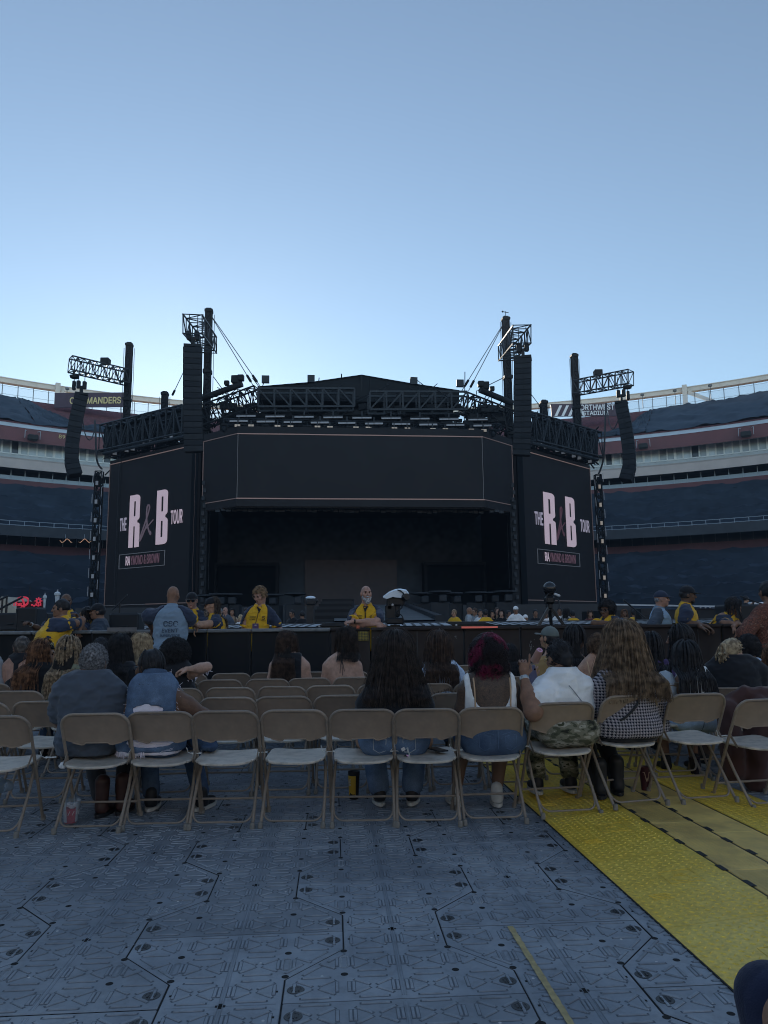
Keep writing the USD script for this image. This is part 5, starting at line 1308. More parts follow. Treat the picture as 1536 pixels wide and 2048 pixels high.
# hanging seats / signs / kit at the far left beyond the runway
M_NEON = mat('neon_red', (.5, .04, .06), .5, .2, 6, emit=(1.0, .06, .12), estr=.16)
M_SIGNB = mat('sign_back_dark', (.05, .015, .02), .6, .2)
q = at(57, 1212, 34); s = thing('red_script_sign', 'red neon-like script sign on a dark board at the far left', 'sign', (q[0], 34, 0), 0)
def rp(x, y, dy=-.1): p = at(x, y, 34); return np.array([p[0] - q[0], dy, p[2]])
part('board', MB().box((rp(35, 1214) + rp(85, 1214)) / 2 + [0, .2, 0], (rp(86, 1214)[0] - rp(30, 1214)[0], .1, .5)).box(rp(57, 1224) + [0, .2, -.9], (1.2, .1, 1.2)), M_SIGNB, s)
for pts in ([(46, 1198), (50, 1212), (45, 1220), (40, 1217)], [(36, 1203), (44, 1195), (56, 1196), (59, 1203), (54, 1210), (45, 1212)], [(48, 1211), (53, 1219), (58, 1216)], [(44, 1214), (44, 1219)]):
    part('neon_stroke', MB().tube(sag([rp(*p_) for p_ in pts], 16), .045, 6), M_NEON, s)
for i, (tx, x, y, hh) in enumerate((('The', 27, 1212, .17), ('Remix', 61, 1213, .13))):
    tm = meshkit.text_mesh(tx if i == 0 else 'R', hh, .05, True); v = np.array(tm.vertices); o = rp(x, y); part('lettering', (np.column_stack([v[:, 0] + o[0], -v[:, 2] + o[1], v[:, 1] + o[2]]), tm.faces), M_NEON, s) if i == 0 else None
b_ = rp(79, 1202)
for k in range(8): an = k * np.pi / 4; part('neon_ray', MB().tube([b_ + [.05 * math.cos(an), 0, .05 * math.sin(an)], b_ + [.17 * math.cos(an), 0, .17 * math.sin(an)]], .025, 5), M_NEON, s)
part('neon_ring', MB().tube([b_ + [.10 * math.cos(a_), 0, .10 * math.sin(a_)] for a_ in np.linspace(0, 6.28, 14)], .02, 5), M_NEON, s)
for k in range(5): part('neon_blob', MB().ball(rp(66 + k * 4.2, 1210 + (k % 2) * 1.5), (.05, .03, .045), 7), M_NEON, s)
part('leg', MB().box(rp(57, 1224) + [0, .2, -1.7], (.1, .1, 1.2)), M_STEEL, s)
q = at(10, 1205, 40); M_CANV = mat('beige_canvas', (.48, .42, .33), .8, .12, 1)
s = thing('beige_tent', 'beige pitched tent top at the left picture edge beyond the runway', 'tent', (q[0], 40, 0), 0)
a, bb, cc, d_ = at(-24, 1226, 40), at(3, 1193, 40), at(33, 1219, 40), at(33, 1226, 40); o = np.array([q[0], 40, 0]); P_ = [a - o, bb - o, cc - o, d_ - o]
b = MB(); back = [p_ + [0, 3, 0] for p_ in P_]; b.add(P_ + back, [[0, 1, 2, 3], [4, 7, 6, 5], [0, 4, 5, 1], [1, 5, 6, 2], [2, 6, 7, 3], [3, 7, 4, 0]]); part('canopy', b, M_CANV, s)
for u in (0, 3): part('pole', MB().box((P_[u][0], 0, P_[u][2] / 2), (.08, .08, P_[u][2])), M_STEEL, s)
for k, (x0, y0, x1, y1) in enumerate(((-6, 1202, 16, 1192), (-8, 1222, 46, 1194))):
    a, b_ = at(x0, y0, 20), at(x1, y1, 20); s = thing('stair_handrail', ('upper' if k == 0 else 'lower') + ' dark sloping handrail in front of the beige tent', 'handrail', group='handrails by the tent'); part('rail', MB().tube([a, b_], .03, 6), M_GEAR, s)
    for f_ in (.5, .9) if k == 0 else (.4,): p_ = a + (b_ - a) * f_; part('post', MB().tube([p_, (p_[0], p_[1], 0.0)], .025, 6), M_GEAR, s)
for k, (x, y, l) in enumerate(((115, 1184, 'white urn-topped pedestal lamp behind the bald guard'), (90, 1190, 'slim white lamp column right of the red sign'))):
    q = at(x, y, 30); s = thing('pedestal_lamp', l, 'lamp', (q[0], 30, 0), 0, 'white lamps beyond the runway'); z = q[2]; w = .1 if k == 0 else .06
    part('column', MB().lathe([(w * .8, 0), (w * .8, z - .8), (w * .6, z - .5), (w * .9, z - .14), (w * 1.25, z - .12), (w * 1.25, z - .05), (w * .7, z), (w * .2, z + .02), (w * .2, z + .06), (0, z + .07)], (0, 0, 0), 12), mat('white_urn', (.55, .58, .60), .5, .1), s, smooth=40); part('lamp_top', MB().ball((0, 0, z + .07), w * .3, 8), M_LAMPS, s)
M_DARKKIT = M_KIT
for x, y, w, h, Y, l in ((64, 1215, .34, 1.0, 13.0, 'black upright case behind the leaning guards'), (255, 1226, .46, .5, 12.4, 'black angled loudspeaker wedge left of the guard in light blue'), (32, 1226, 1.4, .5, 15.5, 'low black equipment cases at the left end of the runway'), (1492, 1209, .9, .62, 13.0, 'black loudspeaker case near the right picture edge'), (1290, 1216, .5, .4, 24, 'far black case right of the guard with glasses')):
    q = at(x, y, Y); s = thing('equipment_case', l, 'equipment case', (q[0], Y, 0), .1, None); hh = q[2] - (.0)
    part('case', MB().cbox((0, 0, hh / 2), (w, .5, hh), .03), M_KIT, s)
    for k in (-1, 1): part('corner_strip', MB().box((k * (w / 2 - .015), -.255, hh / 2), (.02, .012, hh - .06)), M_STEELG, s)
    part('handle', MB().tube([(-.06, -.25, hh * .86), (-.06, -.28, hh * .86), (.06, -.28, hh * .86), (.06, -.25, hh * .86)], .008, 6), M_STEELG, s)
# boom stands
for k, (x0, y0, x1, y1, xb, Y, l) in enumerate(((120, 1172, 60, 1180, 60, 26, 'thin upright pole behind the left guards'), (255, 1190, 225, 1220, 240, 13.5, 'black boom microphone stand left of the guard in light blue'), (1247, 1200, 1290, 1236, 1270, 13.2, 'black boom stand beside the guard in the light blue polo'), (1480, 1192, 1540, 1214, 1506, 15, 'black boom stand near the right picture edge'))):
    a, b_ = at(x0, y0, Y), at(x1, y1, Y); s = thing('boom_stand', l, 'boom stand'); bx = at(xb, 1230, Y)
    if k: part('boom', MB().tube([a, b_], .016, 6), M_GEAR, s); t_ = (xb - x0) / (x1 - x0); top = a + (b_ - a) * t_
    else: top = at(60, 1172, Y)
    part('pole', MB().tube([top, (top[0], Y, 0)], .014, 6), M_GEAR, s); part('foot', MB().lathe([(.2, 0), (.2, .02), (.03, .05)], (top[0], Y, 0), 12), M_GEAR, s)
# low light truss at the right edge: white lamps and a bright projector
tr = thing('far_side_stage', 'long dark side stage with a pale top rail at the far right', 'side stage'); Y = 30
a, b_ = at(1215, 1207, Y), at(1560, 1211, Y); part('deck', MB().box((a + b_) / 2 + [0, 2, -1.2], (b_[0] - a[0], 4, 2.0)), M_KIT, tr); part('top_rail', MB().bar(at(1215, 1209, Y - .1), at(1440, 1213, Y - .1), .06), M_WSTRIP, tr)
part('panel', MB().box(at(1512, 1226, Y - .2), (2.6, .1, .40)), mat('grey_panel', (.14, .13, .125), .6), tr)
for i, x in enumerate((1401, 1411, 1420, 1430, 1493, 1501, 1521, 1530)): part('small_lamp', MB().ball(at(x, 1215 + (i > 3) * 5, Y - .15), .035, 6), M_LAMPS, tr)
s = thing('white_projector', 'bright white folded equipment on the side stage near the right picture edge', 'equipment', at(1510, 1212, 29.5)); 
b = MB(); b.cbox((-.1, 0, 0), (.28, .3, .30), .04).cbox((.16, -.02, .06), (.32, .28, .18), .05, rotz(.2)).cbox((.22, 0, -.13), (.28, .25, .16), .04)
part('casing', b, mat('white_casing', (.75, .74, .74), .5, .06), s); part('lens', MB().ball((.12, -.17, .06), .05, 8), M_GEAR, s)
# ------------------------------------------------------------------ smooth bodies: rounded cones and ellipsoids blended and meshed as one surface
def cone(a, b, ra, rb, k=.03): return ('c', np.asarray(a, float), np.asarray(b, float), float(ra), float(rb), k)
def ell(c, r, R=None, k=.03): return ('e', np.asarray(c, float), np.broadcast_to(np.asarray(r, float), (3,)), R, k)


def pbound(p):
    if p[0] == 'c': return np.minimum(p[1] - p[3], p[2] - p[4]), np.maximum(p[1] + p[3], p[2] + p[4])
    r = p[2] if p[3] is None else np.abs(p[3]) @ p[2]; return p[1] - r, p[1] + r


def pdist(p, Q):
    if p[0] == 'c':
        a, b, ra, rb = p[1:5]; ab = b - a; t = np.clip(((Q - a) @ ab) / max(ab @ ab, 1e-9), 0, 1); return np.linalg.norm(Q - a - t[..., None] * ab, axis=-1) - (ra + (rb - ra) * t)
    q = Q - p[1]; q = q if p[3] is None else q @ p[3]; r = p[2]
    k0 = np.linalg.norm(q / r, axis=-1); k1 = np.linalg.norm(q / (r * r), axis=-1); return k0 * (k0 - 1) / np.maximum(k1, 1e-6)


_E = [(0, 1), (2, 3), (4, 5), (6, 7), (0, 2), (1, 3), (4, 6), (5, 7), (0, 4), (1, 5), (2, 6), (3, 7)]


def surfnets(d, o, h):
    s = d < 0
    c = [s[i:s.shape[0] - 1 + i, j:s.shape[1] - 1 + j, k:s.shape[2] - 1 + k] for i in (0, 1) for j in (0, 1) for k in (0, 1)]
    n = sum(x.astype(np.int8) for x in c); act = (n > 0) & (n < 8); I = np.argwhere(act)
    if len(I) == 0: return np.zeros((0, 3)), np.zeros((0, 3), int)
    off = np.array([(i, j, k) for i in (0, 1) for j in (0, 1) for k in (0, 1)])
    D = np.stack([d[tuple((I + o_).T)] for o_ in off], 1); acc = np.zeros((len(I), 3)); cnt = np.zeros(len(I))
    for a, b in _E:
        m = (D[:, a] < 0) != (D[:, b] < 0); t = D[m, a] / (D[m, a] - D[m, b]); acc[m] += off[a] + t[:, None] * (off[b] - off[a]); cnt[m] += 1
    V = (I + acc / cnt[:, None]) * h + o
    idx = -np.ones(act.shape, int); idx[act] = np.arange(len(I)); F = []
    for ax in range(3):
        sl = [slice(1, -1)] * 3; sl[ax] = slice(None)
        e0, e1 = [slice(1, -1)] * 3, [slice(1, -1)] * 3; e0[ax] = slice(0, -1); e1[ax] = slice(1, None)
        a, b = s[tuple(e0)], s[tuple(e1)]; J = np.argwhere(a != b)
        if len(J) == 0: continue
        fl = a[tuple(J.T)]; J = J.copy()
        for q in range(3):
            if q != ax: J[:, q] += 1
        u, w = [q for q in range(3) if q != ax]
        def at_(du, dw): K = J.copy(); K[:, u] += du; K[:, w] += dw; return idx[tuple(K.T)]
        q = np.stack([at_(-1, -1), at_(0, -1), at_(0, 0), at_(-1, 0)], 1)
        flip = fl if ax != 1 else ~fl; q[~flip] = q[~flip][:, ::-1]; F.append(q)
    F = np.vstack(F); F = F[(F >= 0).all(1)]; return V, np.vstack([F[:, [0, 1, 2]], F[:, [0, 2, 3]]])


def blob(prims, h=.014, inflate=0.0, clip=None, wr=None, holes=()):
    """one smooth surface round all the primitives; wr(P): extra thickness; clip(P) > 0 is cut away"""
    B = [pbound(p) for p in prims]; pad = inflate + 3 * h + .02
    lo = np.min([b[0] for b in B], 0) - pad; hi = np.max([b[1] for b in B], 0) + pad
    n = np.ceil((hi - lo) / h).astype(int) + 1; d = np.full(n, 1.0); ax = [lo[k] + h * np.arange(n[k]) for k in range(3)]
    for p, (bl, bh) in zip(prims, B):
        k = p[-1]; m = pad + k; i0 = np.clip(((bl - m - lo) / h).astype(int), 0, n - 1); i1 = np.clip(((bh + m - lo) / h).astype(int) + 2, 1, n)
        Q = np.stack(np.meshgrid(*[ax[q][i0[q]:i1[q]] for q in range(3)], indexing='ij'), -1); sl = tuple(slice(i0[q], i1[q]) for q in range(3))
        a, b = d[sl], pdist(p, Q); t = np.clip(.5 + .5 * (b - a) / k, 0, 1); d[sl] = b + (a - b) * t - k * t * (1 - t)
    d -= inflate
    if wr is not None or clip is not None or holes:
        m = np.abs(d) < .09; I = np.argwhere(m); P = lo + I * h
        if wr is not None: d[m] -= wr(P)
        for p in holes: d[m] = np.maximum(d[m], -pdist(p, P))
        if clip is not None: d[d < 0] = np.maximum(d[d < 0], clip(lo + np.argwhere(d < 0) * h)) if False else d[d < 0]; 
        if clip is not None:
            m2 = d < .09; P2 = lo + np.argwhere(m2) * h; d[m2] = np.maximum(d[m2], clip(P2))
    d[[0, -1]] = np.maximum(d[[0, -1]], .01); d[:, [0, -1]] = np.maximum(d[:, [0, -1]], .01); d[:, :, [0, -1]] = np.maximum(d[:, :, [0, -1]], .01)
    return surfnets(d, lo, h)


def wrinkle(amp, sc=(9, 9, 16), seed=0, base=None):
    def f(P):
        r = np.abs(meshkit.fbm(P * np.array(sc) + seed * 3.7, 3, seed) - .5) * 2
        return amp * (1 - r) ** 2 - amp * .4
    return f
# ------------------------------------------------------------------ people
def skin(name, col):
    col = tuple(c * 1.45 for c in col); return mat(name, col, .52, .26, 22, .25, 120, spec=.35)


SK_DEEP, SK_BROWN, SK_TAN, SK_PALE, SK_PINK = skin('skin_deep', (.095, .052, .034)), skin('skin_brown', (.17, .092, .060)), skin('skin_tan', (.29, .165, .110)), skin('skin_pale', (.33, .205, .155)), skin('skin_pink', (.30, .17, .128))


def cloth(name, col, rough=.85, var=.14, bump=.25):
    col = tuple(min(.84, c * 1.55) for c in col); return mat(name, col, rough, var, 7, bump, 230, spec=.2, sheen=.15)


C_YEL, C_NAVY, C_LBLUE, C_BLACK = cloth('polo_yellow', (.46, .265, .018)), cloth('polo_navy', (0.022, 0.029, 0.050)), cloth('polo_light_blue', (.135, .185, .240)), cloth('cloth_black', (.010, .011, .014))
C_TEE, C_WHITE, C_LILAC, C_OLIVE, C_PINK, C_DARK = cloth('tee_grey_blue', (.048, .058, .076)), cloth('cloth_white', (0.825, 0.800, 0.825)), cloth('cloth_lilac', (0.525, 0.488, 0.587)), cloth('cloth_olive', (0.125, 0.131, 0.088)), cloth('cloth_pink', (.58, .30, .46)), cloth('trouser_dark', (.020, .020, .024))
C_GREY, C_MAR, C_TAN, C_CAPOL = cloth('cloth_grey', (0.225, 0.237, 0.250)), cloth('cloth_maroon', (.10, .035, .035)), cloth('cloth_tan', (.33, .22, .14)), cloth('cap_olive', (.085, .10, .095))
C_BRN = cloth('trouser_brown', (.05, .035, .03))


def denim(name, a, b):
    a, b = [tuple(c * 1.45 for c in q) for q in (a, b)]
    return mix_mat(name, {'t': ('texture_coordinate', {}), 'n': ('noise_texture', {'scale': 6.0, 'detail': 6.0, 'roughness': .65}), 'n2': ('noise_texture', {'scale': 320.0, 'detail': 2.0}), 'r': ('rgb_ramp', {'ramp': [(.34, a), (.7, b)]}),
                          'r2': ('rgb_ramp', {'ramp': [(.3, (.72, .72, .72)), (.7, (1.25, 1.25, 1.25))]}), 'm': ('mix', {'mix_type': 'multiply', 'fac': 1.0}), 'b': ('bump', {'strength': .3, 'distance': .003}), 'p': ('principled_bsdf', {'roughness': .8, 'specular_ior_level': .2})},
                   [('t.object', 'n.vector'), ('t.object', 'n2.vector'), ('n.fac', 'r.fac'), ('n2.fac', 'r2.fac'), ('r.color', 'm.color1'), ('r2.color', 'm.color2'), ('m.color', 'p.base_color'), ('n2.fac', 'b.height'), ('b.normal', 'p.normal')])


D_BLUE, D_MID, D_LIGHT = denim('denim_blue', (.026, .042, .076), (.064, .096, .152)), denim('denim_mid', (.042, .066, .112), (.10, .145, .22)), denim('denim_light', (.20, .26, .36), (.38, .46, .58))


def math_chain(n, L, name, kind, a, b=None, v2=None):
    n[name] = ('math', {'math_type': kind, **({'value2': v2} if v2 is not None else {})}); L.append((a, name + '.value1'))
    if b: L.append((b, name + '.value2'))
    return name + '.value'


def houndstooth():
    n = {'t': ('texture_coordinate', {}), 's': ('separate_xyz', {}), 'p': ('principled_bsdf', {'roughness': .85, 'specular_ior_level': .2})}; L = [('t.object', 's.vector')]
    u = math_chain(n, L, 'u', 'multiply', 's.x', v2=96.0); v = math_chain(n, L, 'v', 'multiply', 's.z', v2=96.0)
    cu, cv = math_chain(n, L, 'fu', 'floored_modulo', math_chain(n, L, 'u1', 'floor', u), v2=2.0), math_chain(n, L, 'fv', 'floored_modulo', math_chain(n, L, 'v1', 'floor', v), v2=2.0)
    sm = math_chain(n, L, 'sm', 'add', cu, cv)                       # 0: dark, 2: light, 1: twill
    tw = math_chain(n, L, 'tw', 'floored_modulo', math_chain(n, L, 'twf', 'floor', math_chain(n, L, 'tw2', 'multiply', math_chain(n, L, 'uv', 'add', u, v), v2=2.0)), v2=2.0)
    is1 = math_chain(n, L, 'i1', 'compare', sm, v2=1.0); n['i1'][1]['value3'] = .1
    is2 = math_chain(n, L, 'i2', 'compare', sm, v2=2.0); n['i2'][1]['value3'] = .1
    f = math_chain(n, L, 'ff', 'add', math_chain(n, L, 'mt', 'multiply', is1, tw), is2)
    n['m'] = ('mix', {'color1': (.014, .016, .028), 'color2': (.40, .36, .38)}); L += [(f, 'm.fac'), ('m.color', 'p.base_color')]
    return mix_mat('houndstooth', n, L)


C_HOUND = houndstooth()


def patchy(name, cols, scale, rough=.85, det=2.0, interp=False, mapping=(1, 1, 1)):
    k = len(cols); pos = np.linspace(.36, .64, k - 1) if k > 2 else [.5]; ramp = [(0, cols[0])] + [(float(p), c) for p, c in zip(pos, cols[1:])]
    return mix_mat(name, {'t': ('texture_coordinate', {}), 'mp': ('mapping', {'scale': mapping}), 'n': ('noise_texture', {'scale': scale, 'detail': det, 'roughness': .5}), 'r': ('rgb_ramp', {'ramp': ramp, 'interpolate': interp}), 'p': ('principled_bsdf', {'roughness': rough, 'specular_ior_level': .25})},
                   [('t.object', 'mp.vector'), ('mp.vector', 'n.vector'), ('n.fac', 'r.fac'), ('r.color', 'p.base_color')])


C_CAMO = patchy('camouflage', [(.025, .026, .020), (.085, .09, .06), (.20, .19, .14), (.36, .34, .28), (.06, .065, .04)], 11, mapping=(1, 1, 2.2))
C_PATT = patchy('patterned_rust', [(.035, .02, .018), (.20, .08, .055), (.10, .045, .035), (.30, .17, .12)], 38)
C_STRIPE = patchy('striped_brown', [(.03, .028, .022), (.10, .085, .065)], 9, mapping=(.3, .3, 4))
SK_TATT = mix_mat('skin_tattooed', {'t': ('texture_coordinate', {}), 'n': ('noise_texture', {'scale': 16.0, 'detail': 6.0, 'roughness': .7, 'distortion': 1.6}), 'n2': ('noise_texture', {'scale': 5.0, 'detail': 2.0}), 'r': ('rgb_ramp', {'ramp': [(.36, (.05, .038, .034)), (.48, (.12, .078, .056)), (.53, (.062, .046, .040)), (.66, (.15, .094, .064))]}),
                                   's': ('separate_xyz', {}), 'mz': ('map_range', {'from_min': .62, 'from_max': .68, 'clamp': True}), 'r2': ('rgb_ramp', {'ramp': [(.42, (0, 0, 0)), (.5, (1, 1, 1))]}), 'mm': ('mix', {'color1': (.17, .10, .07)}), 'p': ('principled_bsdf', {'roughness': .5, 'specular_ior_level': .3})},
                  [('t.object', 'n.vector'), ('t.object', 'n2.vector'), ('t.object', 's.vector'), ('s.z', 'mz.value'), ('n.fac', 'r.fac'), ('mz.result', 'mm.fac'), ('r.color', 'mm.color2'), ('mm.color', 'p.base_color')])


def hairmat(name, a, b, rough=.58, scale=26, pos=(.4, .62)):
    a, b = [tuple(c * 1.3 for c in q) for q in (a, b)]
    return mix_mat(name, {'t': ('texture_coordinate', {}), 'n': ('noise_texture', {'scale': float(scale), 'detail': 4.0}), 'r': ('rgb_ramp', {'ramp': [(pos[0], a), (pos[1], b)]}), 'p': ('principled_bsdf', {'roughness': rough, 'specular_ior_level': .35})}, [('t.object', 'n.vector'), ('n.fac', 'r.fac'), ('r.color', 'p.base_color')])


H_BLACK, H_BRNBLK, H_BROWN = hairmat('hair_black', (.006, .006, .008), (.022, .021, .023)), hairmat('hair_brown_black', (.010, .007, .006), (.035, .024, .02)), hairmat('hair_brown', (.022, .013, .010), (.060, .036, .026))
H_LBRN, H_BLOND, H_DREAD, H_GREY = hairmat('hair_light_brown', (.060, .038, .024), (.20, .135, .085)), hairmat('hair_blond', (.22, .155, .09), (.46, .35, .22)), hairmat('hair_sandy_dread', (.12, .085, .05), (.34, .26, .16), .6), hairmat('hair_grey', (.06, .06, .065), (.24, .24, .25), .6, 60)
H_RED, H_AUB, H_WHITE, H_SANDY = hairmat('hair_black_magenta', (.010, .006, .008), (.115, .006, .032), .4, 7, (.50, .58)), hairmat('hair_auburn', (.05, .022, .012), (.20, .095, .048)), hairmat('beard_white', (.15, .15, .155), (.40, .40, .41), .8, 50), hairmat('hair_sandy', (.10, .062, .035), (.27, .18, .10))
H_INNER = hairmat('hair_inner', (.006, .005, .005), (.012, .010, .009), .95)
H_BRAID = hairmat('hair_blond_braid', (.075, .050, .030), (.26, .19, .12), .55, 40)
M_EYE, M_EYEW, M_GOLD, M_SHADES = mat('eye_dark', (.01, .008, .007), .2), mat('eye_white', (.55, .52, .5), .3), mat('gold_metal', (.55, .42, .22), .3, .1, metal=.8), mat('dark_lens', (.010, .011, .013), .12, spec=.7)
M_SILV = mat('silver_metal', (.6, .62, .63), .25, .1, metal=.8); M_SOLE = mat('shoe_sole_white', (.52, .50, .46), .7, .15, 20); M_SHOEB = mat('shoe_black', (.014, .014, .016), .5, .25, 20); M_SHOEW = mat('shoe_white', (.55, .54, .52), .6, .15, 20); M_BOOT = mat('boot_brown', (.050, .022, .018), .45, .3, 14)
M_LIP = mat('lips', (.25, .09, .075), .45)


def rotx(a): c, s = math.cos(a), math.sin(a); return np.array([[1, 0, 0], [0, c, -s], [0, s, c]])
def roty(a): c, s = math.cos(a), math.sin(a); return np.array([[c, 0, s], [0, 1, 0], [-s, 0, c]])


def ik(a, b, l1, l2, pole):
    a, b = np.asarray(a, float), np.asarray(b, float); d = b - a; L = np.linalg.norm(d); Lm = (l1 + l2) * .995
    if L > Lm: s_ = L / Lm; l1 *= s_; l2 *= s_
    u = d / L; x = (l1 * l1 - l2 * l2 + L * L) / (2 * L); y = math.sqrt(max(l1 * l1 - x * x, 1e-6)); p = np.asarray(pole, float); p = p - u * (p @ u); p = p / max(np.linalg.norm(p), 1e-6)
    return a + u * x + p * y


def hand_mesh(w, f, nrm, side, curl=.5, s=1.0, point=False):
    """palm and five separate fingers; w wrist, f finger direction, nrm back of the hand, side +1: thumb towards f x nrm"""
    f = unit(f); nrm = np.asarray(nrm, float); nrm = unit(nrm - f * (nrm @ f)); x = np.cross(f, nrm) * side
    R = np.stack([x, f, nrm], 1); g = lambda a, b, c: np.asarray(w) + R @ (np.array([a, b, c]) * s)
    pr = [cone(g(0, -.01, 0), g(0, .03, 0), .024 * s, .026 * s, .01), ell(g(0, .052, 0), np.array([.040, .047, .016]) * s, R, .012)]
    for i, (bx, ln) in enumerate(((.030, .070), (.010, .078), (-.010, .073), (-.029, .057))):
        c_ = curl * (1 + .12 * i) if not (point and i == 0) else .05; b0 = g(bx, .088, .0); p = np.array([bx * 1.12, .088, 0.0]); an = 0.0; pts = [p]
        for sg, fr in zip((.45, .32, .25), (.9, 1.2, .8)): an += c_ * fr; p = p + np.array([0, math.cos(an), -math.sin(an)]) * ln * sg; pts.append(p)
        r = [.0098, .0088, .0080, .0068]
        for q in range(3): pr.append(cone(g(*pts[q]), g(*pts[q + 1]), r[q] * s, r[q + 1] * s, .004))
    t0, t1, t2 = (.030, .022, -.006), (.055, .050, -.016), (.054, .082, -.022 - .02 * curl)
    pr += [cone(g(*t0), g(*t1), .014 * s, .0112 * s, .006), cone(g(*t1), g(*t2), .011 * s, .0085 * s, .004)]
    return blob(pr, .0052)


def shoe_mesh(ank, d, kind, sc=1.0):
    d = unit(np.array([d[0], d[1], 0.0])); x = np.array([d[1], -d[0], 0]); R = np.stack([x, d, [0, 0, 1.0]], 1); z0 = ank[2]
    g = lambda a, b, c: np.array([ank[0], ank[1], 0]) + R @ np.array([a, b, c]) * sc + np.array([0, 0, z0])
    up = [ell(g(0, .0, .055), (.040, .055, .045), R), ell(g(0, .10, .04), (.042, .085, .033), R), cone(g(0, -.01, .06), g(0, -.01, .12 if kind != 'boot' else .23), .042, .043 if kind != 'boot' else .052)]
    sole = MB(); pl = affinity.scale(Point(0, 0).buffer(1, quad_segs=6), .046, .145); pl = unary_union([affinity.translate(pl, 0, .055)]); sole.poly(pl, 0, .024, frame(g(0, 0, 0), x, d, (0, 0, 1)))
    return blob(up, .009), sole


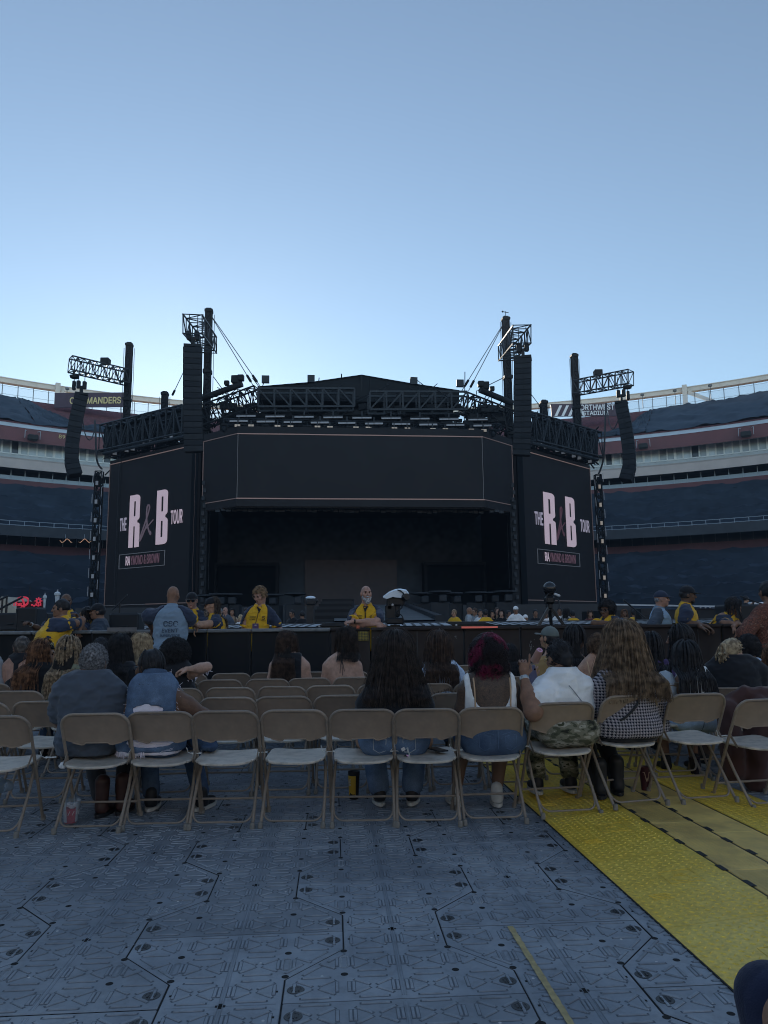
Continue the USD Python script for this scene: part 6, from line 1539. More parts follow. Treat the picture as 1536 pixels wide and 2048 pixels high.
class Person:
    def __init__(s, label, x, y, yaw=0.0, z=0.0, group=None, name='person'):
        s.o = np.array([x, y, z]); s.yaw = yaw; s.R = rotz(yaw); s.t = thing(name, label, 'person', s.o, yaw, group); s.h = .0145

    def loc(s, p): return s.R.T @ (np.asarray(p, float) - s.o)

    def torso(s, hz, sz, sw, hw, ww, dep=1.0, lean=(0, 0), seated=True, bust=0.0):
        s.hz, s.sz, s.sw, s.hw, s.lean, s.dep = hz, sz, sw, hw, np.array([lean[0], lean[1], 0.0]), dep; l = s.lean; H = sz - hz
        c = lambda f, dz=0: np.array([0, 0, hz + H * f + dz]) + l * f
        s.tp = [ell(c(0), (hw, .135 * dep, .125)), ell(c(.36) + [0, .012, 0], (ww, .128 * dep, .17), k=.06), ell(c(.72), (max(sw - .035, .12), .112 * dep, .175), k=.06),
                cone(c(1, -.035), c(1, -.085) + [-(sw - .068), 0, 0], .060, .054, k=.05), cone(c(1, -.035), c(1, -.085) + [sw - .068, 0, 0], .060, .054, k=.05), cone(c(.97, -.02) + [-(sw - .10), -.01, 0], c(1, .035), .045, .052, k=.04), cone(c(.97, -.02) + [(sw - .10), -.01, 0], c(1, .035), .045, .052, k=.04)]
        if seated: s.tp += [ell(np.array([sg * hw * .46, -.015, hz - .03]), (hw * .54, .115 * dep, .10), k=.05) for sg in (-1, 1)]
        if bust: s.tp += [ell(c(.66) + [sg * .075, .09 * dep, 0], (.075, .05 + bust, .07)) for sg in (-1, 1)]
        s.nb = c(1, .02); s.sh = [c(1, -.095) + [sg * (sw - .055), 0, 0] for sg in (-1, 1)]; return s

    def arms(s, hands, poles=((-.6, -.3, -1), (.6, -.3, -1)), th=1.0, ln=1.0, world=True, elbows=(None, None)):
        s.ap, s.hands, s.th = [], [], th
        for k in (0, 1):
            w = s.loc(hands[k]) if world else np.asarray(hands[k], float)
            e = ik(s.sh[k], w, .285 * ln, .255 * ln, poles[k]) if elbows[k] is None else (s.loc(elbows[k]) if world else np.asarray(elbows[k], float))
            s.ap.append([cone(s.sh[k], s.sh[k] + (e - s.sh[k]) * .5, .058 * th, .052 * th), cone(s.sh[k] + (e - s.sh[k]) * .5, e, .052 * th, .042 * th), cone(e, e + (w - e) * .4, .043 * th, .040 * th), cone(e + (w - e) * .4, w, .040 * th, .026)]); s.hands.append((w, e))
        return s

    def legs(s, knees, anks, th=1.0, hipz=-.03):
        s.lp, s.kn, s.an = [], knees, anks
        for k, sg in ((0, -1), (1, 1)):
            hp = np.array([sg * s.hw * .50, 0.0, s.hz + hipz]); kn, an = np.asarray(knees[k], float), np.asarray(anks[k], float)
            s.lp.append([cone(hp, kn, .088 * th, .062 * th, .04), cone(kn, kn + (an - kn) * .4, .058 * th, .054 * th, .03), cone(kn + (an - kn) * .4, an, .054 * th, .036)])
        return s

    def sit(s, spread=.13, th=1.0, seat=.45, ank_y=.36):
        return s.legs([(-spread, .43, seat + .045), (spread, .43, seat + .045)], [(-spread, ank_y, .08), (spread, ank_y, .08)], th)

    def stand(s, spread=.10, th=1.0): return s.legs([(-spread, .02, .50), (spread, .02, .50)], [(-spread, -.01, .08), (spread, -.01, .08)], th, -.06)

    # -- head
    def head(s, c, yaw=0.0, pitch=0.0, roll=0.0, sc=1.0, skin_m=None, face=True, fem=True):
        """c: centre of the skull in local coordinates; yaw > 0 turns to the person's left"""
        s.hc = np.asarray(c, float); s.hs = sc; s.HR = rotz(yaw) @ rotx(-pitch) @ roty(roll); g = s.hp = lambda a, b, d: s.hc + s.HR @ (np.array([a, b, d]) * sc)
        R = s.HR; E = lambda c_, r, k=.02: ell(g(*c_), np.array(r) * sc, R, k); Cc = lambda a, b, ra, rb, k=.012: cone(g(*a), g(*b), ra * sc, rb * sc, k)
        p = [E((0, -.008, .018), (.076, .097, .102)), E((0, .035, -.05), (.055, .060, .062), .03), E((0, .070, -.088), (.022, .022, .02), .02)]
        if face:
            p += [Cc((-.03, .082, .030), (.03, .082, .030), .014, .014), Cc((0, .090, .018), (0, .112, -.022), .008, .0125), E((-.012, .100, -.026), (.009, .010, .008), .006), E((.012, .100, -.026), (.009, .010, .008), .006),
                  E((-.045, .064, -.018), (.022, .022, .022), .02), E((.045, .064, -.018), (.022, .022, .022), .02), Cc((-.018, .089, -.054), (.018, .089, -.054), .0075, .0075, .008), Cc((-.016, .086, -.066), (.016, .086, -.066), .008, .008, .008)]
        p += [E((sg * .079, -.006, -.004), (.010, .021, .032), .006) for sg in (-1, 1)]
        s.nk = cone(s.nb - [0, 0, .03], g(0, -.025, -.06), .058 if fem else .066, .052 if fem else .060, .03)
        holes = [ell(g(sg * .031, .098, .011), np.array([.019, .017, .0115]) * sc, R) for sg in (-1, 1)] + [ell(g(sg * .0065, .112, -.033), np.array([.004, .006, .004]) * sc, R) for sg in (-1, 1)] if face else []
        s.headmesh = blob(p + [s.nk], .0075, holes=holes); s.hasface = face; return s

    def body(s, m, arms=True, legs=True, curl=(.5, .5), dirs=(None, None), nrms=((0, 0, 1), (0, 0, 1)), point=(False, False), skinlegs=True):
        b = MB(); pr = list(s.tp) + [s.nk] + (s.ap[0] + s.ap[1] if arms else []) + (s.lp[0] + s.lp[1] if legs else [])
        b.add(*blob(pr, s.h)); b.add(*s.headmesh)
        if arms:
            for k in (0, 1):
                w, e = s.hands[k]; f = unit(w - e) if dirs[k] is None else np.asarray(dirs[k], float); b.add(*hand_mesh(w, f, nrms[k], 1 if k == 0 else -1, curl[k], 1.0, point[k]))
        part('body', b, m, s.t, smooth=True)
        if s.hasface:
            for sg in (-1, 1):
                part('eye', MB().ball(s.hp(sg * .031, .0835, .010), .0098 * s.hs, 8), M_EYE, s.t, smooth=True)
            for sg in (-1, 1): part('eyebrow', MB().ball(s.hp(sg * .032, .0945, .031), np.array([.020, .006, .0048]) * s.hs, 8, s.HR @ roty(sg * .12)), H_BRNBLK, s.t, smooth=True)
            part('lips', MB().ball(s.hp(0, .0945, -.060), np.array([.020, .006, .009]) * s.hs, 8, s.HR), M_LIP, s.t, smooth=True)
        return s

    # -- clothes
    def top(s, m, sleeve=.55, hem=None, zneck=None, infl=.015, clip=None, seed=1, amp=.009, name='shirt', arms=True, wide=.0, smat=None, cuff=None, raglan=False, neckr=.078):
        hem = s.hz - .10 if hem is None else hem
        T = list(s.tp); zn = s.sz + .062 if zneck is None else zneck
        sl = []
        for k in (0, 1):
            if not arms or sleeve <= 0: sl.append([]); continue
            up, lo = s.ap[k][:2], s.ap[k][2:]
            a, b_ = s.sh[k], s.hands[k][1]; e = a + (b_ - a) * min(1, sleeve)
            q = [cone(a, e, .060 * s.th + .002, .054 * s.th + wide, .016)]
            if sleeve > 1: w = s.hands[k][0]; q.append(cone(b_, b_ + (w - b_) * min(1, sleeve - 1), .052 * s.th, .036 + wide, .03))
            sl.append(q)

        def neck(P):
            d = np.hypot(P[:, 0] - s.nb[0], P[:, 1] - s.nb[1] - .01); return np.maximum(hem - P[:, 2], np.minimum(P[:, 2] - (s.sz - .02), neckr - d))
        def cl(P):
            v = np.maximum(neck(P), P[:, 2] - zn); return np.maximum(v, clip(P)) if clip is not None else v
        def fabric(P):                                       # soft folds that gather where cloth bends
            r = np.abs(meshkit.fbm(P * np.array([7, 7, 15]) + seed * 3.7, 3, seed) - .5) * 2; q = np.abs(meshkit.fbm(P * np.array([16, 16, 22]) + seed, 2, seed + 5) - .5) * 2
            return amp * ((1 - r) ** 3 * 1.3 + .5 * (1 - q) ** 3 - .35)
        if not raglan:
            part(name, blob(T + [x for q in sl for x in q], s.h * .85, infl, cl, fabric), m, s.t, smooth=True)
        else:
            def rag(P):                                      # > 0 on the sleeve side of the raglan seam
                f = np.clip((s.sz + .03 - P[:, 2]) / .22, 0, 1); return np.abs(P[:, 0] - s.nb[0] * (1 - f)) - (.092 + (s.sw - .125) * f ** .55) - 4 * np.maximum(0, s.sz - .24 - P[:, 2])
            part(name, blob(T, s.h * .85, infl, lambda P: np.maximum(cl(P), rag(P)), fabric), m, s.t, smooth=True)
            for k, sg in ((0, -1), (1, 1)):
                part('sleeve', blob(T + sl[k], s.h * .85, infl + .0015, lambda P: np.maximum(np.maximum(cl(P), -rag(P)), np.maximum(-sg * (P[:, 0] - s.nb[0]), (s.sz - .27) - P[:, 2] if False else -9)), fabric), smat, s.t, smooth=True)
        if cuff is not None:
            for k in (0, 1):
                a, b_ = s.sh[k], s.hands[k][1]; e = a + (b_ - a) * sleeve; part('cuff', blob([cone(e - unit(b_ - a) * .012, e + unit(b_ - a) * .008, .0555 * s.th + wide, .0545 * s.th + wide)], .009, infl + .004, lambda P: np.abs((P - e) @ unit(b_ - a)) - .017), cuff, s.t, smooth=True)
        return s

    def collar(s, m):
        c = s.nb + [0, .002, .018]; R = rotx(-.25); b = MB()
        b.lathe([(.066, .03), (.074, .035), (.090, -.005), (.098, -.02), (.086, -.02), (.066, .0)], c, 20, R, (np.pi * .5 + .35, np.pi * 2.5 - .35)); part('collar', b, m, s.t, smooth=50)
        for sg in (-1, 1):
            v = [c + R @ np.array(q) for q in ((sg * .045, .055, .022), (sg * .078, .030, .024), (sg * .108, .070, -.030), (sg * .052, .108, -.055))]; v2 = [q + [0, .008, .004] for q in v]
            part('collar_flap', MB().add(v + v2, [[0, 1, 2, 3], [4, 7, 6, 5], [0, 4, 5, 1], [1, 5, 6, 2], [2, 6, 7, 3], [3, 7, 4, 0]]), m, s.t)
        return s

    def bottom(s, m, t=1.0, waist=None, infl=.007, name='trousers', seed=2, skirt=False, amp=.007):
        waist = s.hz + .09 if waist is None else waist; pr = list(s.tp[:2]) + list(s.tp[7:9])
        for k in (0, 1):
            a = np.asarray(s.lp[k][0][1]); kn, an = np.asarray(s.kn[k], float), np.asarray(s.an[k], float)
            pr.append(cone(a, a + (kn - a) * min(1, t), .090, .090 + (.064 - .090) * min(1, t) + .006, .04))
            if t > 1: pr.append(cone(kn, kn + (an - kn) * (t - 1), .064, .052, .03))
        part(name, blob(pr, s.h * .9, infl, lambda P: np.maximum(P[:, 2] - waist, -9), wrinkle(amp, (8, 8, 12), seed)), m, s.t, smooth=True); return s

    def seams(s, m, waist, hw=None, infl=.02, pockets=True):
        """waistband, centre seam, yoke and back pockets stitched on the seat of the trousers"""
        pr = list(s.tp[:2]) + list(s.tp[7:9])

        def sf(x, z):
            y = np.full(np.shape(x), -.45)
            for _ in range(30): y = y + np.clip(np.min([pdist(p, np.stack([x, y, z], -1)) for p in pr], 0) - infl, -.05, .08) * .9
            return y

        def st(pts, r=.0022):
            q = sag([np.array([x, 0, z]) for x, z in pts], 10) if len(pts) > 2 else np.linspace([pts[0][0], 0, pts[0][1]], [pts[1][0], 0, pts[1][1]], 8); q = np.array(q); q[:, 1] = sf(q[:, 0], q[:, 2]) - .0015; part('stitching', MB().tube(q, r, 5), m, s.t)
        w = s.hw * .92; st([(-w, waist - .038), (0, waist - .045), (w, waist - .038)]); st([(0, waist - .045), (0, waist - .17)], .003)
        if pockets:
            for sg in (-1, 1):
                st([(sg * w * .15, waist - .075), (sg * w * .5, waist - .060), (sg * w * .9, waist - .05)])
                for a, b_ in (((.28, .085), (.72, .075)), ((.28, .085), (.31, .165)), ((.72, .075), (.72, .155)), ((.31, .165), (.52, .18)), ((.52, .18), (.72, .155))): st([(sg * w * a[0], waist - a[1]), (sg * w * b_[0], waist - b_[1])])
        return s

    def shoes(s, m, dirs=None, kind='shoe', sole=None):
        for k in (0, 1):
            a = np.asarray(s.an[k], float); d = (0, 1) if dirs is None else dirs[k]; u, so = shoe_mesh((a[0], a[1], a[2] - .08), d, kind)
            part('shoe', u, m, s.t, smooth=True); part('sole', so, sole or M_SOLE, s.t)
        return s

    # -- hair and head wear
    def cap(s, m, yaw=0.0, brim=True):
        R = s.HR @ rotz(yaw); g = lambda a, b, c: s.hc + R @ (np.array([a, b, c]) * s.hs); E = lambda c, r: ell(g(*c), np.array(r) * s.hs, R)
        z0 = .028
        part('cap_crown', blob([E((0, -.008, .03), (.083, .104, .100))], .008, .004, lambda P: -(((P - s.hc) @ R)[:, 2] - z0 * s.hs)), m, s.t, smooth=True)
        if brim:
            b = MB(); n = 12; o = []; i_ = []
            for t in np.linspace(-1.25, 1.25, n):
                o.append(g(.080 * math.sin(t), .075 + .105 * math.cos(t * .9) if abs(t) < 9 else 0, .030 + .012 * math.cos(t))); i_.append(g(.080 * math.sin(t), .09 * math.cos(t) - .008, .040))
            V = np.vstack([o, i_]); V2 = V - R @ np.array([0, 0, .006]); b.add(np.vstack([V, V2]), [[k, k + 1, n + k + 1, n + k] for k in range(n - 1)] + [[2 * n + k, 3 * n + k, 3 * n + k + 1, 2 * n + k + 1] for k in range(n - 1)] + [[k, 2 * n + k, 2 * n + k + 1, k + 1] for k in range(n - 1)])
            part('cap_brim', b, m, s.t, smooth=50)
        part('cap_button', MB().ball(g(0, -.008, .135), .008, 6), m, s.t); return s

    def volume_hair(s, m, r=(.086, .108, .112), c=(0, -.022, .030), noise=.012, freq=26, face=.055, low=-.06, extra=(), name='hair', seed=1, h=.010):
        g = s.hp; pr = [ell(g(*c), np.array(r) * s.hs, s.HR, .03)] + list(extra)
        def cl(P):
            q = (P - s.hc) @ s.HR / s.hs; return np.maximum(np.minimum(q[:, 1] - face + .25 * np.maximum(q[:, 2] - .05, 0) * 0, .062 - q[:, 2]), np.minimum(low - q[:, 2], 9) if low is not None else -9)
        def wr(P): return noise * (meshkit.fbm(P * freq + seed, 3, seed) - .45) * 2
        part(name, blob(pr, h, 0, cl, wr), m, s.t, smooth=True); return s

    def curls(s, m, n, ln, r=(.088, .110, .115), c=(0, -.022, .030), face=.055, low=-.07, wid=.004, seed=1, name='curls', hel=.006, turns=2.5, grav=.3, front=False):
        rg = np.random.default_rng(seed); S = []
        while len(S) < n:
            d = unit(rg.normal(size=3)); q = np.array(c) + d * np.array(r)
            if (q[1] > face and q[2] < .062) or q[2] < low: continue
            p0 = s.hc + s.HR @ (q * s.hs * .96); nn = s.HR @ unit(d / np.array(r)); t = np.linspace(0, 1, 9)[:, None]; a = unit(np.cross(nn, rg.normal(size=3))); b_ = np.cross(nn, a); ph = rg.random() * 6.28; l = ln * rg.uniform(.6, 1.15)
            S.append(p0 + nn * l * t * (1 - .3 * t * grav) - np.array([0, 0, 1]) * grav * l * t ** 2 + hel * (np.cos(turns * 6.28 * t + ph) * a + np.sin(turns * 6.28 * t + ph) * b_))
        tag(curves(name, S, [np.linspace(wid, wid * .5, 9)] * n, m, s.t), kind='stuff'); return s

    def long_hair(s, m, n, zend, vol=.012, wid=.005, wave=.006, wf=3.0, spread=.03, seed=1, braid=False, inner=True, name='strands', part_y=.03, back=.0, front_ok=True, phimax=2.25, taper=.4, jit=.05, wend=1.0, hm=None, curlend=0):
        """strands that run over the skull, then fall to zend, resting on shoulders and back"""
        rg = np.random.default_rng(seed); S, W = [], []
        if not braid: n = int(n * 1.6); wid = wid * .66
        rx, ry, rz = (.080 + vol) * s.hs, (.101 + vol) * s.hs, (.104 + vol) * s.hs
        yb = lambda z: s.lean[1] * np.clip((z - s.hz) / (s.sz - s.hz), 0, 1.1) - .118 * s.dep - .018
        for i in range(n):
            ph = rg.uniform(-phimax, phimax); ring = rg.random(); th0 = .12 + 1.05 * ring ** .8; th1 = 1.50 + .25 * rg.random()
            fly = (not braid) and rg.random() < .09; off = rg.uniform(-.5, 1) * .012 + (0 if ring > .4 else .008) + (rg.uniform(.004, .022) if fly else 0)
            th = np.linspace(th0, th1, 7); hx, hy = math.sin(ph), -math.cos(ph)
            top = np.stack([np.sin(th) * hx * (rx + off), np.sin(th) * hy * (ry + off) - .01, np.cos(th) * (rz + off) + .02], 1); P = s.hc + top @ s.HR.T
            p = P[-1]; ze = zend + rg.uniform(-jit, jit * .6); m_ = max(5, int((p[2] - ze) / (.020 if wave > .008 else .035))); z = np.linspace(p[2], ze, m_)[1:]; t = (p[2] - z) / max(p[2] - ze, 1e-6)
            dirx = p[:2] - s.hc[:2]; dirx = dirx / max(np.linalg.norm(dirx), 1e-6); fx = p[0] + dirx[0] * spread * t ** .8 * wend + rg.normal(0, .012) * t; fy = p[1] + dirx[1] * spread * .6 * t
            fy = np.where(z < s.sz + .03, np.minimum(fy, yb(z) - back - .022 * rg.random()) * np.clip((s.sz + .05 - z) / .08, 0, 1) + fy * (1 - np.clip((s.sz + .05 - z) / .08, 0, 1)), fy) if abs(ph) < 1.75 or not front_ok else fy + .06 * t
            w_ = wave * (.3 + t) * (1.8 if fly else 1); f_ = wf * 6.28 / .1; ph0 = rg.random() * 6.28; low = np.stack([fx + w_ * np.cos(f_ * (z - ze) * .1 * 1.0 + ph0), fy + w_ * np.sin(f_ * (z - ze) * .1 + ph0) * .8, z], 1)
            Q = np.vstack([P, low]); S.append(Q); k = len(Q); w0 = wid * rg.uniform(.75, 1.2)
            ww = np.linspace(1, 1 - taper, k) * w0
            if braid: ww = ww * (1 + .22 * np.cos(np.arange(k) * 2.6))
            W.append(ww)
        if braid:                                            # finer sampling so that the plait reads
            S2, W2 = [], []
            for q, w_ in zip(S, W):
                k = len(q); t = np.arange(k); u = np.linspace(0, k - 1, k * 3); q2 = np.stack([np.interp(u, t, q[:, a]) for a in range(3)], 1); S2.append(q2); W2.append(np.interp(u, t, w_) * (1 + .22 * np.cos(np.arange(len(u)) * 1.9)))
            S, W = S2, W2
        if inner:
            ex = []
            for zz0, zz1 in ((s.hc[2] - .03, max(zend, s.sz + .02)),):
                for sg in (-.55, 0, .55): a = s.hc + s.HR @ np.array([sg * rx, -.04 * s.hs, 0]); ex.append(cone(a, (a[0] + sg * spread * .7, min(a[1], yb(zz1) + .06), zz1), .040 + vol * .3, .030, .03))
            if zend < s.sz - .05:
                for sg in (-1, 0, 1): a = np.array([s.hc[0] + sg * (.028 + spread * .4), yb(s.sz) + .040, s.sz + .0]); ex.append(cone(a, (a[0] + sg * spread * .4 * wend, yb(zend) + .026 - back, zend + .08), .022, .008, .03))
            s.volume_hair(hm or H_INNER, (.078 + vol * .7, .100 + vol * .7, .102 + vol * .7), (0, -.016, .024), .004, 20, .05, None, ex, 'hair', seed)
        tag(curves(name, S, W, m, s.t), kind='stuff'); return s

    def glasses(s, m, up=0.0, lens=True, lm=None):
        g = s.hp
        for sg in (-1, 1):
            c = [(sg * .034 + .024 * math.cos(t), .103 - up * .35, .010 + up + .019 * math.sin(t)) for t in np.linspace(0, 6.28, 13)]
            part('glasses_rim', MB().tube([g(*q) for q in c], .0026 * s.hs, 5), m, s.t)
            if lens: part('glasses_lens', MB().add([g(*c[0])] + [g(*q) for q in c], [[0, k, k + 1] for k in range(1, 13)]), lm or M_SHADES, s.t)
            part('glasses_arm', MB().tube([g(sg * .058, .098 - up * .35, .016 + up), g(sg * .079, .06 - up * .3, .016 + up), g(sg * .083, -.012 - up * .5, .012 + up * .8)], .0026 * s.hs, 5), m, s.t)
        part('glasses_bridge', MB().tube([g(-.011, .104 - up * .35, .014 + up), g(.011, .104 - up * .35, .014 + up)], .0026, 5), m, s.t); return s

    def hoop(s, m, r=.026, sides=(-1, 1)):
        for sg in sides: c = s.hp(sg * .084, -.006, -.045 - r); part('earring', MB().tube([c + s.HR @ np.array([0, r * math.sin(t), r * math.cos(t)]) for t in np.linspace(0, 6.283, 18)], .0022, 5), m, s.t)
        return s

    def print_on(s, txt, h, z, m, front=False, x=0.0, dy=.013, name='print'):
        """flat lettering lying on the chest or the back"""
        t = meshkit.text_mesh(txt, h, .0015, True); v = np.array(t.vertices); v[:, 0] -= (v[:, 0].max() + v[:, 0].min()) / 2
        f = np.clip((z - s.hz) / (s.sz - s.hz), 0, 1); yc = s.lean[1] * f; xc = s.lean[0] * f
        X = (x + v[:, 0]); yy = s.surf(xc + (X if not front else -X), z + v[:, 1], front); sg = 1 if front else -1
        part(name, (np.column_stack([xc + (X if not front else -X), yy + sg * (.003 + v[:, 2] + dy), z + v[:, 1]]), t.faces), m, s.t); return s

    def surf(s, x, z, front, infl=.017):
        """depth of the clothed torso's front or back at (x, z), by marching"""
        x, z = np.broadcast_arrays(np.asarray(x, float), np.asarray(z, float)); sg = 1 if front else -1; y = np.full(x.shape, .42 * sg)
        for _ in range(26):
            P = np.stack([x, y, z], -1); d = np.min([pdist(p, P) for p in s.tp], 0) - infl - .010; y = y - sg * np.clip(d, -.05, .08) * .9
        return y
# ------------------------------------------------------------------ the seated audience, seen from behind
def seat(label, d, hip, sh, head, top_hair=.012, sc=1.0, dep=1.0, hw=.18, ww=.16, zoff=.0, lean=.02, yaw=.0, hy=None, spread=.13, th=1.0, hands=None, fem=True, hyaw=0, hpitch=.05, hroll=0, face=True, group='seated audience', bust=.02, hdy=.04, hair_top=None):
    X = at(hip, 1450, d)[0]; p = Person(label, X, d, yaw, zoff, group)
    a, b_ = at(sh[0], sh[2], d + .02), at(sh[1], sh[2], d + .02); sz = a[2] * .5 + b_[2] * .5 - zoff; sw = max(.165, (b_[0] - a[0]) / 2 - .028); lx = (a[0] + b_[0]) / 2 - X
    p.torso(.535, sz, sw, hw, ww, dep, (lx, lean), True, bust)
    t = at(head[0], head[1], d + .04); hc = np.array([t[0] - X, lean + hdy if hy is None else hy, t[2] - zoff - (.122 * sc) - top_hair]); p.head(hc, hyaw, hpitch, hroll, sc, face=face, fem=fem)
    if hands is None: hands = [(-.10, .31, .575), (.10, .31, .575)]; p.arms(hands, ((-.4, -.2, -1), (.4, -.2, -1)), th, world=False)
    p.sit(spread, th); return p


def wpt(x, y, d): return at(x, y, d)


def strap(p, pts, r, m, name, front=(False,) * 20):
    """a strap lying on the clothed torso: (x, z) points in the person's frame"""
    q = sag([np.array([x, 0, z]) for x, z in pts], 14); y = p.surf(q[:, 0], q[:, 2], False); q[:, 1] = y - .014; part(name, MB().tube(q, r, 6), m, p.t, smooth=True)


# --- nearest row
p = seat('seated woman in a grey blue T-shirt with short grey hair and hoop earrings', 5.47, 178, (108, 252, 1356), (189, 1289), .020, 1.0, 1.15, .185, .185, hands=1, yaw=.04, hpitch=.18)
p.arms([(-.13, .30, .57), (.15, .30, .57)], ((-.35, -.35, -.9), (.35, -.35, -.9)), 1.1, world=False, elbows=(p.loc(wpt(122, 1440, 5.58)), p.loc(wpt(246, 1440, 5.58)))); p.legs([(-.14, .42, .49), (.16, .42, .49)], [(.10, .05, .085), (.22, .12, .085)], 1.1)
p.body(SK_BROWN).top(C_TEE, .70, .44, infl=.016, wide=.012, amp=.013, seed=4).bottom(C_DARK, 1.85).shoes(M_BOOT, [(.1, 1), (.1, 1)], 'boot', M_SHOEB)
p.volume_hair(H_GREY, (.084, .106, .110), noise=.007, freq=40, low=-.055, h=.009).curls(H_GREY, 1500, .018, (.086, .108, .112), low=-.055, wid=.0032, hel=.004, turns=1.5, grav=0).hoop(M_GOLD, .026)
p = seat('seated woman in a ripped sleeveless denim vest with dark braids, turned to her left', 5.47, 305, (252, 366, 1362), (298, 1299), .014, 1.0, 1.1, .20, .19, hyaw=.95, hpitch=.12, hroll=.05, yaw=.03)
p.arms([(-.10, .30, .57), tuple(p.loc(wpt(398, 1470, 5.75)))], ((-.35, -.1, -1), (1, -.2, -.2)), 1.12, world=False); p.legs([(-.14, .42, .49), (.15, .43, .49)], [(-.05, .22, .085), (.32, .20, .085)], 1.0)
p.body(SK_DEEP, point=(False, False)).top(C_LILAC, .0, .44, infl=.016, arms=False, amp=.008, seed=9, neckr=.085, clip=lambda P: np.minimum(np.abs(P[:, 0] - p.lean[0]) - (p.sw - .05), P[:, 2] - (p.sz - .22)))
def rips(P):
    x = P[:, 0] - p.lean[0] * .6; z = P[:, 2]; back = P[:, 1] < -.02; v = np.full(len(P), -9.0)
    for cx, cz, a, b_ in ((.0, p.sz - .185, .105, .032), (.015, p.sz - .245, .135, .022), (.02, p.sz - .31, .15, .022), (.03, .60, .155, .045), (.03, .53, .155, .03)): v = np.where(back, np.maximum(v, (1 - np.hypot((x - cx) / a, (z - cz) / b_)) * b_), v)
    return np.maximum(v, np.maximum(np.abs(P[:, 0] - p.nb[0]) - (p.sw - .045), -(z - (p.sz - .22))) if False else np.maximum(v, np.minimum(np.abs(P[:, 0] - p.lean[0]) - (p.sw - .006), z - (p.sz - .22))))
p.top(D_MID, .0, .46, infl=.028, arms=False, clip=rips, amp=.007, seed=3, name='denim_vest', neckr=.09)
rg = np.random.default_rng(8); S = []
for cz, a in ((p.sz - .185, .105), (p.sz - .245, .135), (p.sz - .31, .15), (.60, .155), (.565, .155), (.53, .155), (.50, .16)):
    for _ in range(26):
        x0 = rg.uniform(-a, a * .6) + .02; l = rg.uniform(.05, .19); xs = np.linspace(x0, min(x0 + l, a + .03), 7); zs = cz + rg.normal(0, .016) - .022 * np.sin(np.linspace(0, np.pi, 7)) * rg.uniform(.2, 1.4); S.append(np.column_stack([xs, p.surf(xs, np.clip(zs, .44, 2), False, .022), zs]))
for sg in (-1, 1):
    for _ in range(150):
        z = rg.uniform(p.sz - .22, p.sz + .0); q = np.array([p.lean[0] + sg * (p.sw - .010), 0, z]); q[1] = p.surf(q[0], z, False, .016) + (rg.random() * .10); S.append(np.array([q, q + rg.normal(0, .010, 3) + [sg * .006, 0, -.012]]))
for _ in range(120): q = np.array([rg.uniform(-.22, .0), 0, .47]); q[1] = float(p.surf(q[0], .49, False, .02)); S.append(np.array([q, q + [rg.normal(0, .006), rg.normal(0, .004), -rg.uniform(.01, .045)]]))
tag(curves('frayed_threads', S, .0024, C_LILAC, p.t), kind='stuff')
part('vest_collar', MB().lathe([(.082, .035), (.092, .02), (.10, -.015)], p.nb + [0, .005, .02], 18, rotx(-.25)), D_BLUE, p.t, smooth=60)
p.bottom(D_BLUE, 1.9).shoes(M_SHOEB, [(0, 1), (.3, 1)]).volume_hair(H_BLACK, (.081, .103, .106), noise=.004, freq=60, low=-.045, face=.045).long_hair(H_BLACK, 60, p.sz + .03, .006, .010, .002, 2, .0, 5, True, False, 'braids', phimax=1.5)
p.glasses(M_SHADES, lens=False).hoop(M_GOLD, .018)
single('denim_jacket', blob([ell(wpt(404, 1476, 5.62), (.10, .12, .055)), ell(wpt(418, 1493, 5.55), (.055, .11, .02)), cone(wpt(385, 1480, 5.62), wpt(424, 1497, 5.5), .045, .012)], .010, 0, None, wrinkle(.014, (18, 18, 26), 3)), D_BLUE, 'blue denim jacket sleeve slumped over the empty chair right of the ripped vest', 'jacket', smooth=True)
p = seat('large seated woman in a black T-shirt with very long wavy black hair', 5.50, 788, (712, 866, 1382), (790, 1266), .026, 1.04, 1.15, .22, .20, th=1.1)
p.legs([(-.17, .42, .49), (.17, .42, .49)], [(-.11, .26, .09), (.13, .26, .09)], 1.15); p.body(SK_TAN).top(C_BLACK, 1.1, .585, infl=.016, wide=.016, seed=6).bottom(D_MID, 1.88, .62, infl=.026, amp=.004).shoes(M_SHOEB, [(-.15, 1), (.2, 1)])
p.seams(C_GREY, .62, infl=.034); p.long_hair(H_BRNBLK, 900, .80, .036, .0055, .012, .18, .075, 4, wend=1.15, jit=.06)
p = seat('seated woman with curly magenta and black hair in a white tank top, tattooed back', 5.47, 985, (908, 1046, 1352), (976, 1263), .034, 1.0, 1.1, .195, .18, th=1.05, yaw=.06)
p.legs([(-.15, .42, .49), (.15, .42, .49)], [(-.23, .26, .09), (.06, .22, .09)], 1.15)
p.body(SK_TATT)
def tank(P):
    x = P[:, 0] - p.lean[0]; z = P[:, 2]; e = 1 - ((np.abs(x) / .145) ** 3 + (np.maximum(p.sz + .06 - z, 0) / .285) ** 3) ** (1 / 3); return np.maximum(np.where(P[:, 1] < .06, e * .14, (1 - ((np.abs(x) / .12) ** 2 + (np.maximum(p.sz + .06 - z, 0) / .20) ** 2) ** .5) * .12), np.minimum(np.abs(x) - .182, z - (p.sz - .22)))
p.top(C_WHITE, 0, .585, infl=.012, arms=False, clip=tank, seed=2, amp=.006, name='tank_top', zneck=p.sz + .05)
for sg in (-1, 1): strap(p, [(p.lean[0] + sg * .128, p.sz - .005), (p.lean[0] + sg * .126, p.sz - .10), (p.lean[0] + sg * .122, p.sz - .24)], .006, C_TAN, 'bra_strap')
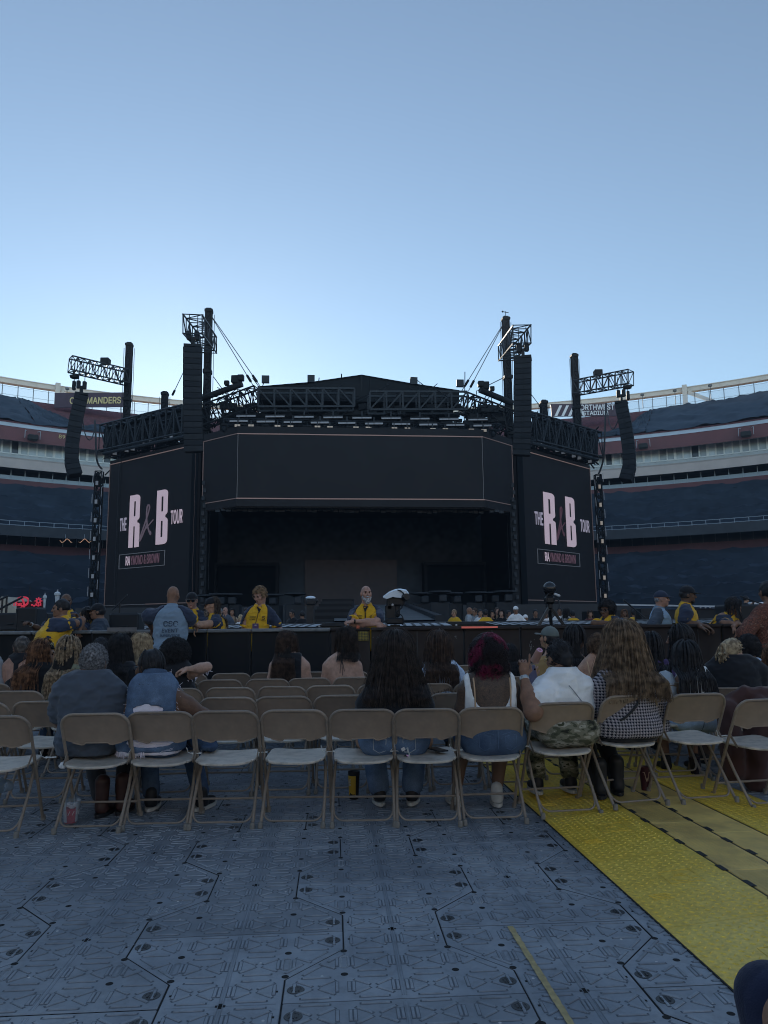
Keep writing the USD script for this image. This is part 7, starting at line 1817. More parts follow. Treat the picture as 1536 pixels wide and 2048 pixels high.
p.bottom(D_BLUE, .75, .635, infl=.027, name='denim_skirt', amp=.004).seams(D_MID, .635, infl=.036).shoes(M_SHOEW, [(-.2, 1), (.1, 1)])
p.volume_hair(H_INNER, (.105, .120, .118), (0, -.026, .02), .016, 22, .06, None, [ell(p.hp(sg * .055, -.03, -.09), (.07, .075, .075)) for sg in (-1, 1)] + [ell(p.hp(0, -.05, -.09), (.09, .06, .07))], h=.011)
p.curls(H_RED, 1300, .055, (.112, .126, .124), (0, -.028, .015), .06, -.15, .0042, 5, hel=.011, turns=2.2, grav=.7); p.curls(H_RED, 700, .05, (.12, .105, .10), (0, -.045, -.075), .02, -.17, .0042, 6, hel=.011, turns=2.2, grav=.8, name='lower_curls')
p = seat('seated person in a cropped white T-shirt and camouflage trousers, left arm raised', 5.54, 1134, (1074, 1180, 1350), (1119, 1281), .012, 1.0, 1.15, .205, .19, zoff=.05, yaw=.10, hyaw=.25, hpitch=.25)
p.arms([wpt(1047, 1352, 5.50), wpt(1092, 1392, 5.85)], ((-.6, -.6, -.6), (.7, -.5, -.4)), 1.45, elbows=(wpt(1066, 1424, 5.34), wpt(1184, 1425, 5.75)))
p.body(SK_BROWN, dirs=((.15, .1, 1), None), nrms=((0, -1, .2), (0, -.5, 1)), curl=(.75, .6), point=(True, False)).top(C_WHITE, .55, .63, infl=.014, wide=.010, seed=12, amp=.012)
for k in (0, 1):
    a, b_ = p.sh[k], p.hands[k][1]; e = a + (b_ - a) * .55; part('sleeve_trim', blob([cone(e - unit(b_ - a) * .01, e + unit(b_ - a) * .004, .054 * p.th + .013, .054 * p.th + .011)], .009, .010, lambda P: np.abs((P - e) @ unit(b_ - a)) - .008), C_BLACK, p.t, smooth=True)
part('neck_trim', MB().lathe([(.072, .02), (.085, .012), (.090, -.012)], p.nb + [0, .005, .015], 18, rotx(-.2)), C_BLACK, p.t, smooth=60)
p.bottom(C_CAMO, 1.85, .585, infl=.015).shoes(M_SHOEB).volume_hair(H_BLACK, (.081, .103, .104), noise=.005, freq=55, low=-.07, face=.045, extra=[ell(p.hp(0, -.10, -.03), (.045, .035, .05))]).curls(H_BLACK, 420, .016, (.083, .105, .106), wid=.005, hel=.006, turns=1.5, grav=0, low=-.06)
strap(p, [(p.lean[0] - .02, p.sz - .06), (p.lean[0] + .06, p.sz - .16), (p.lean[0] + .13, p.sz - .27)], .004, C_GREY, 'bag_strap')
w, e = p.hands[0]
part('bracelet', blob([cone(w - unit(w - e) * .012, w - unit(w - e) * .030, .034, .036)], .0055, 0, lambda P: np.abs((P - w + unit(w - e) * .02) @ unit(w - e)) - .014), M_SILV, p.t)
p.hoop(M_GOLD, .03, (-1,)).glasses(M_GOLD, lens=False)
ph = wpt(1066, 1352, 5.82); s = thing('mobile_phone', 'purple grey mobile phone held up beside the raised hand with the bracelet', 'phone', ph, .5); part('case', MB().cbox((0, 0, 0), (.075, .010, .155), .004, roty(-.2)), mat('phone_purple', (.17, .155, .23), .35), s); part('camera_lens', MB().lathe([(0, .0), (.008, 0), (.008, .002)], (.015, -.006, .05), 10, rotx(np.pi / 2)), M_EYE, s)
p = seat('seated woman in a black and white houndstooth jacket with long light brown curls', 5.58, 1254, (1176, 1328, 1352), (1247, 1243), .045, 1.02, 1.15, .215, .20, zoff=.05, yaw=.16, hpitch=.05)
p.arms([(-.12, .32, .58), (.14, .32, .58)], ((-.5, -.1, -1), (.5, -.1, -1)), 1.2, world=False); p.legs([(-.2, .40, .49), (-.02, .42, .49)], [(-.17, .12, .09), (.0, .20, .09)], 1.1)
p.body(SK_TAN).top(C_HOUND, 1.8, .455, infl=.018, wide=.018, seed=7, amp=.008, name='jacket', neckr=.085).bottom(C_BLACK, 1.9).shoes(M_SHOEB, [(.5, 1), (.3, 1)], 'boot', M_SHOEB)
p.long_hair(H_LBRN, 900, p.sz - .12, .046, .0052, .011, .35, .085, 14, jit=.06, wend=1.0, part_y=.0)
strap(p, [(p.lean[0] + .05, p.sz - .02), (p.lean[0] + .02, p.sz - .12), (p.lean[0] - .05, p.sz - .22), (p.lean[0] - .15, p.sz - .29)], .009, M_SHOEB, 'bag_strap')
# --- second row
p = seat('seated woman with long straight black braids, white top and denim shorts', 6.50, 1392, (1340, 1434, 1346), (1372, 1282), .022, 1.0, 1.05, .20, .165, zoff=.0, yaw=.05)
p.body(SK_BROWN).top(C_WHITE, 0, .70, infl=.011, arms=False, clip=lambda P: np.minimum(np.abs(P[:, 0] - p.lean[0]) - .135, P[:, 2] - (p.sz - .20)), amp=.006, name='top').bottom(D_LIGHT, .8, .56, infl=.014, name='denim_shorts').shoes(M_SHOEB)
p.seams(D_BLUE, .56, infl=.022, pockets=False); p.long_hair(H_BLACK, 230, .70, .020, .0095, .003, 1.0, .05, 24, True, True, 'braids', jit=.06)
single('plastic_bag', blob([ell(p.o + [p.lean[0] - .235, .04, p.sz - .07], (.07, .10, .085)), ell(p.o + [p.lean[0] - .225, -.03, p.sz - .15], (.05, .05, .07))], .012, 0, None, wrinkle(.018, (20, 20, 20), 5)), mix_mat('clear_plastic', {'t': ('transparent_bsdf', {}), 'd': ('principled_bsdf', {'base_color': (.42, .46, .50), 'roughness': .25}), 'm': ('mix_closure', {'fac': .62})}, [('t.BSDF', 'm.closure1'), ('d.BSDF', 'm.closure2')], 'm.closure'), 'clear plastic bag over the shoulder of the woman with long black braids', 'bag', smooth=True)
p = seat('broad seated person in a black T-shirt with sandy dreadlocks tied back, head turned right', 6.75, 1466, (1408, 1530, 1322), (1462, 1277), .012, 1.05, 1.2, .22, .235, fem=False, hyaw=-.95, hroll=.22, hpitch=.05, yaw=-.02, th=1.2)
p.body(SK_TAN).top(C_BLACK, .85, .45, infl=.018, wide=.02, seed=15).bottom(C_BRN, 1.9).shoes(M_SHOEB)
p.volume_hair(H_DREAD, (.081, .104, .106), noise=.006, freq=45, low=-.055, face=.02); rg = np.random.default_rng(4); S = []; kn = p.hp(-.0, -.105, .055)
for i in range(60):
    th = rg.uniform(.15, 1.25); phi = rg.uniform(-1.9, 1.9); t = np.linspace(0, 1, 6); a = p.hp(.085 * math.sin(th) * math.sin(phi), .106 * math.sin(th) * math.cos(phi), .03 + .11 * math.cos(th)); S.append(np.array([a + (kn - a) * u + (a - p.hc) * .10 * math.sin(u * np.pi) for u in t]))
for i in range(34):
    o = np.array([rg.normal(-.05, .028), rg.normal(-.05, .02), -rg.uniform(.10, .24)]); t = np.linspace(0, 1, 9); wv = rg.uniform(0, 6); S.append(np.array([kn + np.array([o[0] * min(1, u * 2.2) + .008 * math.sin(u * 16 + wv), o[1] * min(1, u * 2) + .006 * math.cos(u * 14 + wv), .035 * math.sin(min(u * 3, 1) * np.pi) * 1.2 + o[2] * max(0, u - .12)]) for u in t]))
tag(curves('dreadlocks', S, [np.full(len(q), .013) * rg.uniform(.8, 1.2) for q in S], H_DREAD, p.t), kind='stuff')
part('hair_tie', MB().tube([kn + [.022 * math.cos(a), .01, .022 * math.sin(a)] for a in np.linspace(0, 6.28, 12)], .008, 6), M_SHOEB, p.t); p.glasses(M_SHADES, .055)
single('brown_jacket', blob([cone(wpt(1448, 1412, 6.15), wpt(1490, 1388, 6.15), .05, .06), cone(wpt(1490, 1388, 6.15), wpt(1560, 1390, 6.15), .06, .06), cone(wpt(1455, 1420, 6.1), wpt(1470, 1540, 6.1), .075, .09), cone(wpt(1520, 1420, 6.1), wpt(1510, 1560, 6.1), .11, .09)], .016, 0, None, wrinkle(.02, (9, 9, 7), 8)), cloth('jacket_maroon_brown', (.045, .022, .020)), 'dark maroon brown jacket hung over the chair at the right of the second row', 'jacket', smooth=True)
p = seat('person in a pink top cut off by the right picture edge', 6.9, 1552, (1502, 1606, 1352), (1550, 1290), .02, 1, 1.1, .2, .2); p.body(SK_BROWN).top(C_PINK, .6, .48, infl=.014).bottom(D_BLUE, 1.8).shoes(M_SHOEW); p.long_hair(H_AUB, 160, p.sz - .02, .014, .006, .006, 2, .03, 4)
# --- third row
p = seat('seated person with a big black afro, bare arm hooked over the chair back', 7.42, 352, (322, 386, 1330), (352, 1268), .06, .98, 1.05, .18, .165, yaw=.05)
p.arms([(-.10, .31, .575), p.loc(wpt(378, 1338, 7.25))], ((-.7, -.5, -.4), (1, -.4, -.1)), 1.0, world=False, elbows=(None, p.loc(wpt(414, 1334, 7.2)))); p.body(SK_PALE, nrms=((0, 0, 1), (0, -.3, 1))).top(C_BLACK, 0, .5, infl=.011, arms=False, name='top').bottom(D_BLUE, 1.8).shoes(M_SHOEB)
p.volume_hair(H_BLACK, (.128, .135, .135), (0, -.03, .0), .022, 18, .06, -.13, h=.012).curls(H_BLACK, 1500, .04, (.130, .138, .138), (0, -.03, .0), .06, -.13, .004, 3, hel=.008, turns=2.5, grav=.3)
p = seat('seated woman in a pale denim shirt with long dark curls', 7.42, 880, (838, 930, 1332), (878, 1262), .036, 1, 1.05, .19, .17, yaw=.04)
p.body(SK_TAN).top(D_LIGHT, 1.8, .45, infl=.017, wide=.014, name='denim_shirt').bottom(D_BLUE, 1.8).shoes(M_SHOEB); p.long_hair(H_BROWN, 480, p.sz - .20, .030, .006, .010, .35, .03, 31, jit=.05)
p = seat('woman with light brown curls and sunglasses pushed up, profile to the right', 7.45, 72, (46, 118, 1336), (86, 1281), .022, .98, 1.0, .18, .16, hyaw=-1.2, yaw=-.15)
p.body(SK_TAN).top(C_BLACK, .5, .5, infl=.012).bottom(D_BLUE, 1.8).shoes(M_SHOEB); p.long_hair(H_AUB, 300, p.sz - .17, .026, .007, .014, .25, .03, 12, jit=.06).glasses(M_GOLD, .095, lm=mat('mirror_lens', (.45, .60, .62), .08, metal=.9))
p = seat('woman with a half-up bundle of sandy braids and an olive jacket', 7.30, 132, (92, 172, 1340), (137, 1272), .020, 1.0, 1.1, .19, .19, hpitch=.1)
p.body(SK_BROWN).top(C_OLIVE, 1.8, .45, infl=.018, wide=.016, name='jacket').bottom(C_DARK, 1.8).shoes(M_SHOEB); p.long_hair(H_BRAID, 150, p.sz - .22, .016, .0105, .003, 1, .02, 9, True, True, 'braids', jit=.07)
rg = np.random.default_rng(3); S = []; kn = p.hp(0, -.112, .015)
for i in range(36):
    th, phi = rg.uniform(.1, 1.3), rg.uniform(-2.2, 2.2); a = p.hp(.09 * math.sin(th) * math.sin(phi), .112 * math.sin(th) * math.cos(phi), .03 + .118 * math.cos(th)); S.append(np.array([a + (kn - a) * u + (a - p.hc) * .16 * math.sin(u * np.pi) for u in np.linspace(0, 1, 9)]))
curves('tied_braids', S, .0105, H_BRAID, p.t); part('hair_tie', MB().ball(kn + [0, -.012, 0], (.036, .018, .022), 8), M_SHOEB, p.t, smooth=True)
p = seat('seated woman with short brown curls and a thin tan strap across her bare back', 7.42, 1192, (1148, 1236, 1322), (1196, 1268), .022, .98, 1.05, .185, .17, yaw=.05, hyaw=.1)
p.body(SK_TAN).top(C_TAN, 0, .5, infl=.010, arms=False, clip=lambda P: P[:, 2] - (p.sz - .17), name='top').bottom(C_DARK, 1.8).shoes(M_SHOEB)
for sg in (-1, 1): strap(p, [(p.lean[0] + sg * .12, p.sz + .0), (p.lean[0] + sg * .115, p.sz - .08), (p.lean[0] + sg * .11, p.sz - .18)], .007, C_TAN, 'strap')
p.volume_hair(H_LBRN, (.094, .112, .114), noise=.016, freq=26, low=-.09).curls(hairmat('hair_warm_brown', (.045, .026, .016), (.14, .085, .052)), 1100, .03, (.097, .116, .118), low=-.09, wid=.0042, hel=.008, turns=2, grav=.4).hoop(M_SILV, .012)
p = seat('woman with dark braids and a patterned dark top behind the houndstooth jacket', 7.5, 1312, (1276, 1352, 1330), (1302, 1265), .016, 1, 1.05, .19, .18, hyaw=-.3)
p.body(SK_BROWN).top(patchy('dark_pattern', [(.012, .012, .02), (.06, .04, .11), (.25, .22, .28)], 30), .8, .5, infl=.014).bottom(C_DARK, 1.8).shoes(M_SHOEB); p.long_hair(H_BLACK, 120, p.sz - .25, .012, .010, .003, 1, .03, 7, True, True, 'braids', phimax=1.5)
# --- fourth row and beyond
def row4(label, d, hip, sh, head, **k): return seat(label, d, hip, sh, head, **k)


p = row4('woman with long straight brown hair, black tank top and sunglasses on her head, facing right', 8.42, 574, (534, 625, 1316), (576, 1263), top_hair=.014, yaw=.03, hyaw=-.85)
p.body(SK_PALE).top(C_BLACK, 0, .5, infl=.011, arms=False, clip=lambda P: np.minimum(np.abs(P[:, 0] - p.lean[0]) - .135, P[:, 2] - (p.sz - .22)), name='tank_top').bottom(D_BLUE, 1.8).shoes(M_SHOEW); p.long_hair(H_BROWN, 520, p.sz - .22, .010, .0042, .003, .7, .03, 17, jit=.04).glasses(M_SHADES, .09)
p = row4('woman with a dark shoulder-length bob and a bare back with tied halter strings', 8.42, 688, (640, 729, 1316), (690, 1256), top_hair=.014, hyaw=.85, yaw=.02)
p.body(SK_PALE).top(C_BLACK, 0, .5, infl=.010, arms=False, clip=lambda P: np.maximum(-P[:, 1] + .0, P[:, 2] - (p.sz - .10)), name='halter_top').bottom(D_BLUE, 1.8).shoes(M_SHOEW); p.long_hair(H_BRNBLK, 520, p.sz - .005, .016, .0045, .004, .9, .02, 19, jit=.035, wend=.8)
for dx in (-.012, .004, .018): strap(p, [(p.lean[0], p.sz - .01), (p.lean[0] + dx, p.sz - .08), (p.lean[0] + dx * 1.6, p.sz - .19 + abs(dx) * 3)], .0035, C_BLACK, 'halter_string')
part('string_bow', MB().tube([p.nb + np.array([.03 * math.sin(t) , -.085 - .004, .02 * math.sin(2 * t) - .03]) for t in np.linspace(0, 6.28, 16)], .0035, 5), C_BLACK, p.t)
p = row4('woman with pinned grey-brown hair and a black racerback top, glasses arm showing', 8.6, 40, (2, 84, 1316), (43, 1272), top_hair=.016, hyaw=.5)
p.body(SK_PINK).top(C_BLACK, 0, .5, infl=.010, arms=False, clip=lambda P: np.maximum(np.where(P[:, 1] < 0, np.minimum(np.abs(P[:, 0] - p.lean[0]) - (.025 + np.maximum(p.sz - .20 - P[:, 2], 0) * 1.8) - np.maximum(P[:, 2] - p.sz + .06, 0) * 1.2, .02), np.abs(P[:, 0] - p.lean[0]) - .13), -9), name='racerback_top').bottom(D_BLUE, 1.8).shoes(M_SHOEB)
p.volume_hair(hairmat('hair_ash_brown', (.03, .026, .024), (.10, .085, .075)), (.083, .106, .108), noise=.008, freq=36, low=-.06, extra=[ell(p.hp(0, -.10, .02), (.05, .035, .055))]).curls(hairmat('hair_ash_b', (.03, .026, .024), (.12, .10, .09)), 300, .025, (.085, .108, .11), low=-.06, grav=.9).glasses(M_EYEW, lens=False)
p = row4('bare-armed person cut off by the left picture edge', 8.6, -26, (-64, 6, 1312), (-26, 1262), top_hair=.014); p.body(SK_PINK).top(C_GREY, .2, .5).bottom(D_BLUE, 1.8).shoes(M_SHOEB).volume_hair(H_BROWN)
p = row4('seated woman with long smooth black hair, left of the blond woman', 7.9, 240, (206, 284, 1334), (241, 1270), top_hair=.018)
p.body(SK_BROWN).top(C_BLACK, 1.7, .5, infl=.016).bottom(C_DARK, 1.8).shoes(M_SHOEB); p.long_hair(H_BLACK, 420, p.sz - .22, .018, .005, .004, .6, .05, 21)
p = row4('woman with straight blond hair, right of the long black-haired woman', 8.8, 288, (254, 322, 1318), (283, 1269), top_hair=.014)
p.body(SK_PALE).top(C_DARK, .6, .5).bottom(D_BLUE, 1.8).shoes(M_SHOEB); p.long_hair(H_BLOND, 460, p.sz - .12, .016, .0045, .004, .8, .055, 23)
p = row4('person with short dark hair just behind the grey-haired woman', 8.3, 200, (166, 236, 1330), (202, 1276), top_hair=.012, fem=False)
p.body(SK_BROWN).top(C_GREY, .6, .5).bottom(C_DARK, 1.8).shoes(M_SHOEB).volume_hair(H_BLACK, noise=.006, freq=40, low=-.05).curls(H_BLACK, 500, .012, wid=.004, grav=0, hel=.003, low=-.05)
p = row4('person in an olive baseball cap with a large hoop earring, drinking from a raised cup', 8.35, 1100, (1062, 1138, 1322), (1098, 1252), top_hair=.012, hyaw=.75, hpitch=-.1)
p.arms([p.loc(wpt(1064, 1352, 7.98)), (.10, .31, .575)], ((-.6, -.8, -.5), (.7, -.5, -.4)), 1.0, world=False); p.body(SK_TAN, dirs=((.3, .2, 1), None), nrms=((-.3, -1, 0), (0, 0, 1)), curl=(.8, .5)).top(cloth('mustard_top', (.22, .14, .06)), 1.2, .5, infl=.014).bottom(C_DARK, 1.8).shoes(M_SHOEB)
p.cap(C_CAPOL).volume_hair(H_BLACK, (.082, .104, .10), (0, -.012, .01), low=-.07, face=.03, extra=[ell(p.hp(0, -.06, -.09), (.05, .05, .06))]).hoop(M_GOLD, .026)
c0, c1 = wpt(1066, 1338, 7.95), wpt(1076, 1308, 7.90); u = unit(c1 - c0 + np.array([0, -.10, 0])); xa = unit(np.cross(u, [0, 1, 0])); RR = np.stack([xa, np.cross(u, xa), u], 1)
s = thing('drink_cup', 'pale peach plastic cup tipped up beside the olive cap', 'cup'); part('cup_wall', MB().lathe([(.047, -.10), (.045, -.10), (.036, .05), (.030, .058), (0, .058)], c1, 20, RR), mix_mat('peach_plastic', {'t': ('translucent_bsdf', {'color': (.75, .5, .42)}), 'd': ('principled_bsdf', {'base_color': (.62, .42, .36), 'roughness': .3}), 'm': ('mix_closure', {'fac': .6})}, [('t.BSDF', 'm.closure1'), ('d.BSDF', 'm.closure2')], 'm.closure'), s, smooth=50); part('base_ring', MB().lathe([(.027, .058), (.027, .064), (.020, .064), (.020, .058)], c1, 20, RR), C_PINK, s)
p = row4('woman with dark twisted braids looking right, bare shoulder, behind the white cropped T-shirt', 8.35, 1148, (1112, 1186, 1316), (1150, 1251), top_hair=.018, hyaw=-1.15, yaw=-.1)
p.body(SK_BROWN).top(C_MAR, 0, .5, infl=.011, arms=False, clip=lambda P: P[:, 2] - (p.sz - .10), name='top').bottom(C_DARK, 1.8).shoes(M_SHOEB); p.long_hair(H_BLACK, 130, p.sz - .22, .016, .011, .004, 1.2, .03, 27, True, True, 'braids')
p = row4('woman with thick black locs looking left, behind the long black braids', 7.9, 1362, (1322, 1398, 1330), (1356, 1250), top_hair=.03, hyaw=1.2, sc=1.02)
p.body(SK_BROWN).top(C_BLACK, 1.2, .5, infl=.016).bottom(D_LIGHT, 1.8).shoes(M_SHOEB); p.long_hair(H_BLACK, 220, p.sz - .06, .034, .010, .006, 1.5, .04, 29, True, True, 'locs', jit=.05)
p = row4('person with a dark curly crop near the right picture edge, before the barrier', 8.4, 1498, (1460, 1536, 1326), (1496, 1269), top_hair=.03)
p.body(SK_BROWN).top(D_LIGHT, 1.5, .5).bottom(C_DARK, 1.8).shoes(M_SHOEB).volume_hair(H_BLACK, (.105, .12, .122), noise=.016).curls(H_BLACK, 900, .03, (.108, .122, .125), wid=.004, hel=.008, grav=.4)
p = row4('woman with long dark hair, half hidden by the magenta-haired woman', 8.4, 1022, (990, 1060, 1334), (1018, 1290), top_hair=.014); p.body(SK_TAN).top(C_BLACK, .6, .5).bottom(C_DARK, 1.8).shoes(M_SHOEB); p.long_hair(H_BLACK, 200, p.sz - .10, .012, .006, .006, 1, .03, 33)
# standing person at the right edge
q = at(1548, 1300, 9.3); p = Person('standing person in a patterned rust shirt and striped trousers at the right picture edge', q[0], 9.3, .1, 0, 'people standing at the barrier')
p.torso(.96, 1.44, .22, .18, .17, 1.0, (0, .02), False); p.head((0, .05, 1.64)); p.arms([(-.26, .10, .95), (.26, .10, .95)], ((-1, -.5, 0), (1, -.5, 0)), world=False).stand(); p.body(SK_BROWN).top(C_PATT, 1.8, .95, infl=.018, wide=.02).bottom(C_STRIPE, 1.95, 1.02, infl=.02).shoes(M_SHOEB).volume_hair(H_BLACK)
# the neighbour's knee at the lower right corner
q = Person('neighbour whose bare thigh and dark-covered knee enter the lower right picture corner', 1.045, 1.30, .06, 0, None)
q.torso(.52, .98, .21, .19, .19, 1.1, (0, -.03)); q.head((0, .03, 1.14)); q.arms([(-.16, .22, .60), (.16, .26, .60)], ((-1, -.4, -.3), (1, -.4, -.3)), world=False); q.sit(.165, 1.12, .455); q.body(SK_TAN).top(C_GREY, .6, .45).bottom(cloth('shorts_navy', (.018, .024, .055)), .35, infl=.016).shoes(M_SHOEB).volume_hair(H_BROWN)
for k_ in (0, 1): kn, an = np.array(q.kn[k_]), np.array(q.an[k_]); hp = q.lp[k_][0][1]; part('knee_sleeve', blob([cone(kn + [-.022, .050, .016], kn + (an - kn) * .35 + [-.012, .035, 0], .068, .066, .02)], .012, .006), cloth('knee_navy', (.014, .018, .040)) if k_ == 0 else UsdShade.Material.Get(stage, '/World/Looks/knee_navy'), q.t, smooth=True)
copy_of(chair0, 'folding_chair', (1.045, 1.06, .003), .06, 'tan folding chair under the neighbour beyond the lower right picture corner', 'chair')
# ------------------------------------------------------------------ security staff along the barrier
G_ = 'security staff along the barrier'
PI = math.pi
M_PRINT = mat('print_black', (.012, .012, .014), .7); M_PRINTB = mat('print_navy', (.045, .07, .11), .7); M_BADGE = mat('badge_purple', (.085, .05, .13), .35, .2, 12); M_BADGEW = mat('badge_white', (.5, .5, .52), .5)


def guard(label, d, px, ytop, yaw, zsh=1.46, lean=(0, 0), sw=.225, hw=.165, ww=.165, dep=1.1, hyaw=0, hpitch=.05, hroll=0, top=.004, hips=None, fem=False, sc=1.0, hdy=.04, h=None, bx=None):
    """px, ytop: the head's middle and top as seen; the body stands below it, shifted by -lean"""
    t = at(px, ytop, d); c, s = math.cos(yaw), math.sin(yaw); lw = np.array([c * lean[0] - s * (lean[1] + hdy), s * lean[0] + c * (lean[1] + hdy)])
    p = Person(label, t[0] - lw[0] if bx is None else bx, d - lw[1], yaw, 0, G_); top_z = t[2]; k = top_z / 1.78; hz = .95 * k if hips is None else hips; sz = top_z - .315 * (k if k < 1.06 else 1.03)
    p.torso(hz, sz, sw, hw, ww, dep, lean, False); p.k = k; p.head(np.array([lean[0], lean[1] + hdy, top_z - .121 * sc - top]), hyaw, hpitch, hroll, sc, fem=fem); p.stand(.1, 1.05)
    p.kn = [np.array([q[0], q[1], q[2] * hz / .95]) for q in p.kn]
    p.legs(p.kn, p.an, 1.05, -.06); return p


def polo(p, body=C_YEL, slv=C_NAVY, cuff=C_YEL, col=C_YEL, hem=None, seed=1, badge=True, slen=.62):
    p.top(body, slen, hem if hem is not None else p.hz - .10, infl=.014, wide=.012, seed=seed, amp=.009, raglan=True, smat=slv, cuff=cuff, zneck=p.sz + .045, neckr=.082); p.collar(col)
    if badge: p.print_on('S', .052, p.sz - .17, M_PRINT, True, .085, name='chest_emblem'); p.print_on('SECURITY', .010, p.sz - .185, M_PRINT, True, .085, name='chest_print')
    zz = np.array([p.sz + .022, p.sz + .022, p.sz - .075]); xx = np.array([-.040, .040, .004]) + p.lean[0]; yy = p.surf(xx, zz, True) + .012
    part('undershirt', MB().add(np.vstack([np.column_stack([xx, yy, zz]), np.column_stack([xx, yy - .02, zz])]), [[0, 1, 2], [3, 5, 4], [0, 3, 4], [0, 4, 1], [1, 4, 5], [1, 5, 2], [2, 5, 3], [2, 3, 0]]), C_BLACK, p.t)
    p.bottom(C_DARK, 1.95, p.hz + .04); p.shoes(M_SHOEB); return p


# bald guard at the far left, arm along the barrier
p = guard('bald guard in a yellow and navy polo, arm stretched left along the barrier', 11.45, 133, 1187, PI - .35, lean=(0, 0), hyaw=.9, hpitch=.1)
p.arms([p.loc(at(62, 1247, 11.0)), p.loc(at(156, 1236, 11.2))], ((.2, -.3, -1), (-.2, -.3, -1)), 1.05, world=False) if False else p.arms([at(158, 1240, 11.25), at(60, 1248, 11.0)], ((-.5, -.3, -1), (.5, -.3, -1)), 1.05, ln=1.15)
p.body(SK_DEEP, nrms=((0, 0, 1), (0, 0, 1)), curl=(.5, .5)); polo(p, badge=False)
w, e = p.hands[1]; part('wristband', blob([cone(w - unit(w - e) * .02, w - unit(w - e) * .035, .032, .033)], .006, 0, lambda P: np.abs((P - w + unit(w - e) * .027) @ unit(w - e)) - .010), M_EYEW, p.t)
# leaning guard with black hair on the audience's side
p = guard('guard with thick black hair leaning back on the barrier, yellow shirt front to the left', 10.60, 122, 1200, PI / 2 + .25, lean=(.06, -.20), hyaw=.12, sw=.22, ww=.20, dep=1.45, hw=.19, hips=1.0)
p.arms([at(116, 1258, 10.45), at(160, 1258, 10.9)], ((-.2, -.9, -.4), (.2, -.9, -.2)), 1.1, elbows=(at(152, 1246, 10.52), at(164, 1240, 10.95))); p.body(SK_BROWN, curl=(.5, .6), dirs=((.0, .5, -1), (0, 0, -1)), nrms=((-.8, .6, .3), (1, 0, 0))); polo(p, hem=.96, slen=.62, seed=5)
p.volume_hair(H_BLACK, (.086, .108, .112), noise=.012, freq=26, low=-.02, face=.06)
# small guard with braids, guard in dark jacket
p = guard('small guard with dark braids, yellow and navy polo, beside the dark jacket', 11.6, 173, 1214, PI / 2 + .1, sw=.19, hw=.15, ww=.14, dep=.95, fem=True, hyaw=-.1, top=.012); p.arms([at(165, 1268, 11.3), at(180, 1268, 11.5)], ((-1, -.5, -.5), (1, -.5, -.5))); p.body(SK_BROWN); polo(p, seed=8, badge=False); p.volume_hair(H_BLACK, noise=.006, freq=50).long_hair(H_BLACK, 60, p.sz - .03, .010, .011, .003, 1, .0, 3, True, False, 'braids', phimax=1.6)
p = guard('person in a plain dark navy jacket and dark cap beside the small guard', 11.5, 196, 1206, PI / 2 + .25, sw=.23, ww=.18, hyaw=.0, top=.012); p.arms([at(182, 1266, 11.3), at(205, 1268, 11.5)], ((-1, -.5, -.5), (1, -.5, -.5))); p.body(SK_BROWN).top(cloth('jacket_navy', (.020, .028, .042)), 1.8, 1.0, infl=.02, wide=.02, name='jacket').bottom(C_DARK, 1.95).shoes(M_SHOEB); p.cap(C_BLACK).volume_hair(H_BLACK, (.082, .104, .10), (0, -.012, .01), low=-.05, face=.02)
# bald supervisor seen from behind
p = guard('bald supervisor seen from behind in a light blue shirt printed CSC EVENT', 10.45, 347, 1172, .05, sw=.265, ww=.205, hw=.20, dep=1.2, hyaw=-.25, hpitch=.12, lean=(0, .10), hips=1.0)
p.arms([at(304, 1259, 10.80), at(392, 1252, 10.80)], ((-1, -.6, .1), (1, -.6, .0)), 1.2, elbows=(at(293, 1232, 10.52), at(378, 1240, 10.45))); p.body(SK_BROWN, curl=(.6, .6), nrms=((-.2, -.3, 1), (.2, -.3, 1)))
p.top(C_LBLUE, .66, .97, infl=.018, wide=.022, seed=3, amp=.012, raglan=True, smat=C_NAVY); p.collar(C_LBLUE).bottom(C_DARK, 1.95).shoes(M_SHOEB)
for txt, h, dz in (('CSC', .070, .225), ('EVENT', .048, .305), ('SUPERVISOR', .030, .362)): p.print_on(txt, h, p.sz - dz, M_PRINTB, False, .03, name='back_print')
# two guards beyond him
p = guard('guard in a dark cap and sunglasses with a yellow collar, talking to the supervisor', 11.45, 384, 1184, PI - .45, hyaw=.55, hpitch=.15, sw=.24, top=.012); p.arms([at(392, 1251, 11.05), at(375, 1262, 11.1)], ((-1, -.5, -.6), (1, -.5, -.6)), 1.1); p.body(SK_PINK); polo(p, seed=11); p.cap(C_BLACK).glasses(M_SHADES); part('hair', MB().ball(p.hp(0, -.05, -.02), (.076, .06, .05), 10), H_GREY, p.t, smooth=True)
p = guard('guard in a black cap with a very long grey-brown beard, facing left', 11.35, 424, 1194, PI / 2 + .35, hyaw=-.25, hpitch=.15, sw=.215, top=.012, lean=(0, .10)); p.arms([at(398, 1246, 10.95), at(396, 1252, 10.9)], ((.6, -.8, -.8), (.5, -.6, -1)), 1.0, elbows=(at(430, 1246, 11.2), at(418, 1250, 11.1))); p.body(SK_TAN, dirs=((-.2, .6, -.8), (0, .6, -.9)), nrms=((0, .7, .6), (0, .7, .6)), curl=(.45, .4)); polo(p, seed=12, badge=False)
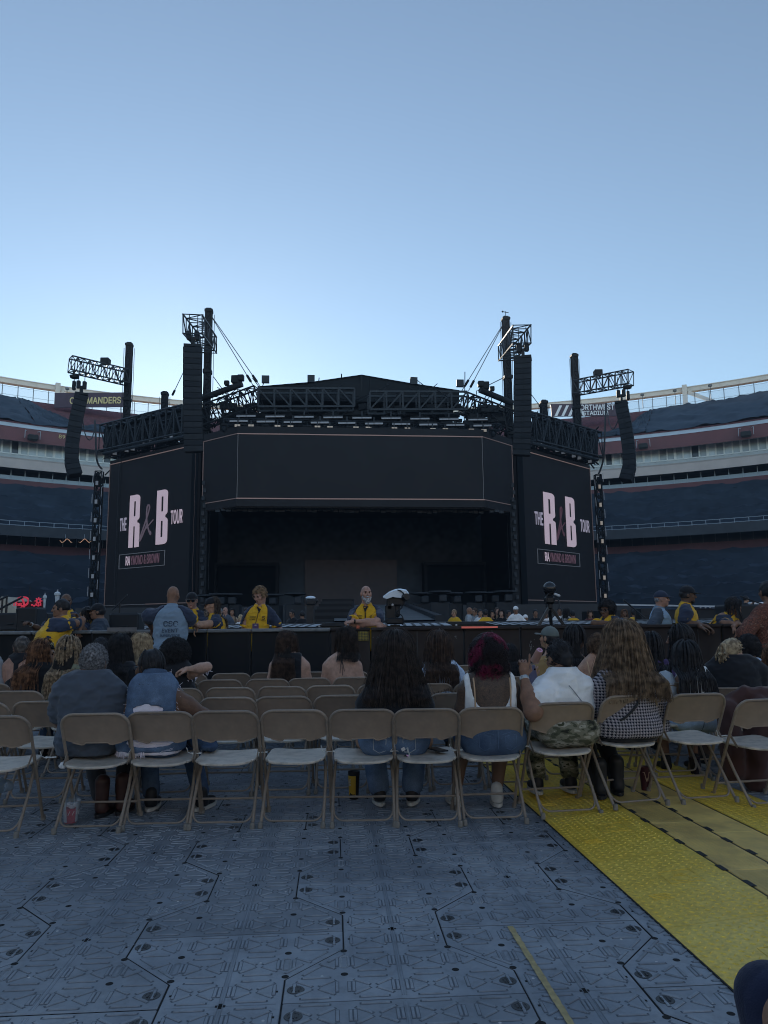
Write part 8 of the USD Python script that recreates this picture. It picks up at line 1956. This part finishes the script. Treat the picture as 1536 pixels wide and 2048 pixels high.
p.cap(C_BLACK); part('beard', blob([ell(p.hp(0, .075, -.075), (.045, .035, .05), p.HR), cone(p.hp(0, .085, -.09), p.hp(0, .105, -.30), .045, .016)], .009, 0, None, lambda P: .008 * (meshkit.fbm(P * [60, 60, 14], 2, 3) - .5)), hairmat('beard_grey_brown', (.045, .035, .03), (.17, .14, .12), .7, 40), p.t, smooth=True); p.long_hair(hairmat('hair_dull_brown', (.03, .022, .018), (.09, .07, .055)), 120, p.sz - .12, .006, .005, .004, 1, .01, 8, False, False, 'strands', phimax=1.2)
# young blond guard
p = guard('young guard with tousled sandy hair, yellow polo and purple badge, looking down', 11.35, 520, 1172, PI + .10, hyaw=-.62, hpitch=.42, sw=.215, hw=.16, ww=.15, dep=1.0, top=.022, lean=(-.07, .02))
p.arms([at(562, 1262, 11.25), at(506, 1262, 11.2)], ((-.6, -.4, -1), (.6, -.4, -1)), .98); p.body(SK_PINK, nrms=((0, 0, 1), (0, 0, 1))); polo(p, seed=13)
p.volume_hair(H_SANDY, (.088, .108, .110), (0, -.020, .036), .012, 24, .045, -.03).curls(H_SANDY, 600, .03, (.089, .110, .112), (0, -.020, .036), .055, -.03, .0045, 2, hel=.006, turns=1.0, grav=.6)
p.print_on('EVENT', .020, p.sz - .14, M_PRINT, True, -.075, name='chest_print'); p.print_on('STAFF', .020, p.sz - .175, M_PRINT, True, -.075, name='chest_print')
z = p.sz - .30; y = float(p.surf(-.005, z, True)); part('badge', MB().cbox((-.02, y + .014, z), (.092, .006, .15), .003), M_BADGE, p.t); part('badge_strip', MB().box((-.02, y + .018, z - .058), (.055, .002, .014)).box((-.02, y + .018, z + .05), (.03, .002, .012)), M_BADGEW, p.t); part('lanyard', MB().tube(sag([(-.055, float(p.surf(-.055, p.sz - .06, True)) + .004, p.sz - .06), (-.04, float(p.surf(-.04, p.sz - .14, True)) + .006, p.sz - .14), (-.02, y + .012, z + .075)]), .005, 5), C_BLACK, p.t)
# bearded guard with crossed arms
p = guard('bald guard with a full white beard, arms folded on the barrier top', 11.28, 732, 1171, PI - .12, hyaw=.42, hpitch=-.04, sw=.235, hw=.17, ww=.175, dep=1.15, lean=(0, .07))
p.arms([at(706, 1243, 10.93), at(752, 1249, 10.96)], ((-1, .1, -.8), (1, .1, -.8)), 1.12, elbows=(at(754, 1243, 11.02), at(704, 1249, 11.04))); p.body(SK_PINK, dirs=((1, .35, -.1), (-1, .3, -.25)), nrms=((0, .5, 1), (0, .8, .5)), curl=(.7, .35)); polo(p, seed=14)
p.print_on('EVENT', .020, p.sz - .13, M_PRINT, True, -.085, name='chest_print'); p.print_on('STAFF', .020, p.sz - .165, M_PRINT, True, -.085, name='chest_print'); part('placket', MB().box((0.0, float(p.surf(0, p.sz - .16, True)) + .002, p.sz - .15), (.016, .006, .16)), M_PRINT, p.t)
part('beard', blob([ell(p.hp(0, .060, -.088), (.052, .040, .036), p.HR), ell(p.hp(0, .070, -.125), (.036, .028, .036), p.HR)] + [ell(p.hp(sg * .058, .030, -.055), (.016, .030, .032), p.HR) for sg in (-1, 1)] + [ell(p.hp(0, .098, -.046), (.030, .012, .010), p.HR)], .0065, 0, None, lambda P: .006 * (meshkit.fbm(P * [70, 70, 22], 2, 3) - .5), holes=[ell(p.hp(0, .118, -.064), (.016, .016, .006), p.HR)]), H_WHITE, p.t, smooth=True)
w, e = p.hands[0]; part('watch', blob([cone(w - unit(w - e) * .01, w - unit(w - e) * .035, .031, .034)], .006, 0, lambda P: np.abs((P - w + unit(w - e) * .022) @ unit(w - e)) - .012), M_EYE, p.t)
# right-hand group
p = guard('guard with a round black afro and glasses leaning on the barrier, looking right', 11.25, 1212, 1199, PI - .25 - .9, hyaw=.35, hpitch=.05, sw=.225, top=.045, lean=(0, .02), hips=.86); p.arms([at(1216, 1249, 10.92), at(1230, 1247, 10.9)], ((.2, -.7, -.9), (-.9, .2, -.9)), 1.05, elbows=(at(1246, 1246, 11.05), at(1188, 1247, 11.0))); p.body(SK_DEEP, dirs=((-.4, .9, -.1), (.3, .9, -.1)), curl=(.8, .8)); polo(p, seed=21, badge=False)
p.volume_hair(H_BLACK, (.118, .128, .126), (0, -.025, .035), .010, 30, .06, -.06).curls(H_BLACK, 1100, .022, (.12, .13, .128), (0, -.025, .035), .06, -.06, .004, 2, grav=0).glasses(M_SHADES, lens=False)
p = guard('older guard in a light blue polo and dark cap, face turned to the right', 11.6, 1322, 1181, -PI / 2 - .55, hyaw=.30, hpitch=.0, sw=.225, ww=.19, dep=1.2, top=.012); p.arms([at(1303, 1258, 11.2), at(1345, 1262, 11.5)], ((-.4, -.6, -1), (.4, -.6, -1)), 1.05, elbows=(at(1290, 1238, 11.25), None)) if False else p.arms([at(1350, 1262, 11.6), at(1306, 1258, 11.1)], ((-.5, -.6, -1), (.5, -.6, -1)), 1.05); p.body(SK_PINK); polo(p, cloth('polo_pale_blue', (.25, .35, .47)), cloth('sleeve_slate', (.045, .058, .078)), C_NAVY, C_LBLUE, seed=22, badge=False)
p.print_on('EVENT', .020, p.sz - .14, M_PRINTB, True, .03, name='chest_print'); p.print_on('0423', .032, p.sz - .185, M_PRINTB, True, .03, name='chest_print'); p.cap(C_NAVY); part('hair', MB().ball(p.hp(0, -.05, -.01), (.077, .06, .05), 10), H_GREY, p.t, smooth=True)
p = guard('big guard in a black cap, yellow and navy polo, hands over the barrier, facing right', 11.20, 1374, 1171, -PI / 2 - .35, hyaw=.1, hpitch=.12, sw=.27, hw=.20, ww=.21, dep=1.25, top=.012, sc=1.06); p.arms([at(1402, 1255, 10.75), at(1412, 1252, 10.85)], ((-.5, -.6, -1), (.4, -.6, -1)), 1.15, elbows=(at(1392, 1246, 11.1), at(1366, 1246, 11.0))); p.body(SK_DEEP, dirs=((0, 1, -.4), (.2, 1, -.6)), curl=(.5, .5)); polo(p, seed=23)
p.cap(C_BLACK).volume_hair(H_BLACK, (.083, .104, .10), (0, -.012, .01), low=-.05, face=.02); part('beard', blob([ell(p.hp(0, .060, -.085), (.052, .042, .035), p.HR)], .008), H_BLACK, p.t, smooth=True)
p = guard('guard with dark falling braids bending over the barrier, yellow and navy polo', 11.15, 1466, 1196, -PI / 2 - .55, hyaw=.0, hpitch=.55, sw=.20, hw=.165, ww=.15, lean=(0, .30), fem=True, top=.014, hips=.98, hdy=.07); p.arms([at(1466, 1254, 10.75), at(1476, 1248, 10.85)], ((-.5, -.6, -1), (.4, -.6, -1)), .95, elbows=(at(1476, 1246, 11.05), at(1446, 1246, 10.95))); p.body(SK_BROWN, dirs=((0, .4, -1), (0, 1, -.2)), nrms=((0, 1, .3), (0, .2, 1)), curl=(.4, .5)); polo(p, seed=24, badge=False, hem=.92); p.volume_hair(H_BLACK, noise=.008, freq=40).long_hair(H_BLACK, 90, p.sz - .10, .014, .011, .006, 1, .02, 3, True, False, 'braids', phimax=2.6)
# crew member at the far right by the white projector
p = guard('dark-clothed crew member stooping over the white equipment on the side stage', 29.2, 1492, 1192, -PI / 2, sw=.21, lean=(0, .12)); p.h = .022; p.arms([at(1503, 1208, 29.1), at(1500, 1212, 29.3)], ((0, -1, -1), (0, -1, -1))); p.body(SK_TAN).top(C_BLACK, .6).bottom(C_DARK, 1.9).shoes(M_SHOEB).volume_hair(H_BLACK)
p.t.SetCustomDataByKey('group', 'crew')
# ------------------------------------------------------------------ people standing in the pit beyond the runway (small in the picture)
def pit(label, d, px, ytop, m, yaw=PI, sk=SK_BROWN, hair=H_BLACK, long=False, bald=False, beanie=None, fem=False, jac=None, hyaw=0, txt=None):
    t = at(px, ytop, d); p = Person(label, t[0], d, yaw, 0, 'people standing in the pit beyond the runway'); k = t[2] / 1.78; p.h = .022; sz = t[2] - .315
    p.torso(.95 * k, sz, .20 if fem else .225, .16, .155, 1.0, (0, .02), False); p.head((0, .05, t[2] - .125 - (.02 if beanie else .006)), hyaw, .05, fem=fem); p.arms([(-.20, .16, 1.0 * k), (.22, .12, .95 * k)], ((-1, -.6, -.2), (1, -.6, -.2)), world=False); p.stand()
    p.body(sk).top(m, 1.7 if jac else .6, infl=.016, wide=.016).bottom(C_DARK, 1.95).shoes(M_SHOEB)
    if beanie: part('beanie', blob([ell(p.hp(0, -.008, .045), (.088, .108, .098), p.HR)], .010, .004, lambda P: -(((P - p.hc) @ p.HR)[:, 2] - .03)), beanie, p.t, smooth=True)
    elif not bald:
        p.volume_hair(hair, noise=.008)
        if long: p.long_hair(hair, 60, sz - .15, .016, .008, .006, 1, .03, int(px), inner=True)
    if txt: p.print_on(txt, .075, sz - .22, M_PRINT, False, 0, name='back_print')
    return p


for a in (('grey-haired pit visitor in a grey top beside the bald man in blue', 26.5, 441, 1217, C_GREY, PI, SK_PALE, H_GREY), ('bald man in a dark blue T-shirt in the left pit group', 26.2, 452, 1214, C_TEE, PI - .3, SK_PINK, H_GREY, False, True),
          ('pit visitor with dark hair just right of the bald man in blue', 26.4, 464, 1217, C_TAN, PI + .2, SK_TAN, H_BLACK, True, False, None, True), ('short pit visitor in a bright white top, left group', 25.6, 481, 1229, C_WHITE, 0, SK_PALE, H_BLOND, False, False, None, True),
          ('woman in a maroon top with pulled-back dark hair, left pit group', 26.2, 492, 1216, C_MAR, PI + .5, SK_PALE, H_BROWN, False, False, None, True), ('woman with curly light hair right of the maroon top, left pit group', 26.0, 500, 1221, C_GREY, PI - .4, SK_PALE, H_LBRN, True, False, None, True),
          ('pit guard in yellow and black looking down, right of the blond guard', 26.5, 586, 1220, C_BLACK, PI - .7, SK_BROWN, H_BLACK), ('pit worker in a black T-shirt with pale back print', 26.3, 605, 1222, C_BLACK, .4, SK_BROWN, H_BLACK),
          ('guard in a yellow and navy shirt at the left end of the right pit group', 26.5, 909, 1219, C_YEL, PI - .6, SK_TAN, H_SANDY), ('bald-headed man in a pale grey shirt, side on, right pit group', 26.3, 936, 1214, C_GREY, -PI / 2, SK_BROWN, H_BLACK, False, True),
          ('man in a grey top right behind the pale grey shirt', 26.6, 951, 1216, C_GREY, PI - .9, SK_TAN, H_BROWN), ('woman in a small white top left of the yellow shirt back', 26.4, 960, 1219, C_WHITE, PI, SK_TAN, H_BLACK, False, False, None, True),
          ('guard seen from behind in a yellow shirt printed CSC, right pit group', 25.6, 971, 1219, C_YEL, .1, SK_BROWN, H_BLACK), ('dark-haired visitor right of the yellow CSC shirt', 26.3, 984, 1221, C_BLACK, PI, SK_TAN, H_BLACK, True, False, None, True),
          ('pink-cheeked visitor with brown hair in the middle of the right pit group', 26.6, 993, 1215, C_TAN, PI + .2, SK_PINK, H_BROWN), ('woman in a black vest with long dark hair, right pit group', 26.1, 1003, 1219, C_BLACK, PI - .3, SK_PALE, H_BLACK, True, False, None, True),
          ('visitor in a brown top left of the man in the white beanie', 26.5, 1016, 1221, C_TAN, PI + .3, SK_BROWN, H_BLACK), ('bearded man in a white jacket and white beanie', 25.8, 1031, 1212, C_WHITE, PI - .1, SK_BROWN, H_BLACK, False, False, C_WHITE, False, True),
          ('visitor in a white cap bent low right of the white beanie', 25.9, 1051, 1229, C_WHITE, 0, SK_BROWN, H_BLACK, False, False, C_WHITE), ('visitor in a dark shirt with pale sleeves, left of the tripod', 26.2, 1070, 1219, C_BLACK, PI, SK_BROWN, H_BLACK),
          ('visitor in a white and dark shirt directly behind the tripod', 26.3, 1090, 1221, C_WHITE, PI, SK_BROWN, H_BLACK), ('man in a white T-shirt right of the tripod', 26.3, 1119, 1215, C_WHITE, PI - .3, SK_BROWN, H_BLACK),
          ('woman with long black hair and a white top, left of a yellow shirt back', 26.0, 1131, 1217, C_WHITE, -.6, SK_BROWN, H_BLACK, True, False, None, True), ('guard seen from behind in a yellow shirt printed CSC, right of the tripod', 25.8, 1146, 1221, C_YEL, 0, SK_BROWN, H_BLACK),
          ('dark-haired visitor just left of the guard with the afro', 26.4, 1179, 1221, C_MAR, PI, SK_TAN, H_BROWN, True, False, None, True), ('guard seen from behind in a yellow shirt printed CSC, left of the light blue polo', 25.8, 1268, 1219, C_YEL, 0, SK_BROWN, H_BLACK),
          ('dark-haired visitor in a brown top right of the guard with the afro', 26.4, 1247, 1219, C_BRN, PI, SK_BROWN, H_AUB, True, False, None, True)):
    q = pit(*a)
    if 'printed CSC' in a[0]: q.print_on('CSC', .085, q.sz - .20, M_PRINT, False, 0, name='back_print')
    if 'pale back print' in a[0]: q.print_on('CSC', .085, q.sz - .20, M_EYEW, False, 0, name='back_print')
# ------------------------------------------------------------------ cups, phone, keys, cable ties
M_CLEAR = mix_mat('clear_cup', {'t': ('transparent_bsdf', {'color': (.93, .95, .96)}), 'g': ('principled_bsdf', {'base_color': (.6, .65, .7), 'roughness': .15, 'specular_ior_level': .8}), 'f': ('fresnel', {'IOR': 1.5}), 'a': ('math', {'math_type': 'multiply_add', 'value2': .9, 'value3': .03}), 'm': ('mix_closure', {})},
                  [('f.fac', 'a.value1'), ('a.value', 'm.fac'), ('t.BSDF', 'm.closure1'), ('g.BSDF', 'm.closure2')], 'm.closure')
M_RED = mat('red_drink', (.55, .02, .04), .15, .2, 40, spec=.6); M_ICE = mat('ice', (.55, .50, .52), .15, .1, 60)
def zfl(q): return .003


q = gnd(141, 1648); s = thing('drink_cup', 'clear plastic cup of red iced drink standing on the floor at lower left', 'cup', (q[0], q[1], .0035)); _c = part
def part(n, m, mm, p, **k): v, f = m.arr(); return _c(n, (v * 1.25, f), mm, p, **k)

part('cup_wall', MB().lathe([(0, .001), (.033, .001), (.036, .01), (.047, .118), (.049, .12), (.0455, .118), (.0345, .011), (0, .006)], (0, 0, 0), 24), M_CLEAR, s, smooth=40); part('drink', MB().lathe([(0, .008), (.0335, .008), (.0415, .082), (0, .082)], (0, 0, 0), 20), M_RED, s, smooth=40)
rg = np.random.default_rng(2)
for k in range(7): part('ice_cube', MB().cbox((rg.uniform(-.024, .024), rg.uniform(-.024, .024), .086 + rg.uniform(0, .016)), (.019, .019, .019), .003, rotz(rg.uniform(0, 3)) @ rotx(rg.uniform(0, 1))), M_ICE, s)
part('straw', MB().tube([(.005, .01, .03), (.016, -.005, .15)], .0035, 6), M_CLEAR, s)
b = MB()
for k in range(12): a = k * np.pi / 6; b.bar((.0395 * math.cos(a), .0395 * math.sin(a), .05), (.0415 * math.cos(a + .25), .0415 * math.sin(a + .25), .072), .004, .002)
part('cup_print', b, M_EYEW, s)
part = _c
q = gnd(708, 1598); M_TUMB = mat('tumbler_black', (.012, .012, .013), .35, .2, 30); M_TUMY = mat('tumbler_gold', (.50, .30, .03), .4, .1, 20)
s = thing('tumbler', 'tall black tumbler with a gold panel standing under a chair', 'cup', (q[0], q[1], .0035)); part('cup_wall', MB().lathe([(0, 0), (.034, 0), (.035, .005), (.0455, .195), (.047, .20), (.044, .198), (.03, .15), (0, .15)], (0, 0, 0), 26), M_TUMB, s, smooth=40)
part('gold_panel', MB().lathe([(.0358, .012), (.0360, .012), (.0452, .172), (.0450, .172)], (0, 0, 0), 16, None, (PI * .98, PI * 1.62)), M_TUMY, s, smooth=40)
b = MB(); rg = np.random.default_rng(6)
for k in range(9): a = PI * (1.0 + .065 * k); hh = rg.uniform(.012, .036); b.box((.0372 * math.cos(a), .0372 * math.sin(a), .012 + hh / 2), (.002, .0085, hh), rotz(a))
part('skyline_print', b, M_TUMB, s)
t = meshkit.text_mesh('R&B', .022, .001, True); v = np.array(t.vertices); a = PI * 1.15 + v[:, 1] / .043; part('lettering', (np.column_stack([.0440 * np.cos(a), .0440 * np.sin(a), .155 - v[:, 0]]), t.faces), M_EYEW, s)
q = gnd(1292, 1580, .055); s = thing('tumbler', 'maroon tumbler with a pale W emblem under the houndstooth chair', 'cup', (q[0], q[1], .056)); part('cup_wall', MB().lathe([(0, 0), (.032, 0), (.033, .004), (.044, .165), (.0455, .17), (.042, .168), (.03, .12), (0, .12)], (0, 0, 0), 24), mat('tumbler_maroon', (.055, .012, .018), .4), s, smooth=40)
b = MB(); ls = LineString([(-.028, .035), (-.017, .035), (-.005, -.03), (.0, -.005), (.005, -.03), (.017, .035), (.028, .035)]).buffer(.0022); pg = segmentize(ls, .004) if 'segmentize' in dir() else ls
b.poly(ls, 0, .001); v, f = b.arr(); a = -PI / 2 + v[:, 0] / .041; part('emblem', (np.column_stack([(.0405 + .068 * 0 + v[:, 2] + (v[:, 1]) * .066) * np.cos(a), (.0405 + v[:, 2] + v[:, 1] * .066) * np.sin(a), .10 + v[:, 1]]), f), mat('emblem_cream', (.55, .38, .28), .5), s)
# cola cup on a second-row seat and one on a further seat
M_COLA = mat('cola_cup', (.018, .012, .018), .3)
for (px, py, d, l) in ((33, 1490, 6.55, 'dark PEPSI cup on a seat of the second row at the left edge'), (1388, 1512, 6.7, 'dark paper cup under the second row near the woman with braids')):
    q = at(px, py, d); z = .430 if px < 100 else .004; q = np.array([q[0], d, z]); s = thing('paper_cup', l, 'cup', q); part('cup_wall', MB().lathe([(0, 0), (.032, 0), (.047, .14), (.049, .143), (.045, .14), (.0, .13)], (0, 0, 0), 22), M_COLA, s, smooth=40)
    if px < 100:
        part('logo_disc', MB().lathe([(.0375 + (zz - .055) * .107, zz) for zz in (.058, .095)], (0, 0, 0), 8, None, (PI * 1.3, PI * 1.7)), mat('logo_blue', (.02, .06, .28), .4), s); t = meshkit.text_mesh('PEPSI', .016, .001, True); v = np.array(t.vertices); v[:, 0] -= v[:, 0].mean(); a = -PI / 2 + v[:, 0] / .043; part('lettering', (np.column_stack([(.0445 + v[:, 2]) * np.cos(a), (.0445 + v[:, 2]) * np.sin(a), .100 + v[:, 1]]), t.faces), M_EYEW, s)
q = at(18, 1572, 5.32); s = thing('clear_cup', 'empty clear plastic cup lying on the floor bars at the left edge', 'cup', q); part('cup_wall', MB().lathe([(0, 0), (.034, 0), (.048, .12), (.046, .12), (.033, .004), (0, .004)], (0, 0, 0), 22, rotx(1.35)), M_CLEAR, s, smooth=40)
# phone and keys on the seat, tissue on the first chair
q = at(876, 1492, 5.44); s = thing('mobile_phone', 'black mobile phone lying on the seat right of the long-haired woman', 'phone', (q[0], 5.44, .442), .5); part('body', MB().cbox((0, 0, 0), (.078, .155, .009), .004), M_SHOEB, s); part('screen', MB().box((0, 0, .0049), (.070, .145, .0006)), M_SHADES, s)
q = at(812, 1500, 5.33); s = thing('key_ring', 'bunch of keys with pale tags hanging at the chair edge beside the phone', 'keys', (q[0], 5.30, q[2])); part('ring', MB().tube([(.014 * math.cos(a), 0, .014 * math.sin(a)) for a in np.linspace(0, 6.28, 14)], .0016, 5), M_SILV, s)
for k, (dx, dz, w, h, m) in enumerate(((-.02, .01, .026, .022, M_EYEW), (.012, .005, .012, .035, M_SILV), (.02, -.03, .010, .04, M_SILV), (.004, -.04, .016, .03, C_PINK), (-.012, -.05, .03, .05, M_SHOEB))): part('key' if m is M_SILV else 'key_tag', MB().cbox((dx, -.003 * k, dz), (w, .004, h), .0015, roty(.3 * k - .5)), m, s)
q = at(125, 1532, 5.33); single('crumpled_tissue', blob([ell(q, (.022, .018, .016)), ell(q + [.008, 0, .012], (.012, .012, .014))], .005, 0, None, wrinkle(.007, (60, 60, 60), 2)), C_WHITE, 'crumpled white tissue on the chair of the woman in the grey blue T-shirt', 'tissue', smooth=True)
# white cable ties joining neighbouring chairs
def tie(x, y, z, yaw, l, tail): 
    s = thing('cable_tie', l, 'cable tie', (x, y, z), yaw, None); part('loop', MB().tube([(.036 * math.cos(a), .016 * math.sin(a), .002 * math.sin(3 * a)) for a in np.linspace(0, 6.28, 18)], .0024, 5), M_TIE, s); part('tail', MB().tube([(-.03, -.012, 0), (-.03 + tail * .02, -.02, .02 + .01 * tail), (-.03 + .03 * tail, -.03, .045)], .0018, 5), M_TIE, s); part('lock', MB().box((-.02, -.016, .0), (.009, .007, .007)), M_TIE, s)


wh = ['at the left edge chair', 'left of the grey blue T-shirt', 'between the grey blue T-shirt and the denim vest', 'right of the denim vest', 'between the two fully empty chairs', 'above the black and gold tumbler', 'between the two chairs of the long-haired woman', 'left of the white tank top', 'between the white tank top and the camouflage trousers', 'left of the houndstooth jacket', 'right of the houndstooth jacket']
for i in range(11):
    a, b_ = ROW1_POS[i], ROW1_POS[i + 1]
    f = lambda q, sx_: np.array([q[0] + math.cos(q[2]) * sx_ * .212 - math.sin(q[2]) * .20, q[1] + math.sin(q[2]) * sx_ * .212 + math.cos(q[2]) * .20, q[3]]); m_ = (f(a, 1) + f(b_, -1)) / 2
    tie(m_[0], m_[1] - .0, m_[2] + .45, .1, 'white cable tie binding the chairs ' + wh[i], 1 if i % 2 else -1)
# ------------------------------------------------------------------ thin evening haze
M_HAZE = mix_mat('evening_haze', {'v': ('principled_volume', {'color': (.80, .88, 1.0), 'density': .0007, 'anisotropy': .2})}, [])if False else usdkit.material(stage, '/World/Looks/evening_haze', {'v': ('principled_volume', {'color': (.80, .88, 1.0), 'density': .00042, 'anisotropy': .1})}, [], volume='v.volume')
part('haze', MB().box((0, 250, 22), (820, 740, 47)), M_HAZE, None, kind='stuff')
tag(stage.GetPrimAtPath('/World/haze'), 'thin pale evening haze filling the stadium', 'haze', None, 'stuff')
